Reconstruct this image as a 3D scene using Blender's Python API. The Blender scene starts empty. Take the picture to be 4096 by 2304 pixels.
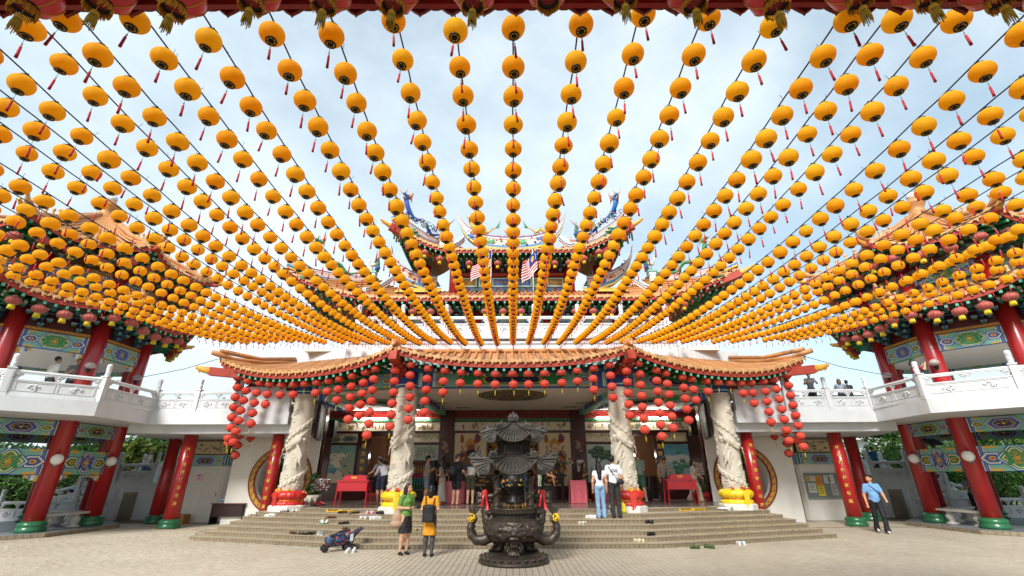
import bpy, math, random
import numpy as np
from math import sin, cos, pi, radians, sqrt, atan2
from mathutils import Vector, Matrix
random.seed(7)
SC = bpy.context.scene
COL = SC.collection
# ---------------------------------------------------------------- camera, sky, sun, exposure
cam_d = bpy.data.cameras.new('camera'); cam = bpy.data.objects.new('camera', cam_d); COL.objects.link(cam)
cam_d.sensor_width = 36.0; cam_d.lens = 16.0; cam_d.clip_end = 2000; cam_d.clip_start = 0.05
cam.location = (0, 0, 1.7)
cam.rotation_euler = (Matrix.Rotation(radians(90 + 22.5), 3, 'X') @ Matrix.Rotation(radians(-0.2), 3, 'Z')).to_euler()
SC.camera = cam
SUN_EL, SUN_AZ = 41.0, 202.0          # azimuth measured from +Y clockwise: high, behind the camera
wd = bpy.data.worlds.new('World'); SC.world = wd; wd.use_nodes = True
nt = wd.node_tree; nt.nodes.clear(); N = nt.nodes; L = nt.links
out = N.new('ShaderNodeOutputWorld'); bg = N.new('ShaderNodeBackground'); L.new(bg.outputs[0], out.inputs[0])
sky = N.new('ShaderNodeTexSky'); sky.sky_type = 'NISHITA'; sky.sun_disc = False
sky.sun_elevation = radians(SUN_EL); sky.sun_rotation = radians(SUN_AZ); sky.air_density = 1.0; sky.dust_density = 1.2; sky.ozone_density = 1.2
bg.inputs['Strength'].default_value = 0.074
tc = N.new('ShaderNodeTexCoord'); mp = N.new('ShaderNodeMapping'); mp.inputs['Scale'].default_value = (1.0, 1.0, 1.7)
L.new(tc.outputs['Generated'], mp.inputs[0])
n1 = N.new('ShaderNodeTexNoise'); n1.inputs['Scale'].default_value = 1.5; n1.inputs['Detail'].default_value = 7; n1.inputs['Roughness'].default_value = 0.55
mp.inputs['Location'].default_value = (0.35, 0.2, 0.1)
L.new(mp.outputs[0], n1.inputs['Vector'])
cr = N.new('ShaderNodeValToRGB'); cr.color_ramp.elements[0].position = 0.38; cr.color_ramp.elements[0].color = (0.42, 0.42, 0.42, 1)
cr.color_ramp.elements[1].position = 0.62; cr.color_ramp.elements[1].color = (0.92, 0.92, 0.92, 1)
L.new(n1.outputs['Fac'], cr.inputs[0])
mx = N.new('ShaderNodeMix'); mx.data_type = 'RGBA'
L.new(cr.outputs[0], mx.inputs['Factor']); hsn = N.new('ShaderNodeHueSaturation'); hsn.inputs['Hue'].default_value = 0.472; hsn.inputs['Saturation'].default_value = 1.15; hsn.inputs['Value'].default_value = 1.35; L.new(sky.outputs[0], hsn.inputs['Color']); L.new(hsn.outputs[0], mx.inputs['A']); mx.inputs['B'].default_value = (6.9, 7.75, 8.35, 1)
L.new(mx.outputs['Result'], bg.inputs['Color'])
sun_d = bpy.data.lights.new('sun', 'SUN'); sun_d.energy = 2.8; sun_d.angle = radians(18); sun_d.color = (1, 0.97, 0.92)
sun = bpy.data.objects.new('sun', sun_d); COL.objects.link(sun)
az, el = radians(SUN_AZ), radians(SUN_EL)
sdir = Vector((sin(az) * cos(el), cos(az) * cos(el), sin(el)))
sun.rotation_euler = sdir.to_track_quat('Z', 'Y').to_euler(); sun.location = sdir * 60
vs = SC.view_settings; vs.view_transform = 'Standard'; vs.look = 'None'; vs.exposure = 1.0; vs.gamma = 1.0; vs.use_curve_mapping = False
cy = SC.cycles; cy.use_denoising = True; cy.max_bounces = 7; cy.diffuse_bounces = 4; cy.glossy_bounces = 3; cy.transmission_bounces = 4; cy.transparent_max_bounces = 8
cy.sample_clamp_indirect = 6
# ---------------------------------------------------------------- helpers
def hx(s):
    s = s.lstrip('#'); r = [int(s[i:i + 2], 16) / 255 for i in (0, 2, 4)]
    return tuple(c / 12.92 if c <= 0.04045 else ((c + 0.055) / 1.055) ** 2.4 for c in r)
_mats = {}
def mat(name, col=None, rough=0.6, metal=0.0, var=0.12, vs=6.0, bump=0.0, bs=40.0, trans=0.0, spec=0.4, coat=0.0, dirt=0.0, ds=1.2, dcol=(0.05, 0.045, 0.035), emis=0.0, streak=0.0):
    """Procedural material; col None reads the mesh colour attribute 'Col'."""
    if name in _mats: return _mats[name]
    m = bpy.data.materials.new(name); m.use_nodes = True; t = m.node_tree; n = t.nodes; l = t.links
    b = n['Principled BSDF']; o = n['Material Output']
    g = n.new('ShaderNodeNewGeometry')
    if col is None:
        a = n.new('ShaderNodeAttribute'); a.attribute_name = 'Col'; src = a.outputs['Color']
    else:
        a = n.new('ShaderNodeRGB'); a.outputs[0].default_value = (*col, 1); src = a.outputs[0]
    if var > 0:
        q = n.new('ShaderNodeTexNoise'); q.inputs['Scale'].default_value = vs; q.inputs['Detail'].default_value = 5; l.new(g.outputs['Position'], q.inputs['Vector'])
        mr = n.new('ShaderNodeMapRange'); mr.inputs['From Min'].default_value = 0.25; mr.inputs['From Max'].default_value = 0.75
        mr.inputs['To Min'].default_value = 1 - var; mr.inputs['To Max'].default_value = 1 + var * 0.6; l.new(q.outputs['Fac'], mr.inputs['Value'])
        hs = n.new('ShaderNodeHueSaturation'); l.new(src, hs.inputs['Color']); l.new(mr.outputs[0], hs.inputs['Value']); src = hs.outputs[0]
    if dirt > 0:
        mpn = n.new('ShaderNodeMapping'); mpn.inputs['Scale'].default_value = (1, 1, 0.25 if streak else 1); l.new(g.outputs['Position'], mpn.inputs[0])
        q2 = n.new('ShaderNodeTexNoise'); q2.inputs['Scale'].default_value = ds; q2.inputs['Detail'].default_value = 8; q2.inputs['Roughness'].default_value = 0.65; l.new(mpn.outputs[0], q2.inputs['Vector'])
        mr2 = n.new('ShaderNodeMapRange'); mr2.inputs['From Min'].default_value = 0.5; mr2.inputs['From Max'].default_value = 0.78; mr2.inputs['To Max'].default_value = dirt; l.new(q2.outputs['Fac'], mr2.inputs['Value'])
        mm = n.new('ShaderNodeMix'); mm.data_type = 'RGBA'; l.new(mr2.outputs[0], mm.inputs['Factor']); l.new(src, mm.inputs['A']); mm.inputs['B'].default_value = (*dcol, 1); src = mm.outputs['Result']
    l.new(src, b.inputs['Base Color'])
    b.inputs['Roughness'].default_value = rough; b.inputs['Metallic'].default_value = metal; b.inputs['Specular IOR Level'].default_value = spec
    if coat: b.inputs['Coat Weight'].default_value = coat; b.inputs['Coat Roughness'].default_value = 0.15
    if emis:
        l.new(src, b.inputs['Emission Color']); b.inputs['Emission Strength'].default_value = emis
    if bump > 0:
        q3 = n.new('ShaderNodeTexNoise'); q3.inputs['Scale'].default_value = bs; q3.inputs['Detail'].default_value = 6; l.new(g.outputs['Position'], q3.inputs['Vector'])
        bp = n.new('ShaderNodeBump'); bp.inputs['Strength'].default_value = bump; bp.inputs['Distance'].default_value = 0.02; l.new(q3.outputs['Fac'], bp.inputs['Height']); l.new(bp.outputs[0], b.inputs['Normal'])
    if trans > 0:
        tr = n.new('ShaderNodeBsdfTranslucent'); l.new(src, tr.inputs['Color']); ms = n.new('ShaderNodeMixShader'); ms.inputs[0].default_value = trans
        l.new(b.outputs[0], ms.inputs[1]); l.new(tr.outputs[0], ms.inputs[2]); l.new(ms.outputs[0], o.inputs['Surface'])
    _mats[name] = m; return m
V = Vector
class MB:
    """Collects geometry; build() links it as one mesh object."""
    def __init__(s): s.v = []; s.f = []; s.c = []; s.s = []
    def add(s, vs, fs, col=None, smooth=False):
        o = len(s.v); s.v.extend(tuple(p) for p in vs)
        for f in fs: s.f.append([i + o for i in f]); s.c.append(col); s.s.append(smooth)
        return s
    def box(s, c, d, col=None, rz=0.0, R=None, top=1.0):
        hx_, hy, hz = d[0] / 2, d[1] / 2, d[2] / 2
        p = [V((x * hx_ * (top if z > 0 else 1), y * hy * (top if z > 0 else 1), z * hz)) for z in (-1, 1) for y in (-1, 1) for x in (-1, 1)]
        if R is None and rz: R = Matrix.Rotation(rz, 3, 'Z')
        if R is not None: p = [R @ q for q in p]
        c = V(c); p = [q + c for q in p]
        return s.add(p, [(0, 2, 3, 1), (4, 5, 7, 6), (0, 1, 5, 4), (2, 6, 7, 3), (0, 4, 6, 2), (1, 3, 7, 5)], col)
    def bb(s, lo, hi, col=None):
        return s.box([(a + b) / 2 for a, b in zip(lo, hi)], [abs(b - a) for a, b in zip(lo, hi)], col)
    def bar(s, a, b, w, h, col=None, up=(0, 0, 1)):
        a, b = V(a), V(b); d = (b - a); L_ = d.length; x = d / L_; u = V(up); y = u.cross(x)
        if y.length < 1e-4: y = V((1, 0, 0)).cross(x)
        y.normalize(); z = x.cross(y); R = Matrix((x, y, z)).transposed()
        return s.box((a + b) / 2, (L_, w, h), col, R=R)
    def prism(s, poly, o, ex, ey, ez, d0, d1, col=None, side=None):
        o, ex, ey, ez = V(o), V(ex), V(ey), V(ez); n = len(poly)
        p = [o + ex * a + ey * b + ez * d0 for a, b in poly] + [o + ex * a + ey * b + ez * d1 for a, b in poly]
        s.add(p, [tuple(range(n, 2 * n))], col); 
        o2 = len(s.v) - 2 * n
        s.f.append([o2 + i for i in range(n - 1, -1, -1)]); s.c.append(col); s.s.append(False)
        for i in range(n):
            j = (i + 1) % n; s.f.append([o2 + i, o2 + j, o2 + n + j, o2 + n + i]); s.c.append(side or col); s.s.append(False)
        return s
    def tube(s, path, r, n=8, col=None, caps=True, sy=1.0, smooth=True):
        path = [V(p) for p in path]; m = len(path); rr = r if isinstance(r, (list, tuple)) else [r] * m
        vs, fs = [], []; t0 = (path[1] - path[0]).normalized(); u = t0.orthogonal().normalized()
        for i, p in enumerate(path):
            t = (path[min(i + 1, m - 1)] - path[max(i - 1, 0)]).normalized()
            u = (u - t * u.dot(t)); u = u.normalized() if u.length > 1e-6 else t.orthogonal().normalized(); w = t.cross(u)
            for k in range(n):
                a = 2 * pi * k / n; vs.append(p + (u * cos(a) + w * sin(a) * sy) * rr[i])
        for i in range(m - 1):
            for k in range(n): fs.append((i * n + k, i * n + (k + 1) % n, (i + 1) * n + (k + 1) % n, (i + 1) * n + k))
        if caps: fs.append(tuple(range(n - 1, -1, -1))); fs.append(tuple((m - 1) * n + k for k in range(n)))
        return s.add(vs, fs, col, smooth)
    def lathe(s, prof, n=16, c=(0, 0, 0), col=None, smooth=True, a0=0.0, M=None, cols=None):
        c = V(c); vs, fs = [], []; m = len(prof)
        for r, z in prof:
            for k in range(n):
                a = a0 + 2 * pi * k / n; q = V((r * cos(a), r * sin(a), z)); vs.append((M @ q if M is not None else q) + c)
        o = len(s.v); s.v.extend(tuple(p) for p in vs)
        for i in range(m - 1):
            for k in range(n):
                s.f.append([o + i * n + k, o + i * n + (k + 1) % n, o + (i + 1) * n + (k + 1) % n, o + (i + 1) * n + k]); s.c.append(cols[i] if cols else col); s.s.append(smooth)
        if prof[0][0] > 1e-4 and abs(prof[0][1] - prof[1][1]) > 1e-6: s.f.append([o + k for k in range(n - 1, -1, -1)]); s.c.append(cols[0] if cols else col); s.s.append(False)
        if prof[-1][0] > 1e-4 and abs(prof[-1][1] - prof[-2][1]) > 1e-6: s.f.append([o + (m - 1) * n + k for k in range(n)]); s.c.append(cols[-1] if cols else col); s.s.append(False)
        return s
    def grid(s, P, nu, nv, col=None, smooth=True, thick=None):
        vs = [P(i / nu, j / nv) for j in range(nv + 1) for i in range(nu + 1)]
        fs = [(j * (nu + 1) + i, j * (nu + 1) + i + 1, (j + 1) * (nu + 1) + i + 1, (j + 1) * (nu + 1) + i) for j in range(nv) for i in range(nu)]
        return s.add(vs, fs, col, smooth)
    def ball(s, c, r, n=10, m=6, col=None, sc=(1, 1, 1), R=None):
        pr = [(sin(pi * i / m), -cos(pi * i / m)) for i in range(m + 1)]; pr[0] = (0.0, -1); pr[-1] = (0.0, 1)
        Mx = Matrix.Diagonal((r * sc[0], r * sc[1], r * sc[2]))
        if R is not None: Mx = R @ Mx
        return s.lathe(pr, n, c, col, True, M=Mx)
    def poly(s, pts, col=None):
        return s.add(pts, [tuple(range(len(pts)))], col)
    def mesh(s, name, m=None):
        me = bpy.data.meshes.new(name); me.from_pydata(s.v, [], s.f)
        if any(s.s): me.polygons.foreach_set('use_smooth', s.s)
        if any(c is not None for c in s.c):
            at = me.color_attributes.new('Col', 'FLOAT_COLOR', 'CORNER'); n = len(me.loops); arr = np.ones((n, 4), np.float32)
            tot = np.array([len(f) for f in s.f]); cc = np.array([c if c is not None else (0.8, 0.8, 0.8) for c in s.c], np.float32)
            arr[:, :3] = np.repeat(cc, tot, axis=0); at.data.foreach_set('color', arr.ravel())
        if m is not None: me.materials.append(m)
        me.validate(); me.update()
        return me
    def build(s, name, m, parent=None, loc=None):
        return obj(name, s.mesh(name, m), parent, loc)
def obj(name, me, parent=None, loc=None, rot=None, sc=None):
    o = bpy.data.objects.new(name, me); COL.objects.link(o)
    if parent is not None:
        o.parent = parent
    if loc is not None: o.location = loc
    elif parent is not None and 'wbase' in parent.keys(): o.location = -V(parent['wbase'])
    if rot is not None: o.rotation_euler = rot if isinstance(rot, (tuple, list)) else (0, 0, rot)
    if sc is not None: o.scale = sc
    return o
def tag(o, label=None, cat=None, group=None, kind=None):
    if label: o['label'] = label
    if cat: o['category'] = cat
    if group: o['group'] = group
    if kind: o['kind'] = kind
    return o
def thing(name, label, cat, loc=(0, 0, 0), rz=0.0, group=None, world=False):
    """Empty at a thing's base; world=True: its parts are given in world coordinates."""
    o = obj(name, None, None, loc); o.rotation_euler = (0, 0, rz); tag(o, label, cat, group)
    if world: o['wbase'] = tuple(loc)
    return o
def wobj(name, mb, m, root): return mb.build(name, m, root)
def lerp(a, b, t): return a + (b - a) * t
def polylen(pts): return [0] + list(np.cumsum([(V(b) - V(a)).length for a, b in zip(pts, pts[1:])]))
def along(pts, step, off=0.5):
    """points and unit tangents every step metres along a polyline"""
    L_ = polylen(pts); n = max(1, int(round(L_[-1] / step))); res = []
    for i in range(n):
        d = (i + off) * L_[-1] / n; k = max(j for j in range(len(L_) - 1) if L_[j] <= d + 1e-9); t = (d - L_[k]) / (L_[k + 1] - L_[k])
        a, b = V(pts[k]), V(pts[k + 1]); res.append((a.lerp(b, t), (b - a).normalized(), d / L_[-1]))
    return res
# ---------------------------------------------------------------- text meshes (made first, while the scene is small)
_txt = {}
def text_mesh(body, size=1.0, ext=0.004, bold=0.0):
    k = (body, size, ext, bold)
    if k in _txt: return _txt[k]
    cu = bpy.data.curves.new('lettering', 'FONT'); cu.body = body; cu.size = size; cu.extrude = ext; cu.align_x = 'CENTER'; cu.align_y = 'CENTER'; cu.resolution_u = 2; cu.offset = bold
    o = bpy.data.objects.new('lettering', cu); COL.objects.link(o); dg = bpy.context.evaluated_depsgraph_get()
    me = bpy.data.meshes.new_from_object(o.evaluated_get(dg)); bpy.data.objects.remove(o); bpy.data.curves.remove(cu); me.materials.clear(); _txt[k] = me
    return me
TX = {}
def pretext(key, body, size, ext=0.004, bold=0.0): TX[key] = text_mesh(body, size, ext, bold)
COUPLETS = {'outer_left': '忍一息怒保百年身', 'gate_left': '認半句錯省千般累', 'outer_right': '翊代揚和邦家有福', 'gate_right': '推恩布澤黎庶以康', 'door_left': '典型文物氣象堂', 'door_right': '海角靈山人春'}
for _c in set(''.join(COUPLETS.values())): pretext(_c, _c, 0.2, 0.006, 0.004)
for _k, _b, _s in (('aed', 'AED', 0.085), ('aed2', 'AED', 0.06), ('nosmoke', 'NO SMOKING', 0.085), ('arrow', '→', 0.12), ('shoes', '請脫鞋及留意鞋子', 0.085), ('shoes2', 'PLEASE TAKE OFF YOUR SHOES', 0.034),
                   ('official', 'OFFICIAL\nUSE ONLY', 0.062), ('nike', 'NIKE', 0.058), ('wlan', 'LAND', 0.04), ('fu', '福', 0.1), ('box', '茶葉', 0.07), ('darrow', '↓', 0.1), ('reloc', '通告', 0.08), ('alt', 'ALTAR', 0.06)):
    pretext(_k, _b, _s, 0.003, 0.001)
# ---------------------------------------------------------------- signed-distance bodies: one continuous surface
class SDF:
    def __init__(s, cell=0.012, k=0.02): s.p = []; s.cell = cell; s.k = k
    def cap(s, a, b, ra, rb=None, t=0, k=None, sc=None): s.p.append(('c', V(a), V(b), ra, ra if rb is None else rb, t, s.k if k is None else k)); return s
    def path(s, pts, rad, t=0, k=None):
        for i in range(len(pts) - 1): s.cap(pts[i], pts[i + 1], rad[i] if not np.isscalar(rad) else rad, rad[i + 1] if not np.isscalar(rad) else rad, t, k)
        return s
    def ell(s, c, r, t=0, k=None, R=None): s.p.append(('e', V(c), r, R, 0, t, s.k if k is None else k)); return s
    def cone(s, c, z0, z1, r0, r1, ys=1.0, t=0, k=None): s.p.append(('f', V(c), (z0, z1), (r0, r1), ys, t, s.k if k is None else k)); return s
    def bounds(s, q):
        if q[0] == 'c': r = max(q[3], q[4]); lo = [min(q[1][i], q[2][i]) - r for i in range(3)]; hi = [max(q[1][i], q[2][i]) + r for i in range(3)]
        elif q[0] == 'e':
            r = max(q[2]) if q[3] is not None else None; rr = [r] * 3 if r else q[2]; lo = [q[1][i] - rr[i] for i in range(3)]; hi = [q[1][i] + rr[i] for i in range(3)]
        else:
            r = max(q[3]); lo = [q[1][0] - r, q[1][1] - r * q[4], q[2][0]]; hi = [q[1][0] + r, q[1][1] + r * q[4], q[2][1]]
        return np.array(lo), np.array(hi)
    def mesh(s, name, cols, m, smooth=True, fold=0):
        h = s.cell; B = [s.bounds(q) for q in s.p]; lo = np.min([b[0] for b in B], 0) - 3 * h; hi = np.max([b[1] for b in B], 0) + 3 * h
        dim = np.ceil((hi - lo) / h).astype(int) + 1; F = np.full(dim, 9.0, np.float32); HM = np.full(dim, 9.0, np.float32); T = np.zeros(dim, np.int16)
        ax = [lo[i] + h * np.arange(dim[i]) for i in range(3)]
        for q, (bl, bh) in zip(s.p, B):
            k = max(q[6], 1e-4); mg = k + 3 * h; i0 = np.maximum(((bl - mg - lo) / h).astype(int), 0); i1 = np.minimum(((bh + mg - lo) / h).astype(int) + 2, dim)
            sl = tuple(slice(i0[i], i1[i]) for i in range(3)); x = ax[0][sl[0]][:, None, None]; y = ax[1][sl[1]][None, :, None]; z = ax[2][sl[2]][None, None, :]
            if q[0] == 'c':
                a, b = q[1], q[2]; ba = b - a; l2 = max(ba.dot(ba), 1e-9)
                t = np.clip(((x - a.x) * ba.x + (y - a.y) * ba.y + (z - a.z) * ba.z) / l2, 0, 1)
                d = np.sqrt((x - a.x - ba.x * t) ** 2 + (y - a.y - ba.y * t) ** 2 + (z - a.z - ba.z * t) ** 2) - (q[3] + (q[4] - q[3]) * t)
            elif q[0] == 'e':
                X, Y, Z = x - q[1].x, y - q[1].y, z - q[1].z
                if q[3] is not None:
                    R = q[3]; X, Y, Z = (R[0][0] * X + R[1][0] * Y + R[2][0] * Z, R[0][1] * X + R[1][1] * Y + R[2][1] * Z, R[0][2] * X + R[1][2] * Y + R[2][2] * Z)
                a, b, c = q[2]; g = np.sqrt((X / a) ** 2 + (Y / b) ** 2 + (Z / c) ** 2); g2 = np.sqrt((X / a ** 2) ** 2 + (Y / b ** 2) ** 2 + (Z / c ** 2) ** 2) + 1e-6; d = g * (g - 1) / g2
            else:
                z0, z1 = q[2]; tt = np.clip((z - z0) / (z1 - z0), 0, 1); r = q[3][0] + (q[3][1] - q[3][0]) * tt
                rad = np.sqrt((x - q[1].x) ** 2 + ((y - q[1].y) / q[4]) ** 2) - r; d = np.maximum(np.maximum(rad, z - z1), z0 - z)
            d = d.astype(np.float32); f = F[sl]; hm = HM[sl]; hh = np.maximum(k - np.abs(f - d), 0) / k; F[sl] = np.minimum(f, d) - hh * hh * k * 0.25
            w = d < hm; T[sl] = np.where(w, q[5], T[sl]); HM[sl] = np.where(w, d, hm)
        neg = F < 0; nx, ny, nz = dim
        cs = sum(neg[i:nx - 1 + i, j:ny - 1 + j, k:nz - 1 + k].astype(np.int8) for i in (0, 1) for j in (0, 1) for k in (0, 1))
        act = (cs > 0) & (cs < 8); idx = np.argwhere(act); cid = np.full(act.shape, -1, np.int32); cid[act] = np.arange(len(idx))
        off = np.array([(i, j, k) for i in (0, 1) for j in (0, 1) for k in (0, 1)]); cv = F[tuple((idx[:, None, :] + off[None]).transpose(2, 0, 1))]
        acc = np.zeros((len(idx), 3)); cnt = np.zeros(len(idx))
        for a in range(8):
            for b in range(a + 1, 8):
                if np.abs(off[a] - off[b]).sum() != 1: continue
                fa, fb = cv[:, a], cv[:, b]; mk = (fa < 0) != (fb < 0); t = np.where(mk, fa / np.where(mk, fa - fb, 1), 0)
                acc += np.where(mk[:, None], off[a] + (off[b] - off[a]) * t[:, None], 0); cnt += mk
        loc = acc / cnt[:, None]; P = lo + (idx + loc) * h; tg = T[tuple((idx + np.round(loc).astype(int)).T)]
        if fold:
            q_ = np.isin(tg, (1, 2)); c0 = P.mean(0); a_ = np.arctan2(P[:, 1] - c0[1], P[:, 0] - c0[0]); d_ = fold * (np.sin(P[:, 2] * 31 + 2.2 * np.sin(a_ * 3 + P[:, 2] * 5)) + .7 * np.sin(a_ * 7 + P[:, 2] * 17)); rv = P[:, :2] - c0[:2]; rv /= np.linalg.norm(rv, axis=1)[:, None] + .02; P[q_, :2] += (rv * d_[:, None])[q_]
        quads = []
        for axn in range(3):
            n0 = [slice(None)] * 3; n1_ = [slice(None)] * 3; n0[axn] = slice(0, -1); n1_[axn] = slice(1, None); A, Bq = neg[tuple(n0)], neg[tuple(n1_)]
            e = np.argwhere(A != Bq); e = e[(e[:, (axn + 1) % 3] > 0) & (e[:, (axn + 2) % 3] > 0)]; fl = A[tuple(e.T)]; u = np.zeros(3, int); w = np.zeros(3, int); u[(axn + 1) % 3] = 1; w[(axn + 2) % 3] = 1
            e = e[(e < np.array(act.shape)).all(1)] if False else e
            q4 = np.stack([cid[tuple((e - u - w).T)], cid[tuple((e - w).T)], cid[tuple(e.T)], cid[tuple((e - u).T)]], 1); q4[~fl] = q4[~fl][:, ::-1]; quads.append(q4)
        Q = np.concatenate(quads); me = bpy.data.meshes.new(name); nq = len(Q); me.vertices.add(len(P)); me.vertices.foreach_set('co', P.astype(np.float32).ravel())
        me.loops.add(nq * 4); me.loops.foreach_set('vertex_index', Q.ravel().astype(np.int32)); me.polygons.add(nq); me.polygons.foreach_set('loop_start', np.arange(0, nq * 4, 4, dtype=np.int32))
        me.update(calc_edges=True); me.polygons.foreach_set('use_smooth', np.ones(nq, bool))
        if cols is not None:
            at = me.color_attributes.new('Col', 'FLOAT_COLOR', 'CORNER'); ca = np.ones((len(cols), 4), np.float32); ca[:, :3] = cols; at.data.foreach_set('color', ca[tg[Q].max(1) * 0 + tg[Q][:, 0]].repeat(4, 0).ravel())
        me.materials.append(m); me.validate(); me.update(); return me
# ---------------------------------------------------------------- materials
M_white = mat('white_painted_plaster', hx('c9cccd'), 0.55, var=0.04, vs=3, bump=0.08, bs=25, dirt=0.34, ds=2.2, dcol=hx('98958a'), streak=1)
M_wall = mat('cream_wall', hx('d6d2c8'), 0.7, var=0.05, vs=2, dirt=0.15, ds=0.9, dcol=hx('8f8778'), streak=1)
M_red = mat('red_gloss_paint', hx('a21a19'), 0.28, var=0.10, vs=2.5, dirt=0.35, ds=3.2, dcol=hx('6a1c16'), spec=0.5, coat=0.25)
M_darkred = mat('dark_red_paint', hx('7c1714'), 0.4, var=0.15, vs=3)
M_fascia = mat('red_fascia_paint', hx('a63c2a'), 0.6, var=0.15, vs=4, dirt=0.35, ds=2.5, dcol=hx('5e2a1e'))
M_gbase = mat('green_glazed_base', hx('25643f'), 0.3, var=0.15, vs=5, coat=0.3)
M_rafter = mat('green_rafter', hx('1f7a45'), 0.45, var=0.2, vs=8)
M_raftend = mat('teal_rafter_end', hx('7cc4ae'), 0.5, var=0.35, vs=60)
M_tile = mat('terracotta_glaze', hx('bd8450'), 0.42, var=0.28, vs=7, bump=0.15, bs=30, dirt=0.45, ds=3.5, dcol=hx('6b4a2c'))
M_drip = mat('terracotta_drip', hx('d0a06c'), 0.5, var=0.25, vs=18, bump=0.5, bs=38, dirt=0.3, ds=6, dcol=hx('7a4f2a'))
M_orange = mat('orange_ridge_plaster', hx('c8703c'), 0.6, var=0.2, vs=3, dirt=0.4, ds=2, dcol=hx('704024'))
M_gold = mat('gold_carving', hx('d89c3a'), 0.45, metal=0.1, var=0.25, vs=12, bump=0.5, bs=22)
M_paint = mat('painted_ornament', None, 0.5, var=0.10, vs=14, dirt=0.12, ds=4, dcol=hx('4a4034'))
M_col = mat('coloured_surface', None, 0.6, var=0.08, vs=10)
M_granite = mat('dark_red_granite', hx('4a1e18'), 0.22, var=0.25, vs=40, coat=0.2)
M_stone = mat('carved_pale_stone', hx('c4bbaa'), 0.7, var=0.14, vs=5, bump=0.35, bs=45, dirt=0.3, ds=2.2, dcol=hx('7d705c'))
M_bronze = mat('dark_bronze', hx('463d35'), 0.42, metal=0.5, var=0.35, vs=9, bump=0.35, bs=28, dirt=0.5, ds=5, dcol=hx('6a5c4c'), spec=0.5)
M_ashb = mat('ash_grey_bronze', hx('4c4842'), 0.5, metal=0.3, var=0.3, vs=9, bump=0.3, bs=28, dirt=0.5, ds=5, dcol=hx('3c372f'))
M_ceil = mat('ceiling_plaster', hx('d8d0c2'), 0.75, var=0.06, vs=2)
M_dark = mat('dark_interior', hx('1c1210'), 0.7, var=0.2)
M_black = mat('black_plastic', hx('1b1a1a'), 0.45, var=0.1)
M_metal = mat('brushed_steel', hx('9c9a96'), 0.35, metal=0.7, var=0.1)
M_goldtxt = mat('gold_lettering', hx('cfa445'), 0.4, metal=0.2, var=0.05)
M_blacktxt = mat('black_lettering', hx('181818'), 0.6, var=0.0)
M_cable = mat('black_cable', hx('22211f'), 0.6, var=0.1)
M_skin = mat('skin_and_cloth', None, 0.68, var=0.07, vs=22, bump=0.12, bs=60)
M_cloth = mat('cloth_coloured', None, 0.6, var=0.12, vs=16, bump=0.2, bs=40)
M_satin = mat('satin_coloured', None, 0.35, var=0.12, vs=10, bump=0.3, bs=14, spec=0.6)
# ---------------------------------------------------------------- ground and plaza
g = MB(); g.add([(-900, -300, -0.12), (900, -300, -0.12), (900, 1500, -0.12), (-900, 1500, -0.12)], [(0, 1, 2, 3)])
o = g.build('ground', mat('park_ground', hx('4f5a34'), 0.9, var=0.3, vs=0.6)); tag(o, kind='structure')
def tile_material(name, base, alt, pitch):
    m = bpy.data.materials.new(name); m.use_nodes = True; t = m.node_tree; n = t.nodes; l = t.links; b = n['Principled BSDF']
    g_ = n.new('ShaderNodeNewGeometry'); sc_ = n.new('ShaderNodeVectorMath'); sc_.operation = 'SCALE'; sc_.inputs['Scale'].default_value = 1 / pitch; l.new(g_.outputs['Position'], sc_.inputs[0])
    fl = n.new('ShaderNodeVectorMath'); fl.operation = 'FLOOR'; l.new(sc_.outputs[0], fl.inputs[0]); wn = n.new('ShaderNodeTexWhiteNoise'); l.new(fl.outputs[0], wn.inputs['Vector'])
    q = n.new('ShaderNodeTexNoise'); q.inputs['Scale'].default_value = 0.45; q.inputs['Detail'].default_value = 7; q.inputs['Roughness'].default_value = 0.6; l.new(g_.outputs['Position'], q.inputs['Vector'])
    ad = n.new('ShaderNodeMath'); ad.operation = 'MULTIPLY_ADD'; l.new(wn.outputs['Value'], ad.inputs[0]); ad.inputs[1].default_value = 0.42
    mr = n.new('ShaderNodeMapRange'); mr.inputs['From Min'].default_value = 0.32; mr.inputs['From Max'].default_value = 0.72; mr.inputs['To Max'].default_value = 0.62; l.new(q.outputs['Fac'], mr.inputs['Value']); l.new(mr.outputs[0], ad.inputs[2])
    mx_ = n.new('ShaderNodeMix'); mx_.data_type = 'RGBA'; l.new(ad.outputs[0], mx_.inputs['Factor']); mx_.inputs['A'].default_value = (*base, 1); mx_.inputs['B'].default_value = (*alt, 1)
    q2 = n.new('ShaderNodeTexNoise'); q2.inputs['Scale'].default_value = 1.6; q2.inputs['Detail'].default_value = 9; q2.inputs['Roughness'].default_value = 0.7; l.new(g_.outputs['Position'], q2.inputs['Vector'])
    mr2 = n.new('ShaderNodeMapRange'); mr2.inputs['From Min'].default_value = 0.55; mr2.inputs['From Max'].default_value = 0.8; mr2.inputs['To Max'].default_value = 0.4; l.new(q2.outputs['Fac'], mr2.inputs['Value'])
    mx2 = n.new('ShaderNodeMix'); mx2.data_type = 'RGBA'; l.new(mr2.outputs[0], mx2.inputs['Factor']); l.new(mx_.outputs['Result'], mx2.inputs['A']); mx2.inputs['B'].default_value = (*hx('85745e'), 1)
    l.new(mx2.outputs['Result'], b.inputs['Base Color']); b.inputs['Roughness'].default_value = 0.5
    mr3 = n.new('ShaderNodeMapRange'); mr3.inputs['To Min'].default_value = 0.34; mr3.inputs['To Max'].default_value = 0.62; l.new(q2.outputs['Fac'], mr3.inputs['Value']); l.new(mr3.outputs[0], b.inputs['Roughness'])
    return m
M_ptile = tile_material('plaza_tile', hx('bdb29e'), hx('a39782'), 0.125)
M_grout = mat('plaza_grout', hx('6a6152'), 0.9, var=0.2, vs=5)
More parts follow.
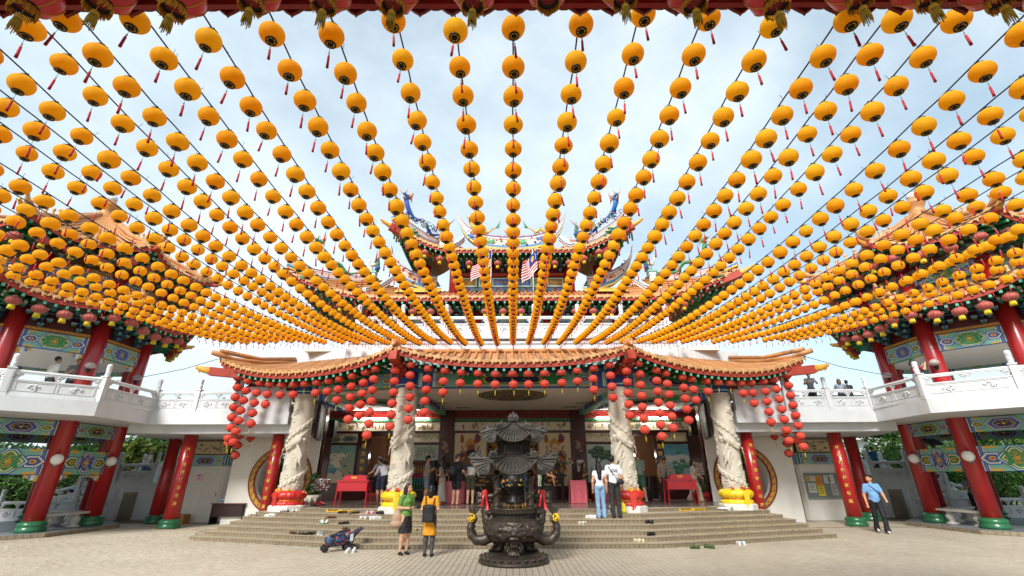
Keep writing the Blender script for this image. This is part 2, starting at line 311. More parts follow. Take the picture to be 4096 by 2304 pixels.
pl = MB(); pl.add([(-24, -8, -0.006), (24, -8, -0.006), (24, 24, -0.006), (-24, 24, -0.006)], [(0, 1, 2, 3)])
plaza = pl.build('plaza_pavement', M_grout); tag(plaza, kind='structure')
PT = 0.125; J = 0.0055
STEP_Y = [13.31, 13.68, 14.08, 14.52, 14.98, 15.46, 16.15]
STEP_E = [(9.58, 15.25), (9.34, 15.5), (9.16, 15.85), (8.95, 16.13), (8.77, 16.5), (8.63, 17.0), (8.5, 17.46)]
RIS = 0.106; PLAT = 7 * RIS
STEP_B = [3.85, 3.85, 3.85, 3.88, 3.9, 3.92, 3.95]
def in_steps(x, y):
    ax_ = abs(x)
    if ax_ > STEP_E[0][0]: return False
    yb = STEP_Y[0] if ax_ < STEP_B[0] else lerp(STEP_Y[0], STEP_E[0][1], (ax_ - STEP_B[0]) / (STEP_E[0][0] - STEP_B[0]))
    return y > yb
cells = []
cp_, sp_ = cos(radians(22.5)), sin(radians(22.5))
for j in range(int(-1 / PT), int(20.6 / PT)):
    y = (j + 0.5) * PT
    for i in range(int(-18 / PT), int(18 / PT)):
        x = (i + 0.5) * PT
        if y < 9.2 or abs(x) > y * 1.13 + 0.3 or in_steps(x, y) or (y > 17.3 and abs(x) < 9): continue
        if abs(x) > 14.2 and y > 15.2 and (abs(x) - 18.0) ** 2 + (y - 17.4) ** 2 < 11.5: continue
        cells.append((y * cp_ - 1.7 * sp_ if abs(x) < (y * cp_ - 0.65) * 1.11 and y > 9.86 else 99, x, y))
cells.sort(); near, far = cells[:300], cells[300:]
hw = PT / 2 - J
tm = MB()
for b0, b1, z0, z1 in ((1.0, 0.965, -0.003, 0.0),): 
    p = [(-hw, -hw, -0.006), (hw, -hw, -0.006), (hw, hw, -0.006), (-hw, hw, -0.006)] + [(a * 0.96, b * 0.96, 0.0) for a, b in ((-hw, -hw), (hw, -hw), (hw, hw), (-hw, hw))]
    tm.add(p, [(4, 5, 6, 7), (0, 1, 5, 4), (1, 2, 6, 5), (2, 3, 7, 6), (3, 0, 4, 7)])
tme = tm.mesh('paving_tile', M_ptile)
for d, x, y in near: obj('paving_tile', tme, plaza, (x, y, 0))
A = np.array([(x, y) for d, x, y in far]); n_ = len(A); base = np.array(tm.v); vv = np.zeros((n_, 8, 3)); vv[:] = base; vv[:, :, 0] += A[:, 0:1]; vv[:, :, 1] += A[:, 1:2]
rs = np.random.RandomState(3); vv[:, 4:, 2] += rs.uniform(-0.0012, 0.0008, (n_, 1))
ff = (np.array(tm.f)[None] + 8 * np.arange(n_)[:, None, None]).reshape(-1, 4)
me = bpy.data.meshes.new('paving_tiles'); me.from_pydata(vv.reshape(-1, 3).tolist(), [], ff.tolist()); me.materials.append(M_ptile)
o = obj('paving_tiles', me, plaza); o['kind'] = 'stuff'
# ---------------------------------------------------------------- steps
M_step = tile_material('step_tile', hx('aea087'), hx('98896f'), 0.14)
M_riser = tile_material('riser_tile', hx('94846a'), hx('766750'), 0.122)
steps = obj('steps', None); tag(steps, kind='structure')
for k in range(7):
    z0, z1 = k * RIS - (0.004 if k == 0 else 0), (k + 1) * RIS; ex_, ey_ = STEP_E[k]; bx = STEP_B[k]; yb = 20.0 if k == 6 else STEP_Y[k + 1] + 0.9
    poly = [(-ex_, ey_), (-bx, STEP_Y[k]), (bx, STEP_Y[k]), (ex_, ey_), (ex_, ey_ + 1.6 if k < 6 else 20.0), (ex_ - 0.5, 20.0), (-ex_ + 0.5, 20.0), (-ex_, ey_ + 1.6 if k < 6 else 20.0)]
    if k < 6: MB().prism(poly, (0, 0, 0), (1, 0, 0), (0, 1, 0), (0, 0, 1), z0 - 0.0 - k * 0.002, z1, None).build('step', M_step, steps)
    # nosing strip along each edge
    nb = MB()
    for a, b in ((poly[0], poly[1]), (poly[1], poly[2]), (poly[2], poly[3])):
        d = (V(b) - V(a)).normalized(); nn = V((d.y, -d.x)); 
        nb.bar((a[0] + nn.x * 0.012, a[1] + nn.y * 0.012, z1 - 0.011), (b[0] + nn.x * 0.012, b[1] + nn.y * 0.012, z1 - 0.011), 0.03, 0.026)
    gb_ = MB(); [gb_.bar((a[0], a[1], k * RIS + .042), (b[0], b[1], k * RIS + .042), .006, .08) for a, b in ((poly[0], poly[1]), (poly[1], poly[2]), (poly[2], poly[3]))]; gb_.build('riser_grout', mat('riser_grout', hx('4c4436'), .9, var=.2), steps)
    nb.build('nosing', mat('step_nosing', hx('938770'), 0.55, var=0.2, vs=6), steps)
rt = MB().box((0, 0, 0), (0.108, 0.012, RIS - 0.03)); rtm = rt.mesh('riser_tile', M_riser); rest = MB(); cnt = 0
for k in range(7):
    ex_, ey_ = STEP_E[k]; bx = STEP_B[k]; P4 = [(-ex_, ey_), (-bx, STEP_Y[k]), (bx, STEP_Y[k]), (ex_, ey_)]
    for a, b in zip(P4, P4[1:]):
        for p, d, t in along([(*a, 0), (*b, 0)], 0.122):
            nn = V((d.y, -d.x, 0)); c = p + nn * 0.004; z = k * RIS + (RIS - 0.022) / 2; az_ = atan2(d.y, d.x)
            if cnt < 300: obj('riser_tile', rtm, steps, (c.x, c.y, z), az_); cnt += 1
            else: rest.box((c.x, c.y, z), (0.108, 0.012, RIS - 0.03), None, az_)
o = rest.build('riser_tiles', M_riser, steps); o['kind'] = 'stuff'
# worn yellow and black edge tape on some right-hand steps
for k in (1, 2, 3, 4, 5):
    ex_, ey_ = STEP_E[k]; bx = STEP_B[k]; a = V((bx, STEP_Y[k], 0)); b = V((ex_, ey_, 0)); mbt = MB(); d = (b - a); Ln = d.length; d.normalize(); nn = V((d.y, -d.x, 0)); s_ = 0.25 + 0.2 * k
    i = 0
    while s_ < Ln - 0.1:
        if random.random() > 0.3:
            p = a + d * s_ + nn * 0.0; q = a + d * (s_ + 0.11)
            mbt.bar((p.x + nn.x * 0.006, p.y + nn.y * 0.006, (k + 1) * RIS + 0.003), (q.x + nn.x * 0.006, q.y + nn.y * 0.006, (k + 1) * RIS + 0.003), 0.035, 0.004, hx('c9a42a') if i % 2 else hx('3a352a'))
        s_ += 0.115; i += 1
    mbt.build('edge_tape', M_col, steps)
for sx, xa in ((-1, -5.7), (1, 5.95)):          # warning stickers on the top riser
    t = (abs(xa) - STEP_B[6]) / (STEP_E[6][0] - STEP_B[6]); yy = lerp(STEP_Y[6], STEP_E[6][1], t); rz = math.atan2(STEP_E[6][1] - STEP_Y[6], STEP_E[6][0] - STEP_B[6]) * sx
    st = obj('warning_sticker', None, steps, (xa, yy - 0.012, 6.5 * RIS)); st.rotation_euler = (0, 0, rz)
    mbs = MB().box((0, 0, 0), (1.02, 0.006, 0.09), hx('e0b01e'))
    for i in range(7): mbs.prism([(0.06 + i * 0.065, -0.042), (0.095 + i * 0.065, -0.042), (0.125 + i * 0.065, 0.002), (0.09 + i * 0.065, 0.002)], (0, 0, 0), (1, 0, 0), (0, 0, 1), (0, -1, 0), 0.003, 0.005, hx('1c1a16'))
    mbs.build('sticker_print', M_col, st, (0, 0, 0))
    a = obj('lettering', TX['shoes'].copy(), st, (-0.24, -0.006, 0.0), (pi / 2, 0, 0), (0.62, 0.85, 0.3)); a.data.materials.append(M_blacktxt)
    a = obj('lettering', TX['shoes2'].copy(), st, (0.27, -0.006, 0.024), (pi / 2, 0, 0), (0.72, 1, 0.3)); a.data.materials.append(M_blacktxt)
# ---------------------------------------------------------------- shared building pieces
C_grn, C_blu, C_wht, C_gld, C_tea, C_red, C_nav = hx('2f8a50'), hx('2c5ba6'), hx('dfe4da'), hx('d8a63c'), hx('9cc9b4'), hx('b5432c'), hx('1c2f52')
def hexa(w, h, t=0.5): return [(-w, 0), (-w + t * h, -h / 2), (w - t * h, -h / 2), (w, 0), (w - t * h, h / 2), (-w + t * h, h / 2)]
def medal(w, h):           # notched medallion outline
    q = [(-w, -h / 2), (-w * .72, -h / 2), (-w * .45, -h * .36), (w * .45, -h * .36), (w * .72, -h / 2), (w, -h / 2), (w * .78, -h * .18), (w * .78, h * .18)]
    return q + [(w, h / 2), (w * .72, h / 2), (w * .45, h * .36), (-w * .45, h * .36), (-w * .72, h / 2), (-w, h / 2), (-w * .78, h * .18), (-w * .78, -h * .18)]
def ell_poly(a, b, n=14, cx=0, cy_=0): return [(cx + a * cos(2 * pi * i / n), cy_ + b * sin(2 * pi * i / n)) for i in range(n)]
_beams = {}
def beam_mesh(Lb, h, th, scheme=0, style=0):
    k = (round(Lb, 2), round(h, 2), round(th, 2), scheme, style)
    if k in _beams: return _beams[k]
    mb = MB(); A1, A2 = (C_grn, C_blu) if scheme == 0 else (C_blu, C_grn)
    mb.box((0, 0, 0), (Lb, th, h), A1)
    for sgn in (-1, 1):
        lay = [0]
        def P(poly, col, l):
            d = th / 2 + 0.002 * l
            mb.prism(poly if sgn < 0 else [(-a, b) for a, b in poly][::-1], (0, 0, 0), (1, 0, 0), (0, 0, 1), (0, sgn, 0), d - 0.006, d, col)
        H = h * 0.985; x = Lb / 2
        for s2 in (-1, 1):     # striped end bands
            xx = x
            for col, w in ((A1, .05), (C_tea, .03), (C_wht, .015), (C_blu, .07), (C_gld, .012), (C_blu, .05), (C_wht, .018), (C_tea, .02), (C_gld, .014)):
                w *= Lb * 0.42; P([(s2 * xx, -H / 2), (s2 * (xx - w), -H / 2), (s2 * (xx - w), H / 2), (s2 * xx, H / 2)] if s2 < 0 else [(xx - w, -H / 2), (xx, -H / 2), (xx, H / 2), (xx - w, H / 2)], col, 1); xx -= w
        inn = x - Lb * 0.42 * 0.279
        P([(-inn, -H / 2), (inn, -H / 2), (inn, H / 2), (-inn, H / 2)], hx('7db5a2'), 1)
        w0 = inn * 0.74
        for s2 in (-1, 1):     # half-hexagons beside the centre
            cxx = s2 * (inn - 0.16 * h)
            for kx, col in ((0.62, C_blu), (0.52, C_wht), (0.44, C_gld), (0.38, C_grn if scheme == 0 else C_blu), (0.2, C_gld), (0.1, C_red)): P([(cxx + a, b) for a, b in hexa(kx * h * 0.72, kx * h * 0.8)], col, {.62: 3, .52: 4, .44: 5, .38: 6, .2: 7, .1: 8}[kx])
            for s3 in (-1, 1):
                P([(cxx - 0.45 * h * s2 * 0 - .2 * h, s3 * H * .5 - .09 * h * (s3 > 0) ), (cxx + .2 * h, s3 * H * .5 - .09 * h * (s3 > 0)), (cxx + .2 * h, s3 * H * .5 + .09 * h * (s3 < 0)), (cxx - .2 * h, s3 * H * .5 + .09 * h * (s3 < 0))], C_gld, 2)
        for f, col, l in ((1.0, A1, 9), (0.93, C_wht, 10), (0.88, A2, 11), (0.79, C_wht, 12), (0.75, C_gld, 13), (0.71, A2 if style else C_blu if scheme == 0 else C_grn, 14)):
            P(hexa(w0 * (1 - (1 - f) * h * 0.9 / w0), H * f), col, l)
        if style == 0: P(medal(w0 * 0.62, H * 0.62), C_gld, 15); P(medal(w0 * 0.59, H * 0.58), C_blu if scheme == 0 else C_grn, 16)
        else: P(hexa(w0 * 0.55, H * 0.5), C_gld, 15); P(hexa(w0 * 0.5, H * 0.42), C_nav, 16)
        d = sgn * (th / 2 + 0.034)
        P(ell_poly(h * .10, h * .075), C_gld, 17)
        rq = random.Random(5)
        for q in range(10 if style == 0 else 6):   # gold scrolls
            a0 = q * 2 * pi / 10 + 0.3; cx0, cz0 = cos(a0) * w0 * (0.16 if style == 0 else .34), sin(a0) * h * (0.17 if style == 0 else .07)
            mb.tube([(cx0 + cos(a0 * 2 + u * .8) * h * .018 * u * (1 + q % 2 * .5), d, cz0 + sin(a0 * 2 + u * .8) * h * .018 * u) for u in range(7)], [h * .017 - h * .0012 * u for u in range(7)], 4, C_gld, False)
    _beams[k] = mb.mesh('painted_beam', M_paint); return _beams[k]
def beam(root, a, b, h, th=0.2, scheme=0, style=0, name='painted_beam'):
    a, b = V(a), V(b); d = b - a; me = beam_mesh(d.length, h, th, scheme, style); base = V(root['wbase']) if 'wbase' in root.keys() else V((0, 0, 0))
    R = Matrix.Rotation(atan2(d.y, d.x), 4, 'Z'); tl = math.asin(max(-1, min(1, d.z / d.length)))
    o = obj(name, me, root, (a + b) / 2 - base); o.rotation_euler = (0, -tl, atan2(d.y, d.x)); return o
def place(name, me, root, p, rz=0.0, sc=None, rx=0.0):
    base = V(root['wbase']) if 'wbase' in root.keys() else V((0, 0, 0)); o = obj(name, me, root, V(p) - base); o.rotation_euler = (rx, 0, rz)
    if sc: o.scale = sc
    return o
# fret rail in gold
def fret_mesh(Lb):
    k = ('fret', round(Lb, 2))
    if k in _beams: return _beams[k]
    mb = MB().box((0, 0, 0), (Lb, 0.16, 0.11), hx('a8682a')); n = int(Lb / 0.12)
    for i in range(n):
        x = -Lb / 2 + (i + .5) * Lb / n
        for s in (-1, 1): mb.box((x - .02, s * .082, .018), (.07, .006, .016), C_gld); mb.box((x + .02, s * .082, -.018), (.07, .006, .016), C_gld); mb.box((x - .045, s * .082, 0), (.014, .006, .05), C_gld)
    _beams[k] = mb.mesh('fret_rail', M_paint); return _beams[k]
# bracket set under the eaves
def bracket_mesh():
    mb = MB(); nb, lb, gb = hx('27496e'), hx('8fa9b4'), hx('2d6a50')
    for k in range(4):
        z = k * 0.17; out_ = 0.12 + 0.13 * k
        for i in range(-k, k + 1):
            x = i * 0.19
            if abs(i) == k or i % 2 == k % 2:
                mb.box((x, -out_, z + 0.05), (0.15, 0.2, 0.07), nb); mb.box((x, -out_ - .104, z + 0.05), (0.15, .008, 0.072), lb); mb.box((x, -out_, z - 0.005), (0.1, 0.13, 0.05), gb, top=1.3)
        mb.box((0, -out_ * 0.75, z + 0.10), (0.17 + 0.38 * k, 0.07, 0.055), nb); mb.box((0, -out_ * 0.75 - .037, z + 0.10), (0.17 + 0.38 * k, 0.006, 0.012), lb)
        mb.bar((0, 0, z + .02), (0, -out_ - .2, z + 0.05), .06, .07, hx('3f6285'))
    return mb.mesh('bracket_set', M_paint)
BRK = bracket_mesh()
# relief lumps for carved panels
def relief_mesh(seed, n=15, w=0.4, h=0.22, name='relief'):
    r = random.Random(seed); mb = MB()
    for i in range(n):
        a = r.uniform(0, 6.28); rr = sqrt(r.random())
        R = Matrix.Rotation(r.uniform(0, 3.1), 3, 'Y'); mb.ball((cos(a) * rr * w * .42, 0, sin(a) * rr * h * .42), 1, 7, 4, None, (r.uniform(.03, .075), .04, r.uniform(.018, .035)), R)
    return mb.mesh(name, M_white)
RELIEFS = [relief_mesh(i) for i in range(3)]
def bal_meshes():
    post = MB(); post.bb((-.1, -.1, 0), (.1, .1, .92)); post.bb((-.125, -.125, .92), (.125, .125, .97))
    for s in (-1, 1): post.bb((-.062, s * .1, .1), (.062, s * .108, .84))
    cap = MB().lathe([(.07, .97), (.09, .99), (.09, 1.03), (.078, 1.05), (.085, 1.3), (.095, 1.34), (.095, 1.38), (.085, 1.41), (.05, 1.44), (0.0, 1.455)], 14)
    rngc = random.Random(2)
    for i in range(26): a = rngc.uniform(0, 6.28); cap.ball((cos(a) * .08, sin(a) * .08, rngc.uniform(1.07, 1.3)), .022, 6, 4)
    panel = MB(); panel.bb((-.5, -.07, 0), (.5, .07, .09)); panel.bb((-.5, -.05, .09), (.5, .05, .14)); panel.bb((-.5, -.035, .14), (.5, .035, .52))
    for s in (-1, 1):
        for x0, x1 in ((-.46, -.44), (-.03, -.01), (.01, .03), (.44, .46)): panel.bb((x0, s * .035, .17), (x1, s * .052, .49))
        panel.bb((-.46, s * .035, .17), (.46, s * .0519, .185)); panel.bb((-.46, s * .035, .475), (.46, s * .0521, .49))
    panel.bb((-.5, -.055, .52), (.5, .055, .57))
    rail = MB().tube([(-.5, 0, .84), (.5, 0, .84)], .062, 10, None, False); rail.bb((-.5, -.05, .77), (.5, .05, .8))
    cl = MB()
    for x, z, r in ((0, .735, .075), (-.075, .715, .055), (.075, .715, .055), (-.12, .74, .04), (.12, .74, .04), (-.04, .66, .04), (.04, .66, .04), (0, .61, .055)): cl.ball((x, 0, z), r, 8, 5, None, (1, .75, .8))
    return [m_.mesh(n_, M_white) for m_, n_ in ((post, 'post'), (cap, 'post_cap'), (panel, 'panel'), (rail, 'rail'), (cl, 'cloud_bracket'))]
B_post, B_cap, B_panel, B_rail, B_cloud = bal_meshes()
def balustrade(root, pts, z, bay=1.55, sc=1.0, first=True, last=True, dz=None):
    """white carved balustrade along plan points; dz: extra height per point (stairs)"""
    n = 0
    for si, (a, b) in enumerate(zip(pts, pts[1:])):
        a, b = V((*a[:2], z + (dz[si] if dz else 0))), V((*b[:2], z + (dz[si + 1] if dz else 0))); d = b - a; L_ = d.to_2d().length; m = max(1, round(L_ / bay)); rz = atan2(d.y, d.x); sl = d.z / L_
        for i in range(m + 1):
            if i == 0 and si > 0: continue
            if (i == 0 and not first) or (i == m and si == len(pts) - 2 and not last): continue
            p = a + d * (i / m); po = place('post', B_post, root, p, rz, (sc,) * 3); c = obj('post_cap', B_cap, po, (0, 0, 0))
        for i in range(m):
            p = a + d * ((i + .5) / m); w = L_ / m - 0.2 * sc
            q = place('panel', B_panel, root, p, rz, (w, sc, sc)); r = place('rail', B_rail, root, p, rz, (w, sc, sc))
            if abs(sl) > 1e-3:
                for o_ in (q, r): o_.matrix_local = Matrix.Translation(o_.location) @ Matrix.Rotation(rz, 4, 'Z') @ Matrix(((1, 0, 0, 0), (0, 1, 0, 0), (sl, 0, 1, 0), (0, 0, 0, 1))) @ Matrix.Diagonal((w, sc, sc, 1))
            for f in (-.235, .235):
                rel = obj('relief', RELIEFS[(i + n) % 3], q, (f, -.04, .33)); rel.scale = (1.0 / max(w, .3) * sc * 1.0, 1, 1)
                rel = obj('relief', RELIEFS[(i + n + 1) % 3], q, (f, .04, .33)); rel.scale = (1.0 / max(w, .3) * sc, 1, 1); n += 1
            for f in (-.46, 0, .46): place('cloud_bracket', B_cloud, root, p + d.normalized() * f * w, rz, (sc,) * 3)
# round columns on green bases
def column(root, x, y, z0, z1, r=0.26, base=True, m=None, name='column'):
    mb = MB().lathe([(r, z0), (r * .985, lerp(z0, z1, .5)), (r * .95, z1)], 24, (x, y, 0)); c = mb.build(name, m or M_red, root)
    if base:
        b = MB().lathe([(r * 1.42, z0), (r * 1.48, z0 + .07), (r * 1.34, z0 + .13), (r * 1.30, z0 + .16), (r * 1.4, z0 + .2), (r * 1.3, z0 + .27), (r * 1.08, z0 + .31), (r * 1.0, z0 + .315)], 24, (x, y, 0)); o = b.mesh('base', M_gbase); obj('base', o, c, (0, 0, 0))
    return c
# ---------------------------------------------------------------- curved tiled eaves
def eave_tile_mesh():
    mb = MB()
    mb.lathe([(0.0, 0.012), (.045, .02), (.062, .012), (.072, .018), (.078, 0.0), (.078, -.03)], 12, (0, 0, 0), None, True, M=Matrix.Rotation(pi / 2, 3, 'X'))   # round end, faces -y
    pts = [(.07, .03), (.075, -.02), (.11, -.035), (.14, -.075), (.145, -.11), (.175, -.15), (.21, -.11), (.21, -.075), (.24, -.035), (.275, -.02), (.28, .03)]
    mb.prism([(a - .005, b) for a, b in pts], (0, 0, 0), (1, 0, 0), (0, 0, 1), (0, -1, 0), -.01, .012)
    mb.ball((.17, -.013, -.065), .035, 7, 4, None, (1, .35, 1))
    return mb.mesh('eave_tile', M_drip)
EAVE = eave_tile_mesh()
def rafter_mesh(Lr=1.1):
    a = MB().box((0, Lr / 2, 0), (.085, Lr, .1)).mesh('rafter', M_rafter); mbe = MB().box((0, -.006, 0), (.08, .012, .094)); mbe.ball((0, -.012, 0), .026, 6, 4, None, (1, .4, 1)); b = mbe.mesh('rafter_end', M_raftend)
    c = MB().lathe([(.05, 0), (.05, Lr * .8)], 10, (0, 0, 0), None, True, M=Matrix.Rotation(-pi / 2, 3, 'X')).mesh('round_rafter', M_rafter)
    e = MB(); e.lathe([(0, .018), (.02, .02), (.028, .012), (.045, .016), (.055, .01), (.056, 0)], 12, (0, 0, 0), None, True, M=Matrix.Rotation(pi / 2, 3, 'X'))
    return a, b, c, e.mesh('rafter_end', mat('grey_rafter_end', hx('b9b39c'), .5, var=.4, vs=50))
RAF = rafter_mesh()
def roof_edge(root, eave, ridge, pitch=0.28, sag=0.25, tiles=True, rafters=True, fascia=0.2, rolls=True, name='roof_slope', sc=1.0, soff=1.2, tilt=0.16):
    """tiled slope between an eave line and a ridge line (3-D polylines), with end tiles, fascia and rafters"""
    Le, Lr = polylen(eave), polylen(ridge)
    def at(pts, Ls, t):
        d = t * Ls[-1]; k = max(j for j in range(len(Ls) - 1) if Ls[j] <= d + 1e-9); return V(pts[k]).lerp(V(pts[k + 1]), (d - Ls[k]) / (Ls[k + 1] - Ls[k]))
    def S(t, v, up=0.0):
        p = at(eave, Le, t).lerp(at(ridge, Lr, t), v); p.z -= sag * sin(pi * v) - up; return p
    slope = MB().grid(lambda u, v: S(u, v), max(8, len(eave) * 2), 5).build(name, M_tile, root)
    for p, d, t in along(eave, pitch * sc):
        inw = S(t, .3) - S(t, 0); inw.z = 0; dh = V((d.x, d.y, 0)).normalized(); inw = inw - dh * inw.dot(dh); inw.normalize(); rz = atan2(d.y, d.x)
        if inw.dot(V((-dh.y, dh.x, 0))) < 0: rz += pi; dd = -d
        else: dd = d
        if tiles:
            if rolls:
                path = [S(t, v, .045) for v in (0, .12, .3, .55, .8, 1.0)]; MB().tube(path, .062 * sc, 7, None, True).build('tile_roll', M_tile, root)
            q = S(t, 0, .03); e = place('eave_tile', EAVE, root, q - inw * .03, rz, (sc * pitch / .28,) + (sc,) * 2); e.rotation_euler = (0, -math.asin(max(-1, min(1, dd.z))), rz)
        if rafters:
            q = p + inw * .07; q.z -= fascia + .055 * sc
            r = place('rafter', RAF[0], root, q, rz, (sc,) * 3, tilt); obj('rafter_end', RAF[1], r, (0, 0, 0))
            q = p + inw * .42; q.z -= fascia + .17 * sc; 
            r = place('round_rafter', RAF[2], root, q + dh * pitch * .5, rz, (sc,) * 3, tilt); obj('rafter_end', RAF[3], r, (0, 0, 0))
    # fascia board and soffit
    sm = along(eave, 0.3, 0.5); fb = MB(); pts = [V(eave[0])] + [s[0] for s in sm] + [V(eave[-1])]; inl = []
    for i, p in enumerate(pts):
        a, b = pts[max(0, i - 1)], pts[min(len(pts) - 1, i + 1)]; d = b - a; d.z = 0; d.normalize(); n = V((-d.y, d.x, 0)); mid = V(ridge[len(ridge) // 2]) - p
        if n.dot(V((mid.x, mid.y, 0))) < 0: n = -n
        inl.append(n)
    for i in range(len(pts) - 1):
        a, b, na, nb_ = pts[i], pts[i + 1], inl[i], inl[i + 1]; o_ = .02
        q = [a + na * o_, b + nb_ * o_, b + nb_ * o_ - V((0, 0, fascia)), a + na * o_ - V((0, 0, fascia)), a + na * .07, b + nb_ * .07, b + nb_ * .07 - V((0, 0, fascia)), a + na * .07 - V((0, 0, fascia))]
        fb.add(q, [(0, 1, 2, 3), (5, 4, 7, 6), (3, 2, 6, 7), (0, 4, 5, 1)])
    fb.build('fascia_board', M_fascia, root)
    so = MB()
    for i in range(len(pts) - 1):
        a, b, na, nb_ = pts[i], pts[i + 1], inl[i], inl[i + 1]; so.poly([a + na * .07 - V((0, 0, fascia * .5)), b + nb_ * .07 - V((0, 0, fascia * .5)), b + nb_ * soff + V((0, 0, soff * tilt - fascia * .4)), a + na * soff + V((0, 0, soff * tilt - fascia * .4))])
    so.build('soffit', mat('dark_green_soffit', hx('2c3f2c'), .7, var=.2), root)
    return slope
def hip(root, path, r=0.11, name='hip_ridge', m=None):
    mb = MB().tube(path, r, 8); o = mb.build(name, m or M_tile, root); return o
def scroll_tip(root, p, d, s=1.0, name='carved_tip'):
    """gold carved beam end with curled waves"""
    p, d = V(p), V(d).normalized(); S_ = SDF(.022 * s, .03 * s); up = V((0, 0, 1)); 
    for i in range(6):
        t = i / 5; c = p + d * (.55 * s * t) + up * (.10 * s * t * t); S_.ell(c, (.10 * s * (1 - .55 * t) + .02, .10 * s * (1 - .55 * t) + .02, .13 * s * (1 - .6 * t) + .02))
    for i in range(7):
        c = p + d * (.08 + .07 * i) * s + up * (.08 * s * (-1) ** i + .02); S_.cap(c, c + d * .09 * s + up * .05 * s, .035 * s, .012 * s)
    me = S_.mesh(name, None, M_gold); return obj(name, me, root)
# ---------------------------------------------------------------- main hall
HW = (0, 19, 0)
hall = thing('temple_hall', 'main prayer hall with orange tiled eaves, dragon columns and wide porch up the steps', 'temple', HW, world=True)
M_porch = mat('porch_floor_tile', hx('6e645a'), 0.22, var=0.18, vs=3, dirt=0.25, ds=1.5, dcol=hx('453b33'), coat=0.2)
pp = [(-STEP_E[6][0], STEP_E[6][1]), (-STEP_B[6], STEP_Y[6]), (STEP_B[6], STEP_Y[6]), (STEP_E[6][0], STEP_E[6][1]), (8.5, 20.0), (9.4, 20.2), (9.4, 27), (-9.4, 27), (-9.4, 20.2), (-8.5, 20.0)]
MB().prism(pp, (0, 0, 0), (1, 0, 0), (0, 1, 0), (0, 0, 1), 0.0, PLAT - 0.008, None).build('porch_base', M_step, hall)
ft = MB().add([(-.295, -.295, 0), (.295, -.295, 0), (.295, .295, 0), (-.295, .295, 0)], [(0, 1, 2, 3)]); ftm = MB().box((0, 0, -.004), (.592, .592, .008), None).mesh('floor_slab', M_porch)
for j in range(10):
    for i in range(-14, 14):
        x, y = (i + .5) * .6, 16.55 + j * .6
        yf = STEP_Y[6] if abs(x) < STEP_B[6] else lerp(STEP_Y[6], STEP_E[6][1], (abs(x) - STEP_B[6]) / (STEP_E[6][0] - STEP_B[6]))
        if y - .32 > yf and abs(x) + .3 < 8.5: place('floor_slab', ftm, hall, (x, y, PLAT))
# ---- murals: layered flat painting
def blob(cx, cy_, rx, ry, n=12, seed=0, j=.25):
    r = random.Random(seed * 31 + n); return [(cx + cos(2 * pi * i / n) * rx * (1 + r.uniform(-j, j)), cy_ + sin(2 * pi * i / n) * ry * (1 + r.uniform(-j, j))) for i in range(n)]
def mural(root, name, x0, x1, z0, z1, Y, bgc, shapes, frame=hx('3b1813'), fw=.04, label=None, rot=None):
    mb = MB(); w, h = x1 - x0, z1 - z0; mb.bb((x0, Y - .02, z0), (x1, Y + .02, z1), bgc); yy = Y - .02
    for i, (poly, c) in enumerate(shapes):
        yy -= .0006
        mb.prism([(x0 + w * min(1, max(0, a)), z0 + h * min(1, max(0, b))) for a, b in poly], (0, yy, 0), (1, 0, 0), (0, 0, 1), (0, -1, 0), -.0003, .0002, c)
    if frame:
        for a, b in (((x0 - fw, z0 - fw), (x1 + fw, z0)), ((x0 - fw, z1), (x1 + fw, z1 + fw)), ((x0 - fw, z0), (x0, z1)), ((x1, z0), (x1 + fw, z1))): mb.bb((a[0], Y - .05, a[1]), (b[0], Y + .02, b[1]), frame)
    o = mb.build(name, M_paint, root)
    if label: o['label'] = label
    return o
def stroke(pts, w):
    """thin quad strip as polygons"""
    res = []
    for (a, b), (c, d) in zip(pts, pts[1:]):
        l = max(1e-6, math.hypot(c - a, d - b)); nx_, ny_ = -(d - b) / l * w, (c - a) / l * w; res.append([(a + nx_, b + ny_), (a - nx_, b - ny_), (c - nx_, d - ny_), (c + nx_, d + ny_)])
    return res
BW = 22.5
wall = MB()
segs = [(-9.4, -6.7, PLAT, 4.65), (-4.75, -1.15, PLAT, 4.65), (1.15, 4.75, PLAT, 4.65), (6.7, 9.4, PLAT, 4.65), (-6.7, -4.75, 3.5, 4.65), (-1.15, 1.15, 3.55, 4.65), (4.75, 6.7, 3.5, 4.65)]
for a, b, c, d in segs: wall.bb((a, BW + .06, c), (b, BW + .3, d))
wall.build('back_wall', M_granite, hall)
for x in (-3.1, 3.1): MB().bb((x - .3, BW - .12, PLAT), (x + .3, BW + .06, 4.65)).build('granite_pier', M_granite, hall)
for s in (-1, 1): MB().bb((s * 8.0, 20.05, PLAT), (s * 8.45, 20.5, 4.65)).build('granite_pier', M_granite, hall)
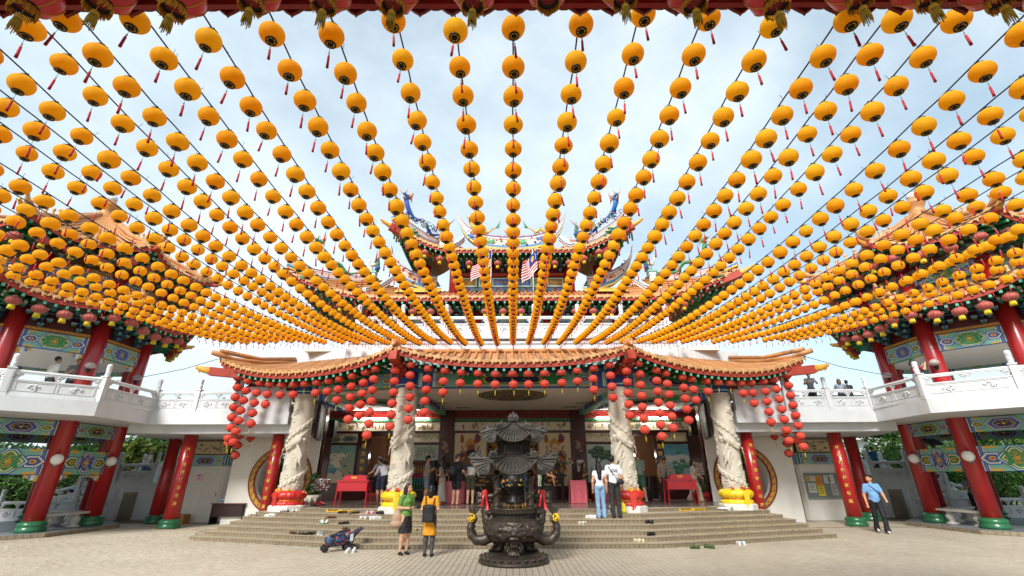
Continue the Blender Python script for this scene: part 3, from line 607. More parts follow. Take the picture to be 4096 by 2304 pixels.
# friezes, lattice, green waves
cream = hx('dccfb6')
for bi, (x0, x1) in enumerate(((-8.9, -3.45), (-2.75, 2.75), (3.45, 8.9))):
    rr = random.Random(bi + 4); sh = []
    for i in range(int((x1 - x0) * 9)):
        cx = rr.uniform(.03, .97); c = rr.choice([hx('8a7a66'), hx('9c5a4a'), hx('6f7a5c'), hx('b09a80'), hx('a0705c')]); sh.append((blob(cx, rr.uniform(.25, .75), rr.uniform(.004, .016), rr.uniform(.1, .3), 7, i, .4), c))
    fo = mural(hall, 'carved_frieze', x0, x1, 3.72, 4.1, BW + .03, cream, sh, hx('6a5a48'), .02)
    n = int((x1 - x0) / .27)
    for i in range(n):      # tile joints of the frieze as separate cover tiles
        pass
    lat = MB(); lat.bb((x0, BW + .02, 4.3), (x1, BW + .05, 4.34), hx('a3221c')); lat.bb((x0, BW + .02, 4.55), (x1, BW + .05, 4.59), hx('a3221c'))
    k = int((x1 - x0) / .42)
    for i in range(k):
        xx = lerp(x0, x1, (i + .5) / k); w = (x1 - x0) / k
        lat.bb((xx - w * .33, BW + .021, 4.39), (xx + w * .33, BW + .049, 4.41), hx('a3221c')); lat.bb((xx - w * .33, BW + .021, 4.48), (xx + w * .33, BW + .049, 4.50), hx('a3221c'))
        lat.bb((xx - w * .33, BW + .02, 4.41), (xx - w * .3, BW + .048, 4.48), hx('a3221c')); lat.bb((xx + w * .3, BW + .02, 4.41), (xx + w * .33, BW + .048, 4.48), hx('a3221c'))
        lat.bb((xx - w * .5, BW + .02, 4.34), (xx - w * .47, BW + .0485, 4.55), hx('a3221c')); lat.bb((xx - .012, BW + .02, 4.34), (xx + .012, BW + .0475, 4.39), hx('a3221c')); lat.bb((xx - .012, BW + .02, 4.5), (xx + .012, BW + .0475, 4.55), hx('a3221c'))
    lat.build('red_lattice', M_paint, hall)
    m_ = int((x1 - x0) / .17); wv = MB()
    for i in range(m_):
        xx = lerp(x0, x1, (i + .5) / m_); w = (x1 - x0) / m_; wv.prism(ell_poly(w * .54, .06, 10, xx, 4.2), (0, 0, 0), (1, 0, 0), (0, 0, 1), (0, -1, 0), -BW - .02, -BW + .03 + .006 * (i % 2), hx('3f7a50'))
    wv.bb((x0, BW - .0, 4.2), (x1, BW + .02, 4.28), hx('356b46')); wv.build('green_wave_trim', M_paint, hall)
for i, (x0, x1) in enumerate(((4.0, 5.6), (6.0, 7.5), (-5.6, -4.0), (-7.5, -6.0))):  # left-bay pair is added fill light for the porch; right-bay pair is real
    o = MB().tube([(x0, BW - .12, 4.27), (x1, BW - .12, 4.27)], .022, 8).build('fluorescent_or_fill_tube', mat('lit_tube', (1, .97, .92), .5, var=0, emis=48.0), hall)
# landscape murals either side
r_ = random.Random(11)
sh = [(blob(.5, .75, .6, .35, 14, 2), hx('7fa6a4')), (blob(.45, .62, .36, .2, 16, 5, .35), hx('d3c9b4')), (blob(.3, .55, .22, .12, 12, 6, .4), hx('d8cfbd')), (blob(.75, .5, .25, .25, 12, 7), hx('94a08a')), (blob(.7, .3, .3, .2, 13, 8), hx('a3a58b')), (blob(.3, .15, .35, .16, 14, 9), hx('cdc2ac')), (blob(.2, .33, .16, .08, 9, 10), hx('4f93a0'))]
for i in range(26): sh.append((blob(r_.random(), r_.uniform(.1, .95), r_.uniform(.02, .06), r_.uniform(.01, .04), 8, i, .4), r_.choice([hx('4e7a5a'), hx('3f8290'), hx('b0704c'), hx('7d7a62'), hx('56604a')])))
mural(hall, 'landscape_mural', -8.5, -7.3, 1.45, 3.08, BW + .04, hx('88a8a0'), sh, label='carved landscape panel with white cliffs and blue water')
sh = [(blob(.5, .85, .6, .18, 14, 1, .1), hx('5f9db4')), (blob(.6, .6, .6, .12, 14, 2, .2), hx('c9cfc6')), (blob(.5, .1, .6, .12, 14, 3, .1), hx('86b3ae'))]
for x, y, r in ((.55, .38, .2), (.72, .55, .12), (.42, .5, .1), (.8, .42, .13), (.6, .78, .1), (.5, .28, .16)): sh.append((blob(x, y, r, r * .55, 12, int(x * 99), .25), hx('3e7a5c'))); sh.append((blob(x + .02, y + .02, r * .6, r * .3, 10, int(x * 77), .25), hx('5f9c78')))
for x, y in ((.35, .56), (.45, .45), (.7, .62), (.22, .68)): sh.append((blob(x, y, .05, .03, 8, int(x * 55), .3), hx('d9b9ae')))
for x in (.5, .55, .6, .65, .7): sh += [(q, hx('6f8a70')) for q in stroke([(x, .35), (x + .03, .2), (x + .02, .1)], .006)]
for x, y in ((.3, .9), (.7, .82)): sh.append(([(x - .05, y + .02), (x, y), (x + .05, y + .025), (x, y + .012)], hx('20282c')))
mural(hall, 'lotus_mural', 7.02, 8.2, 1.45, 3.08, BW + .04, hx('8fb9b8'), sh, label='painted lotus pond with two swallows in a blue sky')
sh = [(blob(.45, .2, .5, .15, 12, 4), hx('93b5a8'))]
for q in stroke([(.3, .0), (.28, .2), (.38, .4), (.36, .6), (.5, .78)], .045) + stroke([(.38, .45), (.6, .62), (.75, .66)], .02): sh.append((q, hx('4c4336')))
for x, y, r in ((.25, .8, .2), (.5, .88, .22), (.75, .74, .24), (.62, .66, .16), (.3, .68, .14), (.85, .62, .12)):
    sh.append((blob(x, y, r, r * .42, 14, int(x * 40), .3), hx('2f4a38'))); sh.append((blob(x, y + .03, r * .7, r * .22, 10, int(x * 41), .3), hx('4a6a4c')))
for x in (.15, .6, .7): sh.append(([(x - .1, .22), (x, .44), (x + .08, .22)], hx('6fa3a8')))
mural(hall, 'pine_mural', 3.45, 4.65, 1.45, 3.08, BW + .04, hx('b9c8c0'), sh, label='painted pine tree with blue hills')
sh = []
for i in range(30): a = r_.uniform(.1, .9); sh += [(q, hx('6d7f63')) for q in stroke([(a, .1), (a + r_.uniform(-.1, .1), .5), (a + r_.uniform(-.2, .2), .85)], .006)]; sh.append((blob(r_.random(), r_.uniform(.3, .9), .05, .03, 8, i, .4), r_.choice([hx('b98a84'), hx('8fa08c'), hx('c9a58c'), hx('75886c')])))
mural(hall, 'flower_mural', -4.65, -3.45, 2.42, 3.08, BW + .04, hx('b6bfb4'), sh)
for nm, x0, x1, seed in (('rock_mural', -8.5, -7.3, 1), ('bamboo_mural', -4.65, -3.45, 2), ('orchid_mural', 3.45, 4.65, 3), ('blossom_mural', 7.02, 8.2, 4)):
    rr = random.Random(seed); sh = []
    if seed == 1: sh += [(blob(.65, .4, .28, .35, 12, 3), hx('5b6a70')), (blob(.68, .42, .16, .2, 12, 4), hx('27323a')), (blob(.2, .3, .2, .25, 10, 5), hx('55684c'))]
    for i in range(22):
        x = rr.random(); y = rr.random() * .5; ang = rr.uniform(-.3, .3); c = {1: hx('4e6650'), 2: hx('587f5a'), 3: hx('4f7350'), 4: hx('6b5347')}[seed]; sh += [(q, c) for q in stroke([(x, y), (x + ang * .5, y + .3), (x + ang * 1.3, y + .55)], .006 if seed != 2 else .008)]
        if seed == 4: sh.append((blob(rr.random(), rr.random(), .012, .04, 7, i), hx('b98f8a')))
    mural(hall, nm, x0, x1, 3.2, 3.6, BW + .04, hx('c6b99c'), sh)
def guardian(x0, x1, fl, face, beard, nm, lab):
    """painted door guardian: robes, armour, face, plume, banner"""
    f = (lambda x: 1 - x) if fl else (lambda x: x)
    sh = []; rr = random.Random(3 if fl else 8); pal = [hx('9c3a26'), hx('2b4a86'), hx('c98a3c'), hx('3d6a58'), hx('b5602c'), hx('6a2420'), hx('4c3a6a')]
    def add(p, c): sh.append(([(f(a), b) for a, b in p], c))
    add(blob(.52, .42, .34, .3, 16, 2, .2), hx('a3542c')); add(blob(.5, .2, .27, .2, 14, 3, .2), hx('2f5a86')); add(blob(.52, .52, .3, .14, 14, 4, .25), hx('7d2a20')); add(blob(.5, .1, .32, .1, 12, 5, .25), hx('b0402c'))
    for i in range(70):
        a = rr.uniform(0, 6.28); q = rr.uniform(.08, .36); add(blob(.52 + cos(a) * q * .95, .36 + sin(a) * q * .95, rr.uniform(.015, .06), rr.uniform(.01, .04), 8, i, .4), rr.choice(pal))
    for s in (-1, 1):      # floating ribbons
        pts = [(.5 + s * (.2 + .1 * sin(k * 1.1) + .03 * k), .45 + .06 * k) for k in range(6)]
        for q in stroke(pts, .018): add(q, hx('2c3f78'))
        for q in stroke([(a + .012, b) for a, b in pts], .007): add(q, hx('c98a4c'))
    add(blob(.5, .78, .16, .1, 14, 9, .2), hx('c08a34')); add(blob(.48, .68, .12, .115, 14, 10, .08), face)
    if beard: add(blob(.48, .6, .15, .09, 12, 11, .25), hx('1e1815')); add(blob(.46, .68, .05, .012, 8, 2, .1), hx('1e1815')); add(blob(.48, .725, .03, .01, 6, 2, .1), hx('1e1815'))
    else:
        for q in stroke([(.42, .66), (.4, .6), (.43, .55)], .008) + stroke([(.5, .65), (.5, .56)], .01): add(q, hx('1e1815'))
        add(blob(.44, .7, .03, .009, 8, 1, .1), hx('1e1815')); add(blob(.52, .7, .03, .009, 8, 1, .1), hx('1e1815'))
    add(blob(.3, .88, .1, .09, 10, 12, .35), hx('8c2c20')); add(blob(.24, .92, .06, .04, 9, 13, .3), hx('34507c')); add(blob(.76, .88, .07, .1, 10, 14, .25), hx('b98a3a')); add(blob(.76, .88, .045, .07, 10, 15, .25), hx('8a4a24'))
    mural(hall, nm, x0, x1, 1.3, 3.6, BW + .04, hx('dcc69c'), sh, hx('55281c'), .03, lab)
guardian(-2.72, -1.22, True, hx('a0482c'), True, 'guardian_mural', 'painted door guardian with red face and black beard')
guardian(1.22, 2.72, True, hx('dcb896'), False, 'guardian_mural', 'painted door guardian with pale face')
# lit prayer-lamp panels inside the doorways
M_lamp = mat('tiny_gold_lamps', hx('e8902c'), 0.5, var=0, emis=.9)
inner = MB(); inner.bb((-9.3, 26.6, PLAT), (9.3, 26.8, 4.6)); inner.bb((-9.4, BW + .3, 4.45), (9.4, 26.8, 4.6)); inner.bb((-9.4, BW + .3, PLAT), (-9.2, 26.8, 4.5)); inner.bb((9.2, BW + .3, PLAT), (9.4, 26.8, 4.5)); inner.build('inner_wall', mat('dim_brown_wall', hx('7a5236'), .6, var=.2), hall)
for nm, x0, x1, Y, z0, z1 in (('lamp_panel', -6.2, -4.4, 23.6, 1.4, 4.2), ('lamp_panel', -1.4, 1.4, 25.4, 1.6, 4.2), ('lamp_panel', 4.5, 5.7, 23.6, 1.4, 4.2)):
    MB().bb((x0, Y + .01, z0), (x1, Y + .06, z1)).build('lamp_panel', mat('dark_wood', hx('2a1610'), .5, var=.2), hall)
    d = MB(); nx_ = int((x1 - x0) / .075); nz_ = int((z1 - z0) / .1)
    for i in range(nx_):
        for j in range(nz_):
            if random.random() < .88: x = lerp(x0, x1, (i + .5) / nx_); z = lerp(z0, z1, (j + .5) / nz_); d.add([(x - .008, Y, z), (x, Y - .012, z - .013), (x + .008, Y, z), (x, Y - .012, z + .013)], [(0, 1, 2, 3)])
    o = d.build('prayer_lamps', M_lamp, hall); o['kind'] = 'stuff'
for s in (-1, 1):          # counters and inside fittings of the side doors
    MB().bb((s * 6.7, 23.0, PLAT), (s * 4.8, 23.3, 1.7)).build('counter', mat('dark_wood', hx('2a1610'), .5, var=.2), hall)
    MB().bb((s * 6.0 - .3, 24.2, 2.62), (s * 6.0 + .3, 24.25, 2.72)).build('fluorescent_or_fill_tube', mat('lit_tube', (1, .97, .92), .5, var=0, emis=6.0), hall)
    MB().bb((s * 5.75, 23.9, PLAT), (s * 5.9, 24.1, 2.9)).build('inner_post', M_wall, hall)
for x, key, z0 in ((-6.95, 'door_left', 3.35), (6.86, 'door_right', 3.3)):
    MB().bb((x - .2, BW - .0, 1.2), (x + .2, BW + .06, 3.55)).build('couplet_board', mat('couplet_board', hx('3b1512'), .25, var=.15, coat=.3), hall)
    for i, ch in enumerate(COUPLETS[key]):
        me = TX[ch].copy(); me.materials.append(M_goldtxt); o = place('lettering', me, hall, (x, BW - .012, z0 - i * .33), 0, (1.1, 1.1, 1)); o.rotation_euler = (pi / 2, 0, 0)
# granite piers with pale marble veins, and a dado
for x in (-3.1, 3.1):
    rr = random.Random(int(x * 3)); sh = [(blob(rr.uniform(.3, .7), rr.uniform(.1, .9), .2, .12, 9, i, .5), hx('8d7668')) for i in range(6)]; mural(hall, 'marble_inlay', x - .24, x + .24, 2.7, 3.3, BW - .14, hx('5a2c22'), sh, None)
MB().bb((-9.3, BW - .02, PLAT), (-6.8, BW + .06, 1.3)).build('dado', M_granite, hall); MB().bb((6.8, BW - .02, PLAT), (9.3, BW + .06, 1.3)).build('dado', M_granite, hall)
# ceiling with painted medallion
ce = MB(); ce.add([(-9.4, 17.9, 4.66), (-7.7, 17.35, 4.66), (-3.75, 16.45, 4.66), (3.75, 16.45, 4.66), (7.7, 17.35, 4.66), (9.4, 17.9, 4.66), (9.4, 22.8, 4.66), (-9.4, 22.8, 4.66)], [(0, 1, 2, 3, 4, 5, 6, 7)]); ce.build('ceiling', M_ceil, hall)
md = MB()
for i, (r, c) in enumerate(((1.38, '4a3a2c'), (1.33, '8a7648'), (1.24, '3f5a4a'), (1.14, '9a7a4c'), (1.08, '5c6a4c'), (.6, 'a8683c'), (.5, '3d5a5c'), (.28, '8a4c2c'))): md.prism(ell_poly(r, r, 28, 0, 18.3), (0, 0, 4.66), (1, 0, 0), (0, 1, 0), (0, 0, -1), -.004, .004 * (i + 1), hx(c))
for i in range(20): a = i * 2 * pi / 20; md.ball((cos(a) * .85, 18.3 + sin(a) * .85, 4.625), .11, 7, 4, hx(['a8683c', '4c7a5c', '8a3c2c', '44607c'][i % 4]), (1, 1, .15))
md.build('ceiling_medallion', M_paint, hall)
for x, y in ((-3.3, 20.2), (3.3, 20.2), (-2.4, 21.6), (2.6, 21.5), (-4.6, 18.6), (4.6, 18.6)):
    b_ = MB()
    for i in range(7): b_.prism(blob(x + random.uniform(-.35, .35), y + random.uniform(-.12, .12), .16, .08, 9, i, .4), (0, 0, 4.655), (1, 0, 0), (0, 1, 0), (0, 0, -1), 0, .004 + .0006 * i, random.choice([hx('5c4a3a'), hx('6a7050'), hx('7a5040')]))
    b_.build('ceiling_painting', M_paint, hall)
for s in (-1, 1):          # small ceiling lanterns
    MB().lathe([(.05, 4.66), (.16, 4.6), (.16, 4.5), (.05, 4.44)], 6, (s * 4.3, 18.2, 0), None, False).build('ceiling_lantern', M_darkred, hall)
# painted beams over the columns
beam(hall, (-3.5, 16.42, 4.9), (3.5, 16.42, 4.9), .52, .3, 1, 1)
for s in (-1, 1):
    beam(hall, (s * 4.0, 16.5, 4.9), (s * 7.5, 17.28, 4.9), .52, .3, 0, 1); beam(hall, (s * 7.75, 17.7, 4.8), (s * 7.9, 22.3, 4.8), .5, .3, 1, 1)
    beam(hall, (s * 3.75, 16.75, 4.55), (s * 3.3, 22.3, 4.55), .3, .26, 0, 1); beam(hall, (s * 7.6, 17.6, 4.52), (s * 3.6, 20.5, 4.52), .24, .24, 1, 1)
    MB().bar((s * 7.9, 17.42, 4.95), (s * 10.4, 18.3, 4.95), .3, .42).build('red_beam', M_darkred, hall)
    MB().bar((s * 7.9, 17.42, 5.12), (s * 11.45, 17.15, 5.42), .24, .3).build('corner_beam', M_fascia, hall); scroll_tip(hall, (s * 11.42, 17.15, 5.44), (s, -.05, .05), 1.0)
    MB().bar((s * 3.72, 16.6, 5.15), (s * 4.02, 14.98, 5.5), .28, .32).build('corner_beam', M_fascia, hall)
    cb = MB()
    for k in range(4): cb.box((s * (3.78 + .06 * k), 16.2 - .22 * k, 5.0 + .08 * k), (.5 - .05 * k, .26, .14), None, .1)
    cb.build('corner_bracket', M_fascia, hall)
    capm = MB().lathe([(.37, 4.62), (.39, 4.64), (.39, 5.15), (.37, 5.17)], 24, (s * 3.75, 16.43, 0), hx('1d3f86')).lathe([(.394, 4.68), (.397, 4.72)], 24, (s * 3.75, 16.43, 0), hx('9cc9b4')); capm.build('painted_capital', M_paint, hall)
    capm = MB().lathe([(.36, 4.55), (.38, 4.57), (.38, 5.05), (.36, 5.07)], 24, (s * 7.75, 17.36, 0), hx('1d3f86')).lathe([(.385, 4.62), (.388, 4.66)], 24, (s * 7.75, 17.36, 0), hx('9cc9b4')); capm.build('painted_capital', M_paint, hall)
for (a, b) in (((-3.6, 16.3, 5.24), (3.6, 16.3, 5.24)), ((3.9, 16.4, 5.24), (7.6, 17.2, 5.24)), ((-3.9, 16.4, 5.24), (-7.6, 17.2, 5.24)), ):
    MB().bar(a, b, .34, .14, hx('3c6ea8')).build('blue_plate', M_paint, hall)
    for p, d, t in along([a, b], .62):
        c = MB().box((0, 0, 0), (.34, .1, .12), hx('2f5a94')).box((0, -.052, .0), (.3, .008, .03), hx('9db4c0')); c.ball((-.2, 0, 0), .07, 8, 5, hx('2f5a94')); c.ball((.2, 0, 0), .07, 8, 5, hx('2f5a94')); place('cloud_block', c.mesh('cloud_block', M_paint), hall, p + V((0, -.02, .14)), atan2(d.y, d.x))
# ---- roof
def cub(t, p=3): return abs(2 * t - 1) ** p
cen_e = [(lerp(-4.0, 4.0, t), 15.22 - .1 * cub(t), 5.3 + .46 * cub(t, 2.6)) for t in np.linspace(0, 1, 17)]; cen_r = [(lerp(-4.3, 4.3, t), 18.7, 6.5) for t in np.linspace(0, 1, 17)]
roof_edge(hall, cen_e, cen_r, .28, .12)
for s in (-1, 1):
    se = [(s * lerp(4.02, 11.2, t), lerp(15.12, 17.25, t), 5.17 + (.6 if t < .5 else .7) * cub(t, 2.3)) for t in np.linspace(0, 1, 15)]; sr = [(s * lerp(4.3, 9.9, t), lerp(18.7, 20.4, t), 6.5 - .1 * t) for t in np.linspace(0, 1, 15)]
    roof_edge(hall, se, sr, .28, .12, tilt=.1)
    re = [(s * lerp(11.2, 10.9, t), lerp(17.3, 22.0, t), 5.87 - .6 * t * (1.6 - t)) for t in np.linspace(0, 1, 9)]; rr_ = [(s * lerp(9.9, 9.7, t), lerp(20.4, 22.0, t), 6.4) for t in np.linspace(0, 1, 9)]
    roof_edge(hall, re, rr_, .28, .1, soff=.5, tilt=.02)
    hip(hall, [(s * 4.01, 15.0, 5.92), (s * 4.1, 16.2, 6.0), (s * 4.3, 18.7, 6.6)], .12, m=M_orange); hip(hall, [(s * 11.45, 17.0, 6.12), (s * 11.0, 17.7, 6.0), (s * 10.4, 18.8, 6.12), (s * 9.9, 20.4, 6.5)], .1)
    hip(hall, [(s * 11.35, 17.3, 6.25), (s * 10.6, 18.9, 6.3), (s * 9.9, 20.4, 6.68)], .09)
    # carved corner ornament where the eaves meet
    S_ = SDF(.025, .03)
    for i in range(9): a = i * .7; S_.cap((s * (4.0 + .05 * cos(a)), 15.0 + .12 * i * .5, 5.86 + .05 * sin(a)), (s * (4.0 + .16 * cos(a + 1)), 15.05 + .12 * i * .5, 5.95 + .12 * sin(a + 1)), .055, .03)
    obj('corner_ornament', S_.mesh('corner_ornament', None, M_drip), hall)
hip(hall, [(-4.3, 18.72, 6.58), (4.3, 18.72, 6.58)], .1)
# ---- terrace wall and balustrade above the hall roof
tw = MB(); tw.bb((-7.3, 19.6, 5.6), (7.3, 19.85, 7.5)); tw.bb((-7.4, 19.5, 7.36), (7.4, 19.86, 7.5)); tw.build('terrace_wall', M_white, hall)
for s in (-1, 1):
    MB().bar((s * 7.3, 19.75, 6.4), (s * 10.4, 20.75, 6.4), .25, 1.15).build('terrace_wall', M_white, hall); MB().bar((s * 7.3, 19.9, 7.2), (s * 7.4, 24, 7.2), .25, .6).build('terrace_wall', M_white, hall)
MB().bb((-9.3, 19.86, 6.9), (9.3, 30, 7.1)).build('terrace_floor', M_wall, hall)
balustrade(hall, [(-7.0, 24.0), (-7.0, 19.73), (7.0, 19.73), (7.0, 24.0)], 7.5, 2.0, 1.08)
MB().tube([(-7.4, 19.47, 7.27), (0, 19.46, 7.25), (7.4, 19.47, 7.27)], .025, 6).build('cable', M_cable, hall)
# ---- dragon columns
def dragon_column():
    S_ = SDF(.017, .035); S_.cone((0, 0, 0), -.02, 3.92, .385, .345, 1, 0, .01)
    def hl(a, z, r): return V((cos(a) * r, sin(a) * r, z))
    body = []; rad = []
    for i in range(64):      # winding body: low coil, rise behind, S-curve near the top
        t = i / 63; a = -2.6 + 11.0 * t; z = .62 + .25 * t + 2.75 * t ** 1.25; body.append(hl(a, z, .365 - .04 * z / 3.9)); rad.append(.082 * (1 - .55 * abs(2 * t - .8) ** 2))
    S_.path(body, rad, 1, .02)
    for i in range(0, 63, 1): # scales ridge
        p = body[i]; n = V((p.x, p.y, 0)).normalized(); S_.ell(p + n * rad[i] * .8 + V((0, 0, .05 * (-1) ** i)), (.036, .036, .034), 1, .006)
    # head, facing down to one side, on the front (-y)
    h = V((-.02, -.37, 2.05)); S_.cap(h + V((.16, .04, .12)), h, .14, .12, 1); S_.cap(h, h + V((-.2, -.05, -.10)), .10, .06, 1); S_.cap(h + V((-.02, -.03, -.1)), h + V((-.17, -.05, -.2)), .055, .035, 1)
    for k in range(3): S_.cap(h + V((.1, .0, .1 + .03 * k)), h + V((.34 + .05 * k, .08, .32 + .1 * k)), .04, .012, 1)
    for k in range(9):       # mane
        a = h + V((.12 + .03 * k % .2, -.01, .05 - .05 * k)); S_.path([a, a + V((.07, -.0, -.16)), a + V((.0 + .03 * (k % 3), .02, -.34)), a + V((.08, .03, -.5))], [.04, .035, .03, .012], 1, .015)
    S_.path([h + V((-.15, -.06, -.08)), h + V((-.32, .0, -.2)), h + V((-.36, .06, -.42))], [.025, .02, .012], 1)
    S_.ell(h + V((-.04, -.1, .06)), (.035, .03, .03), 1, .005)
    for bx_, bz in ((-.9, 1.35), (-2.3, 2.75), (-.7, 3.2), (.5, 2.2)):   # claws
        p = hl(bx_ - pi / 2 + .4, bz, .375); S_.ell(p, (.07, .07, .07), 1)
        for k in range(4): q = hl(bx_ - pi / 2 + .4 + .16 * (k - 1.5), bz - .16 + .02 * k % 2, .385); S_.cap(p, q, .03, .014, 1)
    rr = random.Random(9)
    for i in range(46):      # clouds
        a = rr.uniform(0, 2 * pi); z = rr.uniform(.5, 3.8); c = hl(a, z, .38 - .01 * z)
        for k in range(6): t = k * .9; S_.cap(c + V((-sin(a), cos(a), 0)) * (.018 * t * cos(t)) + V((0, 0, .018 * t * sin(t))), c + V((-sin(a), cos(a), 0)) * (.018 * (t + .9) * cos(t + .9)) + V((0, 0, .018 * (t + .9) * sin(t + .9))), .032, .032, 0, .008)
    for i in range(16):      # wave ripples at the foot
        a = i * 2 * pi / 16
        for k in (1, 2): S_.path([hl(a - .2 / k, .62, .378), hl(a - .12 / k, .62 + .12 / k * .8, .38), hl(a + .12 / k, .62 + .12 / k * .8, .38), hl(a + .2 / k, .62, .378)], .014, 0, .006)
    return S_.mesh('dragon_shaft', None, M_stone)
DC = dragon_column(); plm = MB().lathe([(.62, 0), (.62, .16), (.58, .18), (.5, .2)], 8, (0, 0, 0), None, False, pi / 8).mesh('plinth', mat('white_plinth', hx('d8d5cd'), .6, var=.08))
DCOLS = [(-7.75, 17.36), (-3.75, 16.43), (3.75, 16.43), (7.75, 17.36)]
for i, (x, y) in enumerate(DCOLS):
    c = place('dragon_column', DC, hall, (x, y, PLAT), 0, (1 if i < 2 else -1, 1, 1)); c['label'] = 'pale stone column carved with a winding dragon'
    place('plinth', plm, hall, (x, y, 6 * RIS + .001 if i in (1, 2) else 6 * RIS + .001), 0)
# ---- moon gate walls beside the hall
for s in (-1, 1):
    gx, gz, R_ = s * 9.42, 1.62, 1.0; x0, x1 = (s * 8.0, s * 11.5); y0, y1 = 20.0, 20.2; w = MB(); n = 20
    for half in (-1, 1):
        arc = [(gx + half * R_ * sin(pi * i / n), gz - R_ * cos(pi * i / n)) for i in range(n + 1)]; xe = max(x0, x1) if half > 0 else min(x0, x1); poly = [(gx, 0), (xe, 0), (xe, 4.62), (gx, 4.62)] + arc[::-1]
        w.prism(poly if half > 0 else poly[::-1], (0, 0, 0), (1, 0, 0), (0, 0, 1), (0, -1, 0), -y1, -y0)
    w.build('moon_gate_wall', M_wall, hall)
    for r0, r1, c, dpt in ((1.0, 1.06, '7d1a16', .05), (1.06, 1.22, 'b98e36', .03), (1.22, 1.27, '7d1a16', .045)):
        ring = MB(); m_ = 40
        for i in range(m_):
            a, b = 2 * pi * i / m_, 2 * pi * (i + 1) / m_; ring.prism([(gx + r0 * cos(a), gz + r0 * sin(a)), (gx + r1 * cos(a), gz + r1 * sin(a)), (gx + r1 * cos(b), gz + r1 * sin(b)), (gx + r0 * cos(b), gz + r0 * sin(b))], (0, 0, 0), (1, 0, 0), (0, 0, 1), (0, -1, 0), -y0, -y0 + dpt, hx(c))
        if c == 'b98e36':
            for i in range(28):
                a = 2 * pi * i / 28; R3 = Matrix.Rotation(-a, 3, 'Y')
                for dx_, w_, h_ in ((0, .012, .12), (.04, .07, .014), (-.03, .07, .014), (.07, .012, .09)): ring.box(V((gx, y0 - .034, gz)) + R3 @ V((1.14 + (dx_ - .03), 0, .0 + dx_)), (h_, .008, w_) if w_ < .02 else (h_ * 1.6, .008, w_), hx('6a1a14'), R=R3)
        ring.build('gate_ring', M_paint, hall)
    c = column(hall, s * 8.95, 18.3, .0, 3.25, .22, False, name='couplet_column')
    for i, ch in enumerate(COUPLETS['gate_left' if s < 0 else 'gate_right']):
        me = TX[ch].copy(); me.materials.append(M_goldtxt); o = place('lettering', me, hall, (s * 8.95, 18.3 - .228, 2.75 - i * .29), 0, (.68, .68, 1)); o.rotation_euler = (pi / 2, 0, 0)
    MB().bb((s * 8.2, 20.25, 0), (s * 11.4, 22.5, .62)).build('side_floor', M_step, hall)
    # painted screens and speakers high on the side walls
    mb = MB(); a, b = V((s * 7.7, 18.6, 0)), V((s * 8.25, 20.6, 0)); d = (b - a).normalized(); n_ = V((-d.y, d.x, 0)) * (1 if s > 0 else -1)
    mb.bar((a.x, a.y, 3.75), (b.x, b.y, 3.75), .12, 1.3, hx('2a100e'))
    rr = random.Random(3)
    for (t0, t1) in ((.05, .55), (.6, .95)):
        o0 = a.lerp(b, t0) + n_ * .065; L_ = (b - a).length * (t1 - t0)
        mb.prism(blob(L_ / 2, 0, L_ * .5, .55, 16, 2, .08), (o0.x, o0.y, 3.75), d, (0, 0, 1), n_, -.01, .004, hx('4f5f4a'))
        for i in range(12): mb.prism(blob(L_ * rr.uniform(.2, .8), rr.uniform(-.4, .4), .12, .1, 9, i, .4), (o0.x, o0.y, 3.75), d, (0, 0, 1), n_, .0, .006 + .0007 * i, rr.choice([hx('7d8a4a'), hx('3c5046'), hx('6a7a86'), hx('8f8a60'), hx('2e3a30')]))
    mb.build('painted_screen', M_paint, hall)
# ---------------------------------------------------------------- upper temple behind the terrace
tower = thing('temple_tower', 'upper temple storeys with flaring roofs and ridge dragons behind the white terrace', 'temple', (0, 25, 7.1), world=True)
def ridge_band(root, pts, hs, th, cols, name='ridge_band', spots=None):
    """decorated plaster ridge: strip stack following a curve; cols: list of (fraction, colour) from the bottom"""
    pts = [V(p) for p in pts]; mb = MB(); f0 = 0.0
    for fi, (f1, c) in enumerate(cols):
        tk = th / 2 + .012 * (fi % 2)
        for i in range(len(pts) - 1):
            a, b = pts[i], pts[i + 1]; d = b - a; n = V((-d.y, d.x, 0)); n = n.normalized() * tk if n.length > 1e-6 else V((0, tk, 0)); q = []
            for p, h in ((a, hs[i]), (b, hs[i + 1])):
                for s in (-1, 1): q += [p + n * s + V((0, 0, h * f0)), p + n * s + V((0, 0, h * f1))]
            mb.add(q, [(0, 4, 5, 1), (6, 2, 3, 7), (1, 5, 7, 3), (0, 2, 6, 4), (0, 1, 3, 2), (4, 6, 7, 5)], c)
        f0 = f1
    for (t, w, hh, c) in spots or ():
        i = int(t * (len(pts) - 1)); p = pts[i]; h = hs[i]; 
        for s in (-1, 1): mb.ball((p.x, p.y + s * (th / 2 + .01), p.z + h * .55), 1, 10, 6, c, (w, .04, hh))
    return mb.build(name, M_paint, root)
RC = [(.14, hx('d9b65a')), (.3, hx('3f7fae')), (.36, hx('e4dcd4')), (.72, hx('dbb9ac')), (.78, hx('a4483c')), (.86, hx('e4dcd4')), (.93, hx('4a86b0')), (1.0, hx('a4483c'))]
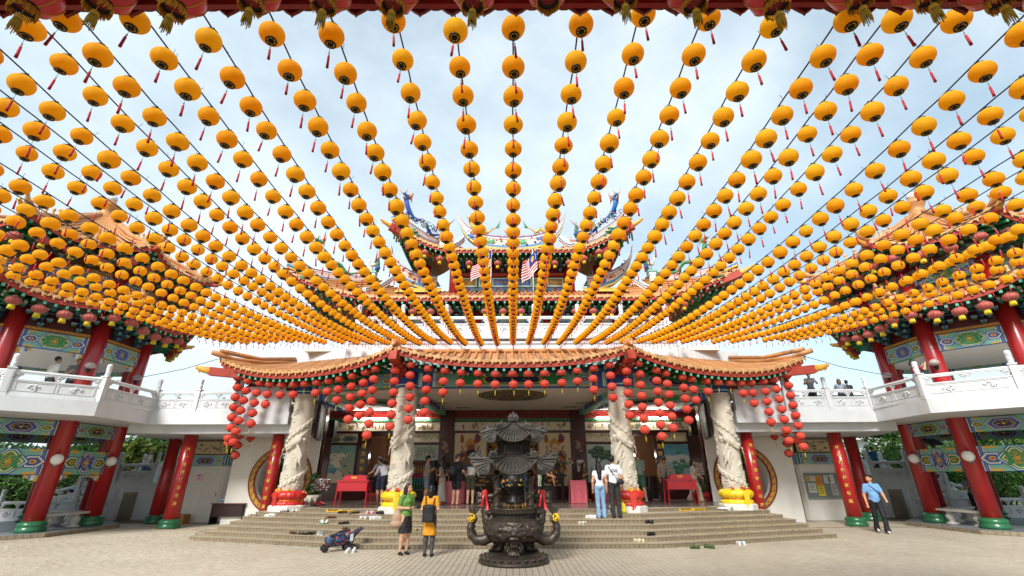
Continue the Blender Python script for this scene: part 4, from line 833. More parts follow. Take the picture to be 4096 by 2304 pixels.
def ridge_dragon(name, pts, r, cb, cs, head=True, lab=None, cat='statue'):
    """ridge dragon: scaly body, spines, legs with claws, maned head with horns and open jaws"""
    pts = [V(p) for p in pts]; n = len(pts); P = []
    for i in range(n - 1):
        p0, p1, p2, p3 = pts[max(i - 1, 0)], pts[i], pts[i + 1], pts[min(i + 2, n - 1)]
        for k in range(5):
            t = k / 5; P.append(.5 * ((2 * p1) + (p2 - p0) * t + (2 * p0 - 5 * p1 + 4 * p2 - p3) * t * t + (3 * p1 - p0 - 3 * p2 + p3) * t ** 3))
    P.append(pts[-1]); m = len(P); rad = [r * (1 - .8 * (i / (m - 1)) ** 1.6) * (.85 if i < 3 else 1) for i in range(m)]
    root = thing(name, lab, cat, tuple(pts[0]), group=None, world=True)
    b = MB().tube(P, rad, 10, cb)
    for i in range(1, m - 1): t = (P[i + 1] - P[i - 1]).normalized(); b.tube([P[i] + V((0, 0, rad[i] * .8)), P[i] + V((0, 0, rad[i] * 1.9)) + t * rad[i] * .8], [rad[i] * .35, .008], 4, cs)
    t = (P[-1] - P[-2]).normalized()
    for k in range(5): b.tube([P[-1], P[-1] + t * r * 1.6 + V((0, (k - 2) * r * .2, (k - 1) * r * .8)), P[-1] + t * r * 3 + V((0, (k - 2) * r * .4, (k - .5) * r * 1.5))], [r * .3, r * .2, .006], 5, cs)
    wobj('body', b, M_paint, root)
    for f, sd in ((.22, 1), (.25, -1), (.62, 1), (.66, -1)):
        i = int(f * (m - 1)); p = P[i]; lg = MB(); dn = V((0, sd * r * .9, 0)); k_ = p + dn + V((r * .8 * sd, 0, -r * .4)); f_ = k_ + V((-r * .3, sd * r * .3, -r * 1.4)); lg.tube([p, k_, f_], [r * .6, r * .4, r * .28], 6, cb)
        for c in range(4): lg.tube([f_, f_ + V(((c - 1.5) * r * .4, -r * .35, -r * .1)), f_ + V(((c - 1.5) * r * .7, -r * .6, -r * .45))], [r * .18, r * .14, .006], 4, cs)
        wobj('leg', lg, M_paint, root)
    hd = MB(); h = P[0]; t = (P[0] - P[2]).normalized(); fw = V((t.x, t.y - .5, 0)); fw = fw.normalized(); R_ = r * 1.1
    hd.ball(h, R_ * 1.25, 10, 6, cb); hd.tube([h, h + fw * R_ * 1.5 + V((0, 0, R_ * .25)), h + fw * R_ * 2.3 + V((0, 0, R_ * .4))], [R_ * .85, R_ * .6, R_ * .45], 8, cb); hd.tube([h - V((0, 0, R_ * .5)), h + fw * R_ * 1.3 - V((0, 0, R_ * .8)), h + fw * R_ * 1.9 - V((0, 0, R_ * .75))], [R_ * .6, R_ * .38, R_ * .2], 7, hx('c9b48a'))
    sdv = V((-fw.y, fw.x, 0))
    for s in (-1, 1):
        hd.ball(h + fw * R_ * .9 + sdv * s * R_ * .7 + V((0, 0, R_ * .75)), R_ * .32, 8, 5, hx('efe6d2')); hd.ball(h + fw * R_ * 1.1 + sdv * s * R_ * .78 + V((0, 0, R_ * .8)), R_ * .16, 6, 4, hx('181414'))
        hd.tube([h + sdv * s * R_ * .6 + V((0, 0, R_ * .9)), h + sdv * s * R_ * .9 - fw * R_ + V((0, 0, R_ * 2.0)), h + sdv * s * R_ * 1.0 - fw * R_ * 1.6 + V((0, 0, R_ * 3.2))], [R_ * .3, R_ * .2, .01], 5, hx('cdb47a'))
        hd.tube([h + fw * R_ * 2.2 + sdv * s * R_ * .4, h + fw * R_ * 2.8 + sdv * s * R_ * 1.2 + V((0, 0, R_)), h + fw * R_ * 2.5 + sdv * s * R_ * 1.6 + V((0, 0, R_ * 2.6))], [.03, .022, .008], 4, hx('c98a3c'))
        for k in range(6): a = k * .5 - .6; hd.tube([h - fw * R_ * .6 + sdv * s * R_ * .8, h - fw * R_ * 1.4 + sdv * s * R_ * (1.4 + .1 * k) + V((0, 0, R_ * a * 1.3)), h - fw * R_ * 2.3 + sdv * s * R_ * 1.3 + V((0, 0, R_ * a * 2.2))], [R_ * .3, R_ * .2, .01], 4, cs)
    for k in range(4): hd.tube([h + fw * R_ * (1.0 + .35 * k) - V((0, 0, R_ * .35)), h + fw * R_ * (1.05 + .35 * k) - V((0, 0, R_ * .75))], [R_ * .1, .004], 4, hx('efe6d2'))
    wobj('head', hd, M_paint, root)
    return root
# lower tier: wall, posts, painted bands, long flaring eave
MB().bb((-8.2, 24.3, 7.1), (8.2, 24.6, 11.4)).build('lower_wall', M_darkred, tower)
for x in np.linspace(-7.6, 7.6, 9): column(tower, x, 24.0, 7.1, 10.9, .22, False)
for a, b in zip(np.linspace(-7.6, 7.6, 9), np.linspace(-7.6, 7.6, 9)[1:]):
    beam(tower, (a + .2, 24.0, 9.45), (b - .2, 24.0, 9.45), .5, .2, int(round(a)) % 2, 0); MB().bb((a + .25, 24.2, 7.6), (b - .25, 24.28, 9.0), hx('2a2018')).bb((a + .35, 24.15, 8.0), (b - .35, 24.2, 8.7), hx('39526a')).build('window', M_paint, tower)
    place('bracket_set', BRK, tower, ((a + b) / 2, 24.05, 9.72), 0, (1.15, 1.1, 1))
def flare(x, x0, x1, h, p=2.0): return h * max(0.0, (abs(x) - x0) / (x1 - x0)) ** p
le = [(x, 22.55 - .5 * max(0, (abs(x) - 7) / 5) ** 2, 10.52 + flare(x, 6.6, 12, 1.35)) for x in np.linspace(-12, 12, 41)]; lr_ = [(x * .68, 25.15, 11.85 + flare(x, 8, 12, .9)) for x in np.linspace(-12, 12, 41)]
roof_edge(tower, le, lr_, .34, .2, sc=1.15, soff=1.3, tilt=.04)
for s in (-1, 1):
    e2 = [(s * lerp(12, 11.4, t), lerp(22.05, 29, t), 11.87 - 1.3 * t * (1.7 - t)) for t in np.linspace(0, 1, 9)]; r2 = [(s * lerp(8.16, 8, t), lerp(25.15, 29, t), 12.75) for t in np.linspace(0, 1, 9)]
    roof_edge(tower, e2, r2, .34, .2, sc=1.15, soff=.5, tilt=0.0)
    MB().bar((s * 8.2, 24.4, 10.5), (s * 12.1, 21.9, 11.55), .34, .36).build('corner_beam', M_fascia, tower); scroll_tip(tower, (s * 12.1, 21.9, 11.6), (s, -.6, .3), 1.1)
    # hip ridge with green dragon
    hp = [(s * 12.05, 22.0, 12.0), (s * 11.0, 22.8, 11.75), (s * 10.0, 23.6, 11.85), (s * 9.0, 24.4, 12.1), (s * 8.2, 25.1, 12.7)]; ridge_band(tower, hp, [.75, .55, .5, .45, .4], .3, RC)
    # gable ridge sweeping up to a horn
    gp = [(s * 4.6, 25.6, 12.1), (s * 5.4, 25.55, 12.15), (s * 6.2, 25.5, 12.45), (s * 6.8, 25.5, 12.95), (s * 7.2, 25.5, 13.6), (s * 7.45, 25.5, 14.3), (s * 7.58, 25.5, 15.1)]; ridge_band(tower, gp, [1.0, 1.0, .95, .8, .55, .3, .05], .32, RC, 'gable_ridge', [(.3, .4, .22, hx('2c5c9c')), (.45, .15, .1, hx('c98a3c'))])
    lp = [(s * 6.9, 25.45, 13.0), (s * 7.35, 25.0, 12.3), (s * 7.8, 24.4, 11.6), (s * 8.3, 23.6, 11.15)]; ridge_band(tower, lp, [.5, .5, .45, .4], .3, [(.25, hx('e4dcd4')), (.4, hx('a4483c')), (.6, hx('e4dcd4')), (.75, hx('3f7fae')), (1, hx('e4dcd4'))], 'gable_leg')
    ye = MB().grid(lambda u, v: V((s * lerp(4.2, 6.8, u), lerp(25.3, 24.2, v), lerp(12.2, 11.5, v))), 6, 3).build('yellow_slope', mat('ochre_plaster', hx('d9a94a'), .6, var=.15), tower)
# upper body
MB().bb((-3.7, 25.2, 11.2), (3.7, 25.5, 14.4)).build('upper_wall', M_darkred, tower)
for s in (-1, 1): MB().bb((s * 3.7, 25.2, 11.2), (s * 3.5, 31, 14.4)).build('upper_wall', M_darkred, tower); column(tower, s * 3.45, 25.0, 11.4, 14.0, .3, False); column(tower, s * 5.3, 26.2, 11.4, 14.0, .26, False)
for x0, x1, c, f in ((-3.1, -2.1, '8a6a2c', 'c9953c'), (-2.0, -1.25, '3f8a5c', 'c9953c'), (-1.2, 1.2, '2c5c9c', 'c9953c'), (1.25, 2.0, '3f8a5c', 'c9953c'), (2.1, 3.1, '8a6a2c', 'd9b04a')):
    mb = MB().bb((x0, 25.1, 12.17), (x1, 25.2, 12.76), hx('9cc9b4')); mb.bb((x0 + .05, 25.09, 12.22), (x1 - .05, 25.11, 12.71), hx('dfe4da')); mb.bb((x0 + .08, 25.08, 12.25), (x1 - .08, 25.1, 12.68), hx(c))
    for k in range(int((x1 - x0) * 6)):
        xx = lerp(x0 + .15, x1 - .15, (k + .5) / int((x1 - x0) * 6)); mb.tube([(xx + cos(u) * .07, 25.07, 12.46 + sin(u + k) * .1) for u in np.linspace(0, 4.2, 6)], .02, 4, hx(f), False)
    mb.build('painted_panel', M_paint, tower)
for i in range(8):
    x = -3.0 + i * .86; mb = MB().bb((x - .36, 25.1, 11.5), (x + .36, 25.16, 12.12), hx('46586a')); mb.bb((x - .42, 25.04, 11.45), (x - .37, 25.18, 12.15), hx('8c1c18')); mb.ball((x, 25.06, 11.82), .13, 8, 5, hx('1c1616')); mb.build('window', mat('upper_window', None, .25, var=.1), tower)
for i in range(6): place('bracket_set', BRK, tower, (-2.9 + i * 1.16, 25.1, 13.1), 0, (1.1, 1.5, 1.25))
MB().bb((-3.6, 25.0, 12.86), (3.6, 25.2, 13.02)).build('red_beam', M_fascia, tower)
# upper roof
ue = [(x, 23.55 - .6 * max(0, (abs(x) - 3.2) / 3.6) ** 2, 13.88 + flare(x, 3.2, 6.85, 1.4, 1.8)) for x in np.linspace(-6.85, 6.85, 31)]; ur = [(x * .55, 26.6, 15.3 + flare(x, 4, 6.85, .5)) for x in np.linspace(-6.85, 6.85, 31)]
roof_edge(tower, ue, ur, .3, .3, sc=1.1, soff=1.2, tilt=.04)
for s in (-1, 1):
    e2 = [(s * lerp(6.85, 6.4, t), lerp(22.98, 29.5, t), 15.28 - 1.2 * t * (1.7 - t)) for t in np.linspace(0, 1, 9)]; r2 = [(s * lerp(3.77, 3.77, t), lerp(26.6, 29.5, t), 15.9) for t in np.linspace(0, 1, 9)]
    roof_edge(tower, e2, r2, .3, .25, sc=1.1, soff=.5, tilt=0.0)
    MB().bar((s * 3.6, 25.3, 14.0), (s * 7.0, 22.8, 15.0), .3, .4).build('corner_beam', M_fascia, tower); scroll_tip(tower, (s * 7.0, 22.8, 15.05), (s, -.7, .25), 1.0)
    MB().bar((s * 3.6, 25.0, 13.9), (s * 5.6, 23.6, 13.9), .22, .26).build('red_beam', M_fascia, tower)
    hp = [(s * 6.95, 22.95, 15.55), (s * 6.2, 23.7, 15.15), (s * 5.3, 24.6, 14.95), (s * 4.5, 25.5, 15.1), (s * 3.9, 26.3, 15.5)]; ridge_band(tower, hp, [.85, .6, .5, .45, .4], .3, RC)
    lp = [(s * 3.25, 26.5, 15.9), (s * 3.55, 25.6, 15.0), (s * 3.75, 24.8, 14.5), (s * 3.9, 24.2, 14.3)]; ridge_band(tower, lp, [.5, .5, .45, .4], .3, [(.25, hx('e4dcd4')), (.4, hx('a4483c')), (.6, hx('e4dcd4')), (.75, hx('3f7fae')), (1, hx('e4dcd4'))], 'gable_leg')
rx = [0, .7, 1.4, 2.0, 2.5, 2.9, 3.2, 3.42, 3.58, 3.68]; rz_ = [15.3, 15.32, 15.4, 15.55, 15.8, 16.15, 16.6, 17.1, 17.7, 18.3]; rh = [.95, .95, .95, .95, .95, .9, .75, .55, .3, .03]
pts = [(-x, 26.5, z) for x, z in zip(rx[::-1], rz_[::-1])] + [(x, 26.5, z) for x, z in zip(rx[1:], rz_[1:])]; hs = rh[::-1] + rh[1:]
ridge_band(tower, pts, hs, .4, RC, 'main_ridge', [(.32, .42, .2, hx('2c5c9c')), (.42, .3, .2, hx('4f9a6a')), (.5, .3, .22, hx('e0c4b4')), (.58, .3, .2, hx('4f9a6a')), (.68, .42, .2, hx('2c5c9c'))])
ridge_dragon('ridge_dragon', [(-6.35, 23.3, 17.3), (-6.25, 23.4, 16.7), (-5.9, 23.8, 16.1), (-5.4, 24.3, 16.2), (-5.0, 24.8, 15.6), (-4.5, 25.2, 15.75), (-4.1, 25.6, 15.45)], .15, hx('3c5cb0'), hx('c97a4c'), lab='blue ridge dragon rearing on the left corner of the top roof')
ridge_dragon('ridge_dragon', [(6.25, 23.3, 17.2), (6.2, 23.4, 16.7), (5.9, 23.8, 16.2), (5.4, 24.3, 16.0), (5.0, 24.8, 15.7), (4.5, 25.2, 15.6), (4.0, 25.7, 15.5)], .15, hx('2f6cb8'), hx('c97a4c'), lab='blue ridge dragon rearing on the right corner of the top roof')
ridge_dragon('ridge_dragon', [(-2.75, 26.4, 17.55), (-2.6, 26.4, 17.05), (-2.2, 26.4, 16.65), (-1.9, 26.4, 16.85), (-1.6, 26.4, 16.6), (-1.3, 26.4, 16.85), (-1.05, 26.4, 16.95)], .11, hx('d0a32c'), hx('3f8a5c'), lab='yellow dragon on the left half of the main ridge')
ridge_dragon('ridge_dragon', [(2.75, 26.4, 17.55), (2.6, 26.4, 17.05), (2.2, 26.4, 16.65), (1.9, 26.4, 16.85), (1.6, 26.4, 16.6), (1.3, 26.4, 16.85), (1.05, 26.4, 16.95)], .11, hx('d0a32c'), hx('3f8a5c'), lab='yellow dragon on the right half of the main ridge')
ridge_dragon('ridge_dragon', [(-10.9, 22.8, 14.0), (-10.8, 22.9, 13.4), (-10.4, 23.2, 12.9), (-9.9, 23.6, 13.0), (-9.5, 24.0, 12.6), (-9.0, 24.4, 12.8), (-8.5, 24.8, 12.9)], .125, hx('4f9a6a'), hx('c98a4c'), lab='green ridge dragon on the left corner of the middle roof')
ridge_dragon('ridge_dragon', [(10.9, 22.8, 14.0), (10.8, 22.9, 13.4), (10.4, 23.2, 12.9), (9.9, 23.6, 13.0), (9.5, 24.0, 12.6), (9.0, 24.4, 12.8), (8.5, 24.8, 12.9)], .125, hx('3f8a4c'), hx('c98a4c'), lab='green ridge dragon on the right corner of the middle roof')
def crane(p, s, lab):
    r = thing('ridge_crane', lab, 'statue', p); b = MB(); b.ball((0, 0, .42), .16, 10, 6, hx('d6cfc0'), (1.3, .8, .8)); b.tube([(s * .15, 0, .5), (s * .25, 0, .7), (s * .2, 0, .88)], [.06, .04, .035], 7, hx('e0dccf')); b.ball((s * .22, 0, .9), .055, 7, 5, hx('e0dccf')); b.tube([(s * .25, 0, .9), (s * .42, 0, .86)], [.02, .004], 4, hx('a8884a'))
    for k in (-.05, .05): b.tube([(0, k, .35), (0, k, .0)], .015, 5, hx('8a7a5a'))
    b.build('body', M_paint, r)
    w = MB()
    for k in range(6): w.tube([(-s * .05, 0, .5), (-s * (.2 + .06 * k), -.1, .75 + .05 * k), (-s * (.35 + .09 * k), -.15, .85 + .09 * k)], [.05, .04, .008], 5, hx('b9b3a4') if k % 2 else hx('8c8576'))
    w.build('wing', M_paint, r)
    t = MB().box((0, 0, -.09), (.55, .4, .12), hx('7fb0a8')).box((0, 0, -.22), (.4, .3, .16), hx('dfe4da')); t.box((0, 0, -.5), (.3, .25, .45), hx('dfe4da')); t.tube([(s * -.25, .05, 0), (s * -.28, .05, .5), (s * -.25, .05, 1.1)], [.14, .12, .01], 7, hx('2c6a4c')); t.ball((s * -.3, 0, .2), .16, 8, 5, hx('2c4c8c')); t.build('pedestal', M_paint, r)
for s, l1, l2 in ((-1, 'crane statue on a pedestal at the left end of the main ridge', 'crane statue on a pedestal above the left middle roof'), (1, 'crane statue on a pedestal at the right end of the main ridge', 'crane statue on a pedestal above the right middle roof')): crane((s * 4.35, 25.2, 15.6), s, l1); crane((s * 8.3, 24.6, 13.0), s, l2)
# lattice flames and clouds on ridges
for s in (-1, 1):
    rr = random.Random(4)
    for i in range(34):
        mb = MB(); x = s * rr.uniform(4.2, 6.6); y = 28.2 - abs(x) * .75; z = 15.75 + .15 * abs(abs(x) - 4.6) + rr.uniform(0, .3); mb.tube([(x + .11 * u * cos(u) * .4, y - .1, z + .11 * u * sin(u) * .4) for u in np.linspace(0, 5, 9)], .026, 4, rr.choice([hx('3c7a6a'), hx('2c5c9c'), hx('e0dccf')]), False); mb.build('ridge_scroll', M_paint, tower)
mb = MB()
for i in range(14): x = (-1) ** i * (.1 + .09 * i); mb.tube([(x + .07 * u * cos(u) * .4, 26.45, 16.3 + .02 * i % .1 + .07 * u * sin(u) * .4) for u in np.linspace(0, 5, 9)], .02, 4, hx('4a5a6a'), False)
for k in range(7): mb.tube([(0, 26.4, 16.3), (.16 * (k - 3), 26.4, 16.7), (.2 * (k - 3), 26.4, 17.0 + .1 * (3 - abs(k - 3)))], [.05, .04, .006], 5, hx('c98a3c'))
mb.build('ridge_finial', M_paint, tower)
rr = random.Random(8)
for i in range(70):      # blossoms modelled on the ridges
    if i < 40: t = rr.uniform(-1, 1); x = 3.1 * t; y = 26.27; z = 15.55 + .28 * t * t + abs(t) ** 6 * .5 + rr.uniform(0, .6)
    else: sg = rr.choice((-1, 1)); q = rr.random(); x = sg * lerp(4.8, 7.1, q); y = 25.3; z = 12.3 + 1.3 * q ** 3 + rr.uniform(0, .65)
    MB().ball((x, y, z), rr.uniform(.05, .1), 7, 4, rr.choice([hx('2c5c9c'), hx('c98a3c'), hx('b0402c'), hx('3f8a5c'), hx('e4dcd4'), hx('c9688a')]), (1, .5, .8)).build('ridge_blossom', M_paint, tower)
# ---------------------------------------------------------------- flags
def flag(x, wave_dir, lab, sag_, w=1.35, h=.95):
    r = thing('national_flag', lab, 'flag', (x, 19.75, 9.0)); MB().tube([(0, 0, 0), (0, 0, 2.95)], .022, 8, None).build('pole', mat('flag_pole', hx('d8d6d0'), .4, var=.05), r); MB().ball((0, 0, 2.97), .045, 8, 5).build('pole_finial', M_goldtxt, r)
    nu, nv = 28, 28
    def P(u, v):   # u along the fly, v down the hoist; hanging in folds
        L_ = u * w; dr = wave_dir; x_ = dr * (L_ * sag_[0]) + sag_[2]; z_ = 2.88 - v * h - L_ * sag_[1] + .04 * sin(v * 3); y_ = -.13 * sin(u * 7 + v * 1.5) * (.3 + u) - .03; return V((x_ + .05 * sin(u * 9 + v * 3) * u, y_, z_))
    mb = MB(); rd, wh, bl, yl = hx('c2202c'), hx('e8e6e2'), hx('1f3a8c'), hx('f0c020')
    for j in range(nv):
        for i in range(nu):
            u, v = (i + .5) / nu, (j + .5) / nv; c = rd if int(v * 14) % 2 == 0 else wh
            if u < .5 and v < 8 / 14:
                c = bl; a, b = (u - .17) / .5 * w * .75, (v - .285) * h; rr1 = math.hypot(a, b); rr2 = math.hypot(a - .06, b)
                if rr1 < .17 and rr2 > .14: c = yl
                a2, b2 = (u - .32) / .5 * w * .6, (v - .285) * h; an = atan2(b2, a2); rr3 = math.hypot(a2, b2)
                if rr3 < .15 * (.55 + .45 * abs(cos(an * 7))): c = yl
            mb.add([P(i / nu, j / nv), P((i + 1) / nu, j / nv), P((i + 1) / nu, (j + 1) / nv), P(i / nu, (j + 1) / nv)], [(0, 1, 2, 3)], c, True)
    mb.build('cloth', mat('flag_cloth', None, .7, var=.06, trans=.25), r)
flag(1.0, -1, 'striped flag with crescent hanging from the pole right of the centre string', (.5, .55, .22), 1.45, 1.05)
flag(-1.0, -1, 'striped flag with crescent blowing left of the centre string', (.62, .62, 0), 1.45, .85)
# ---------------------------------------------------------------- corner pavilions and galleries
M_pfloor = mat('pavilion_floor', hx('70757a'), .35, var=.12, vs=4)
M_kerb = mat('kerb_tile', hx('8a7d68'), .6, var=.3, vs=9)
def octp(cx, cy_, R, a): return V((cx + R * cos(a), cy_ + R * sin(a), 0))
def finial(root, x, y, z):
    return MB().lathe([(.55, z - .3), (.5, z), (.3, z + .15), (.28, z + .35), (.4, z + .55), (.42, z + .65), (.25, z + .75), (.2, z + .85)], 16, (x, y, 0), None).build('finial', M_tile, root), MB().ball((x, y, z + 1.0), .2, 12, 8).build('finial_ball', M_white, root)
def roof_beasts(root, path, s=1.0):
    S_ = SDF(.03 * s, .03 * s); rr = random.Random(int(path[0][0] * 7) + int(path[0][2] * 13))
    pts = [V(p) for p in path]
    for p, d, t in along(pts, .42):
        S_.cap(p, p + V((0, 0, .16 * s)), .075 * s, .05 * s); S_.ell(p + V((rr.uniform(-.03, .03), rr.uniform(-.03, .03), .26 * s)), (.06 * s, .06 * s, .07 * s)); S_.cap(p + V((0, 0, .2 * s)) , p + d * .12 * s + V((0, 0, .32 * s)), .03 * s, .015 * s)
    S_.path(pts, .085 * s); q, d0 = pts[0], (pts[0] - pts[1]).normalized()
    for k in range(5): S_.cap(q, q + d0 * (.12 + .05 * k) * s + V((0, 0, (.05 + .08 * k) * s)), .07 * s, .025 * s)
    return obj('ridge_beasts', S_.mesh('ridge_beasts', None, M_drip), root)
PAVS = {}
for sx in (-1, 1):
    side = 'left' if sx < 0 else 'right'; cx, cy_ = sx * 18.0, 17.4; R = 2.87; A0 = 0 if sx < 0 else pi
    pav = thing('pavilion', f'two-storey octagonal red-columned pavilion with tiled roofs at the {side} edge', 'pavilion', (cx, cy_, 0), group='corner pavilions', world=True); PAVS[sx] = pav
    ang = [A0 + sx * -1 * (radians(-22.5) + k * pi / 4) for k in range(8)] if sx > 0 else [radians(-22.5) + k * pi / 4 for k in range(8)]
    # k=0: near corner (D), k=1: far corner (C); vis sides: -2..1 (k, k+1)
    o8 = [(cx + 3.75 * cos(a), cy_ + 3.75 * sin(a)) for a in ang]; o8 = o8 if sx < 0 else o8[::-1]
    MB().prism(o8, (0, 0, 0), (1, 0, 0), (0, 1, 0), (0, 0, 1), -.05, .12, None).build('floor', M_pfloor, pav)
    kt = MB().box((0, 0, 0), (.15, .04, .11)).mesh('kerb_tile', M_kerb)
    for k in (-1, 0, 1):
        a, b = octp(cx, cy_, 3.77, ang[k]), octp(cx, cy_, 3.77, ang[(k + 1) % 8])
        for p, d, t in along([a, b], .16): place('kerb_tile', kt, pav, (p.x, p.y, .065), atan2(d.y, d.x))
    for k in range(8):
        p = octp(cx, cy_, R, ang[k]); column(pav, p.x, p.y, .12, 9.3, .265)
    for k in range(8):
        a, b = octp(cx, cy_, R, ang[k]), octp(cx, cy_, R, ang[(k + 1) % 8]); d = (b - a).normalized(); mid = (a + b) / 2; nrm = (mid - V((cx, cy_, 0))).normalized(); rzn = atan2(nrm.y, nrm.x) + pi / 2
        a2, b2 = a + d * .2, b - d * .2; sch = k % 2; up = lambda z: V((0, 0, z))
        beam(pav, a2 + up(2.2), b2 + up(2.2), .78, .16, sch, 0); beam(pav, a2 + up(3.26), b2 + up(3.26), .46, .18, 1 - sch, 1)
        beam(pav, a2 + up(6.13), b2 + up(6.13), .58, .16, sch, 0)
        L_ = (b - a).length; fr = place('fret_rail', fret_mesh(L_ - .1), pav, mid + up(6.5), atan2(d.y, d.x))
        if k in (6, 7, 0, 1):
            MB().bar(a2 + up(6.88), b2 + up(6.88), .06, .66, hx('5a1a16')).build('bracket_board', M_paint, pav)
            for t in (.27, .73): place('bracket_set', BRK, pav, a.lerp(b, t) + up(6.58) + nrm * .02, rzn, (1.0, 1.0, 1.0))
            beam(pav, a2 + up(8.62), b2 + up(8.62), .5, .16, sch, 0); place('fret_rail', fret_mesh(L_ - .1), pav, mid + up(8.93), atan2(d.y, d.x))
            for t in (.27, .73): place('bracket_set', BRK, pav, a.lerp(b, t) + up(9.0) + nrm * .02, rzn, (1.0, 1.1, .85))
            # scalloped corner spandrels below beams
            for zz in (1.8, 5.83):
                for t, s2 in ((.1, 1), (.9, -1)):
                    sp = MB(); 
                    for i in range(5): sp.box((s2 * i * .09, 0, -.05 - .035 * (4 - i) * .5), (.085, .05, .1 + .035 * (4 - i)), [hx('b5432c'), hx('d8a63c'), hx('dfe4da'), hx('2c5ba6'), hx('d8a63c')][i])
                    for i in range(3): sp.tube([(s2 * (.06 + .1 * i) + .05 * cos(u), -.03, -.07 + .04 * sin(u)) for u in np.linspace(0, 5, 7)], .012, 4, hx('e8e4d8'), False)
                    place('spandrel', sp.mesh('spandrel', M_paint), pav, a.lerp(b, t) + up(zz), rzn if s2 == 1 else rzn)
        # eaves
        vis = k in (6, 7, 0, 1)
        for Re, zl, zr, Rr, zt in ((4.5, 7.33, .4, 2.95, 8.1), (4.55, 9.6, .42, .4, 12.2)):
            e0, e1 = octp(cx, cy_, Re, ang[k]), octp(cx, cy_, Re, ang[(k + 1) % 8]); r0, r1 = octp(cx, cy_, Rr, ang[k]), octp(cx, cy_, Rr, ang[(k + 1) % 8])
            ee = [e0.lerp(e1, t) * 1 + V((0, 0, zl + zr * cub(t, 2.4))) + nrm * (.18 * cub(t, 2) - .1) for t in np.linspace(0, 1, 9)]; rr_ = [r0.lerp(r1, t) + V((0, 0, zt)) for t in np.linspace(0, 1, 9)]
            ok = vis
            roof_edge(pav, ee, rr_, .28, .35 if zt > 9 else .12, tiles=ok, rafters=ok, fascia=.2, soff=1.15)
            hp = [octp(cx, cy_, Re + .35, ang[k]) + V((0, 0, zl + zr + .22)), octp(cx, cy_, Re - .3, ang[k]) + V((0, 0, zl + zr + .08)), octp(cx, cy_, lerp(Re, Rr, .5), ang[k]) + V((0, 0, lerp(zl + zr, zt, .42))), octp(cx, cy_, Rr, ang[k]) + V((0, 0, zt + .08))]
            if zt > 9: hip(pav, hp, .1)
            else: hip(pav, hp, .09)
            if k in (7, 0, 1, 2): roof_beasts(pav, hp[:3], 1.0); dv = octp(0, 0, 1, ang[k]); MB().bar(octp(cx, cy_, 3.0, ang[k]) + V((0, 0, zl + .2)), octp(cx, cy_, Re + .3, ang[k]) + V((0, 0, zl + zr - .12)), .2, .22).build('corner_beam', M_fascia, pav); scroll_tip(pav, octp(cx, cy_, Re + .28, ang[k]) + V((0, 0, zl + zr - .1)), (dv.x, dv.y, .15), .8)
    finial(pav, cx, cy_, 12.3)
    MB().lathe([(2.75, 5.98), (0, 5.98)], 8, (cx, cy_, 0), None, False, pi / 8).build('ceiling', M_ceil, pav); MB().lathe([(3.0, 9.0), (0, 9.0)], 8, (cx, cy_, 0), None, False, pi / 8).build('ceiling', M_ceil, pav)
    MB().lathe([(2.7, 8.0), (2.7, 8.3), (2.6, 8.35)], 8, (cx, cy_, 0), None, False, pi / 8).build('upper_parapet', M_white, pav)
    # ---- gallery
    gal = thing('gallery', f'white concrete gallery with carved balustrade on the {side}', 'balcony', (sx * 13, 19, 0), group='side galleries', world=True)
    gp = [(8.35, 17.5), (13.45, 17.4), (13.3, 14.9), (14.95, 13.4), (19.5, 12.6), (22.5, 14), (23, 22), (11.6, 22), (11.6, 19.9), (8.35, 19.9)]; gp = [(sx * a, b) for a, b in gp]; gp = gp if sx < 0 else gp[::-1]
    MB().prism(gp[::-1], (0, 0, 0), (1, 0, 0), (0, 1, 0), (0, 0, 1), 3.52, 3.97).build('slab', M_white, gal)
    hp = [(8.35, 17.8), (13.1, 17.75), (14.2, 17.5), (15.0, 19.6), (15.2, 22), (11.6, 22), (11.6, 19.9), (8.35, 19.9)]; hp = [(sx * a, b) for a, b in hp]; hp = hp if sx > 0 else hp[::-1]
    MB().prism(hp, (0, 0, 0), (1, 0, 0), (0, 1, 0), (0, 0, 1), 3.22, 3.53).build('edge_beam', M_white, gal)
    MB().bb((sx * 8.4, 17.52, 3.97), (sx * 10.2, 17.72, 4.9)).build('parapet', M_white, gal)
    balustrade(gal, [(sx * 10.35, 17.52), (sx * 13.5, 17.5)], 3.97, 1.6, .85, True, False); balustrade(gal, [(sx * 13.48, 17.48), (sx * 13.38, 14.98), (sx * 15.0, 13.52), (sx * 18.9, 12.85)], 3.97, 2.2, .85)
    if sx > 0: balustrade(gal, [(sx * 13.6, 21.8), (sx * 22, 21.8)], 3.97, 2.0, .85)
    else: balustrade(gal, [(sx * 13.6, 21.8), (sx * 22, 21.8)], 3.97, 2.0, .85)
    cA = column(gal, sx * 12.45, 18.5, 0, 3.23, .25); cB = column(gal, sx * 14.5, 20.6, 0, 3.23, .25); column(gal, sx * 11.2, 20.9, 0, 3.23, .18)
    dirc = V((-sx * 12.45, -18.5, 0)).normalized(); rzc = atan2(dirc.y, dirc.x) + pi / 2
    for i, ch in enumerate(COUPLETS['outer_' + side]):
        me = TX[ch].copy(); me.materials.append(M_goldtxt); o = place('lettering', me, gal, V((sx * 12.45, 18.5, 2.68 - i * .265)) + dirc * .256, rzc, (.66, .66, 1)); o.rotation_euler = (pi / 2, 0, rzc)
    # kerb strip of the covered walk
    for p, d, t in along([(sx * 9.6, 17.9, 0), (sx * 12.0, 17.95, 0), (sx * 14.4, 17.9, 0)], .16): place('kerb_tile', kt, gal, (p.x, p.y, -.02), atan2(d.y, d.x))
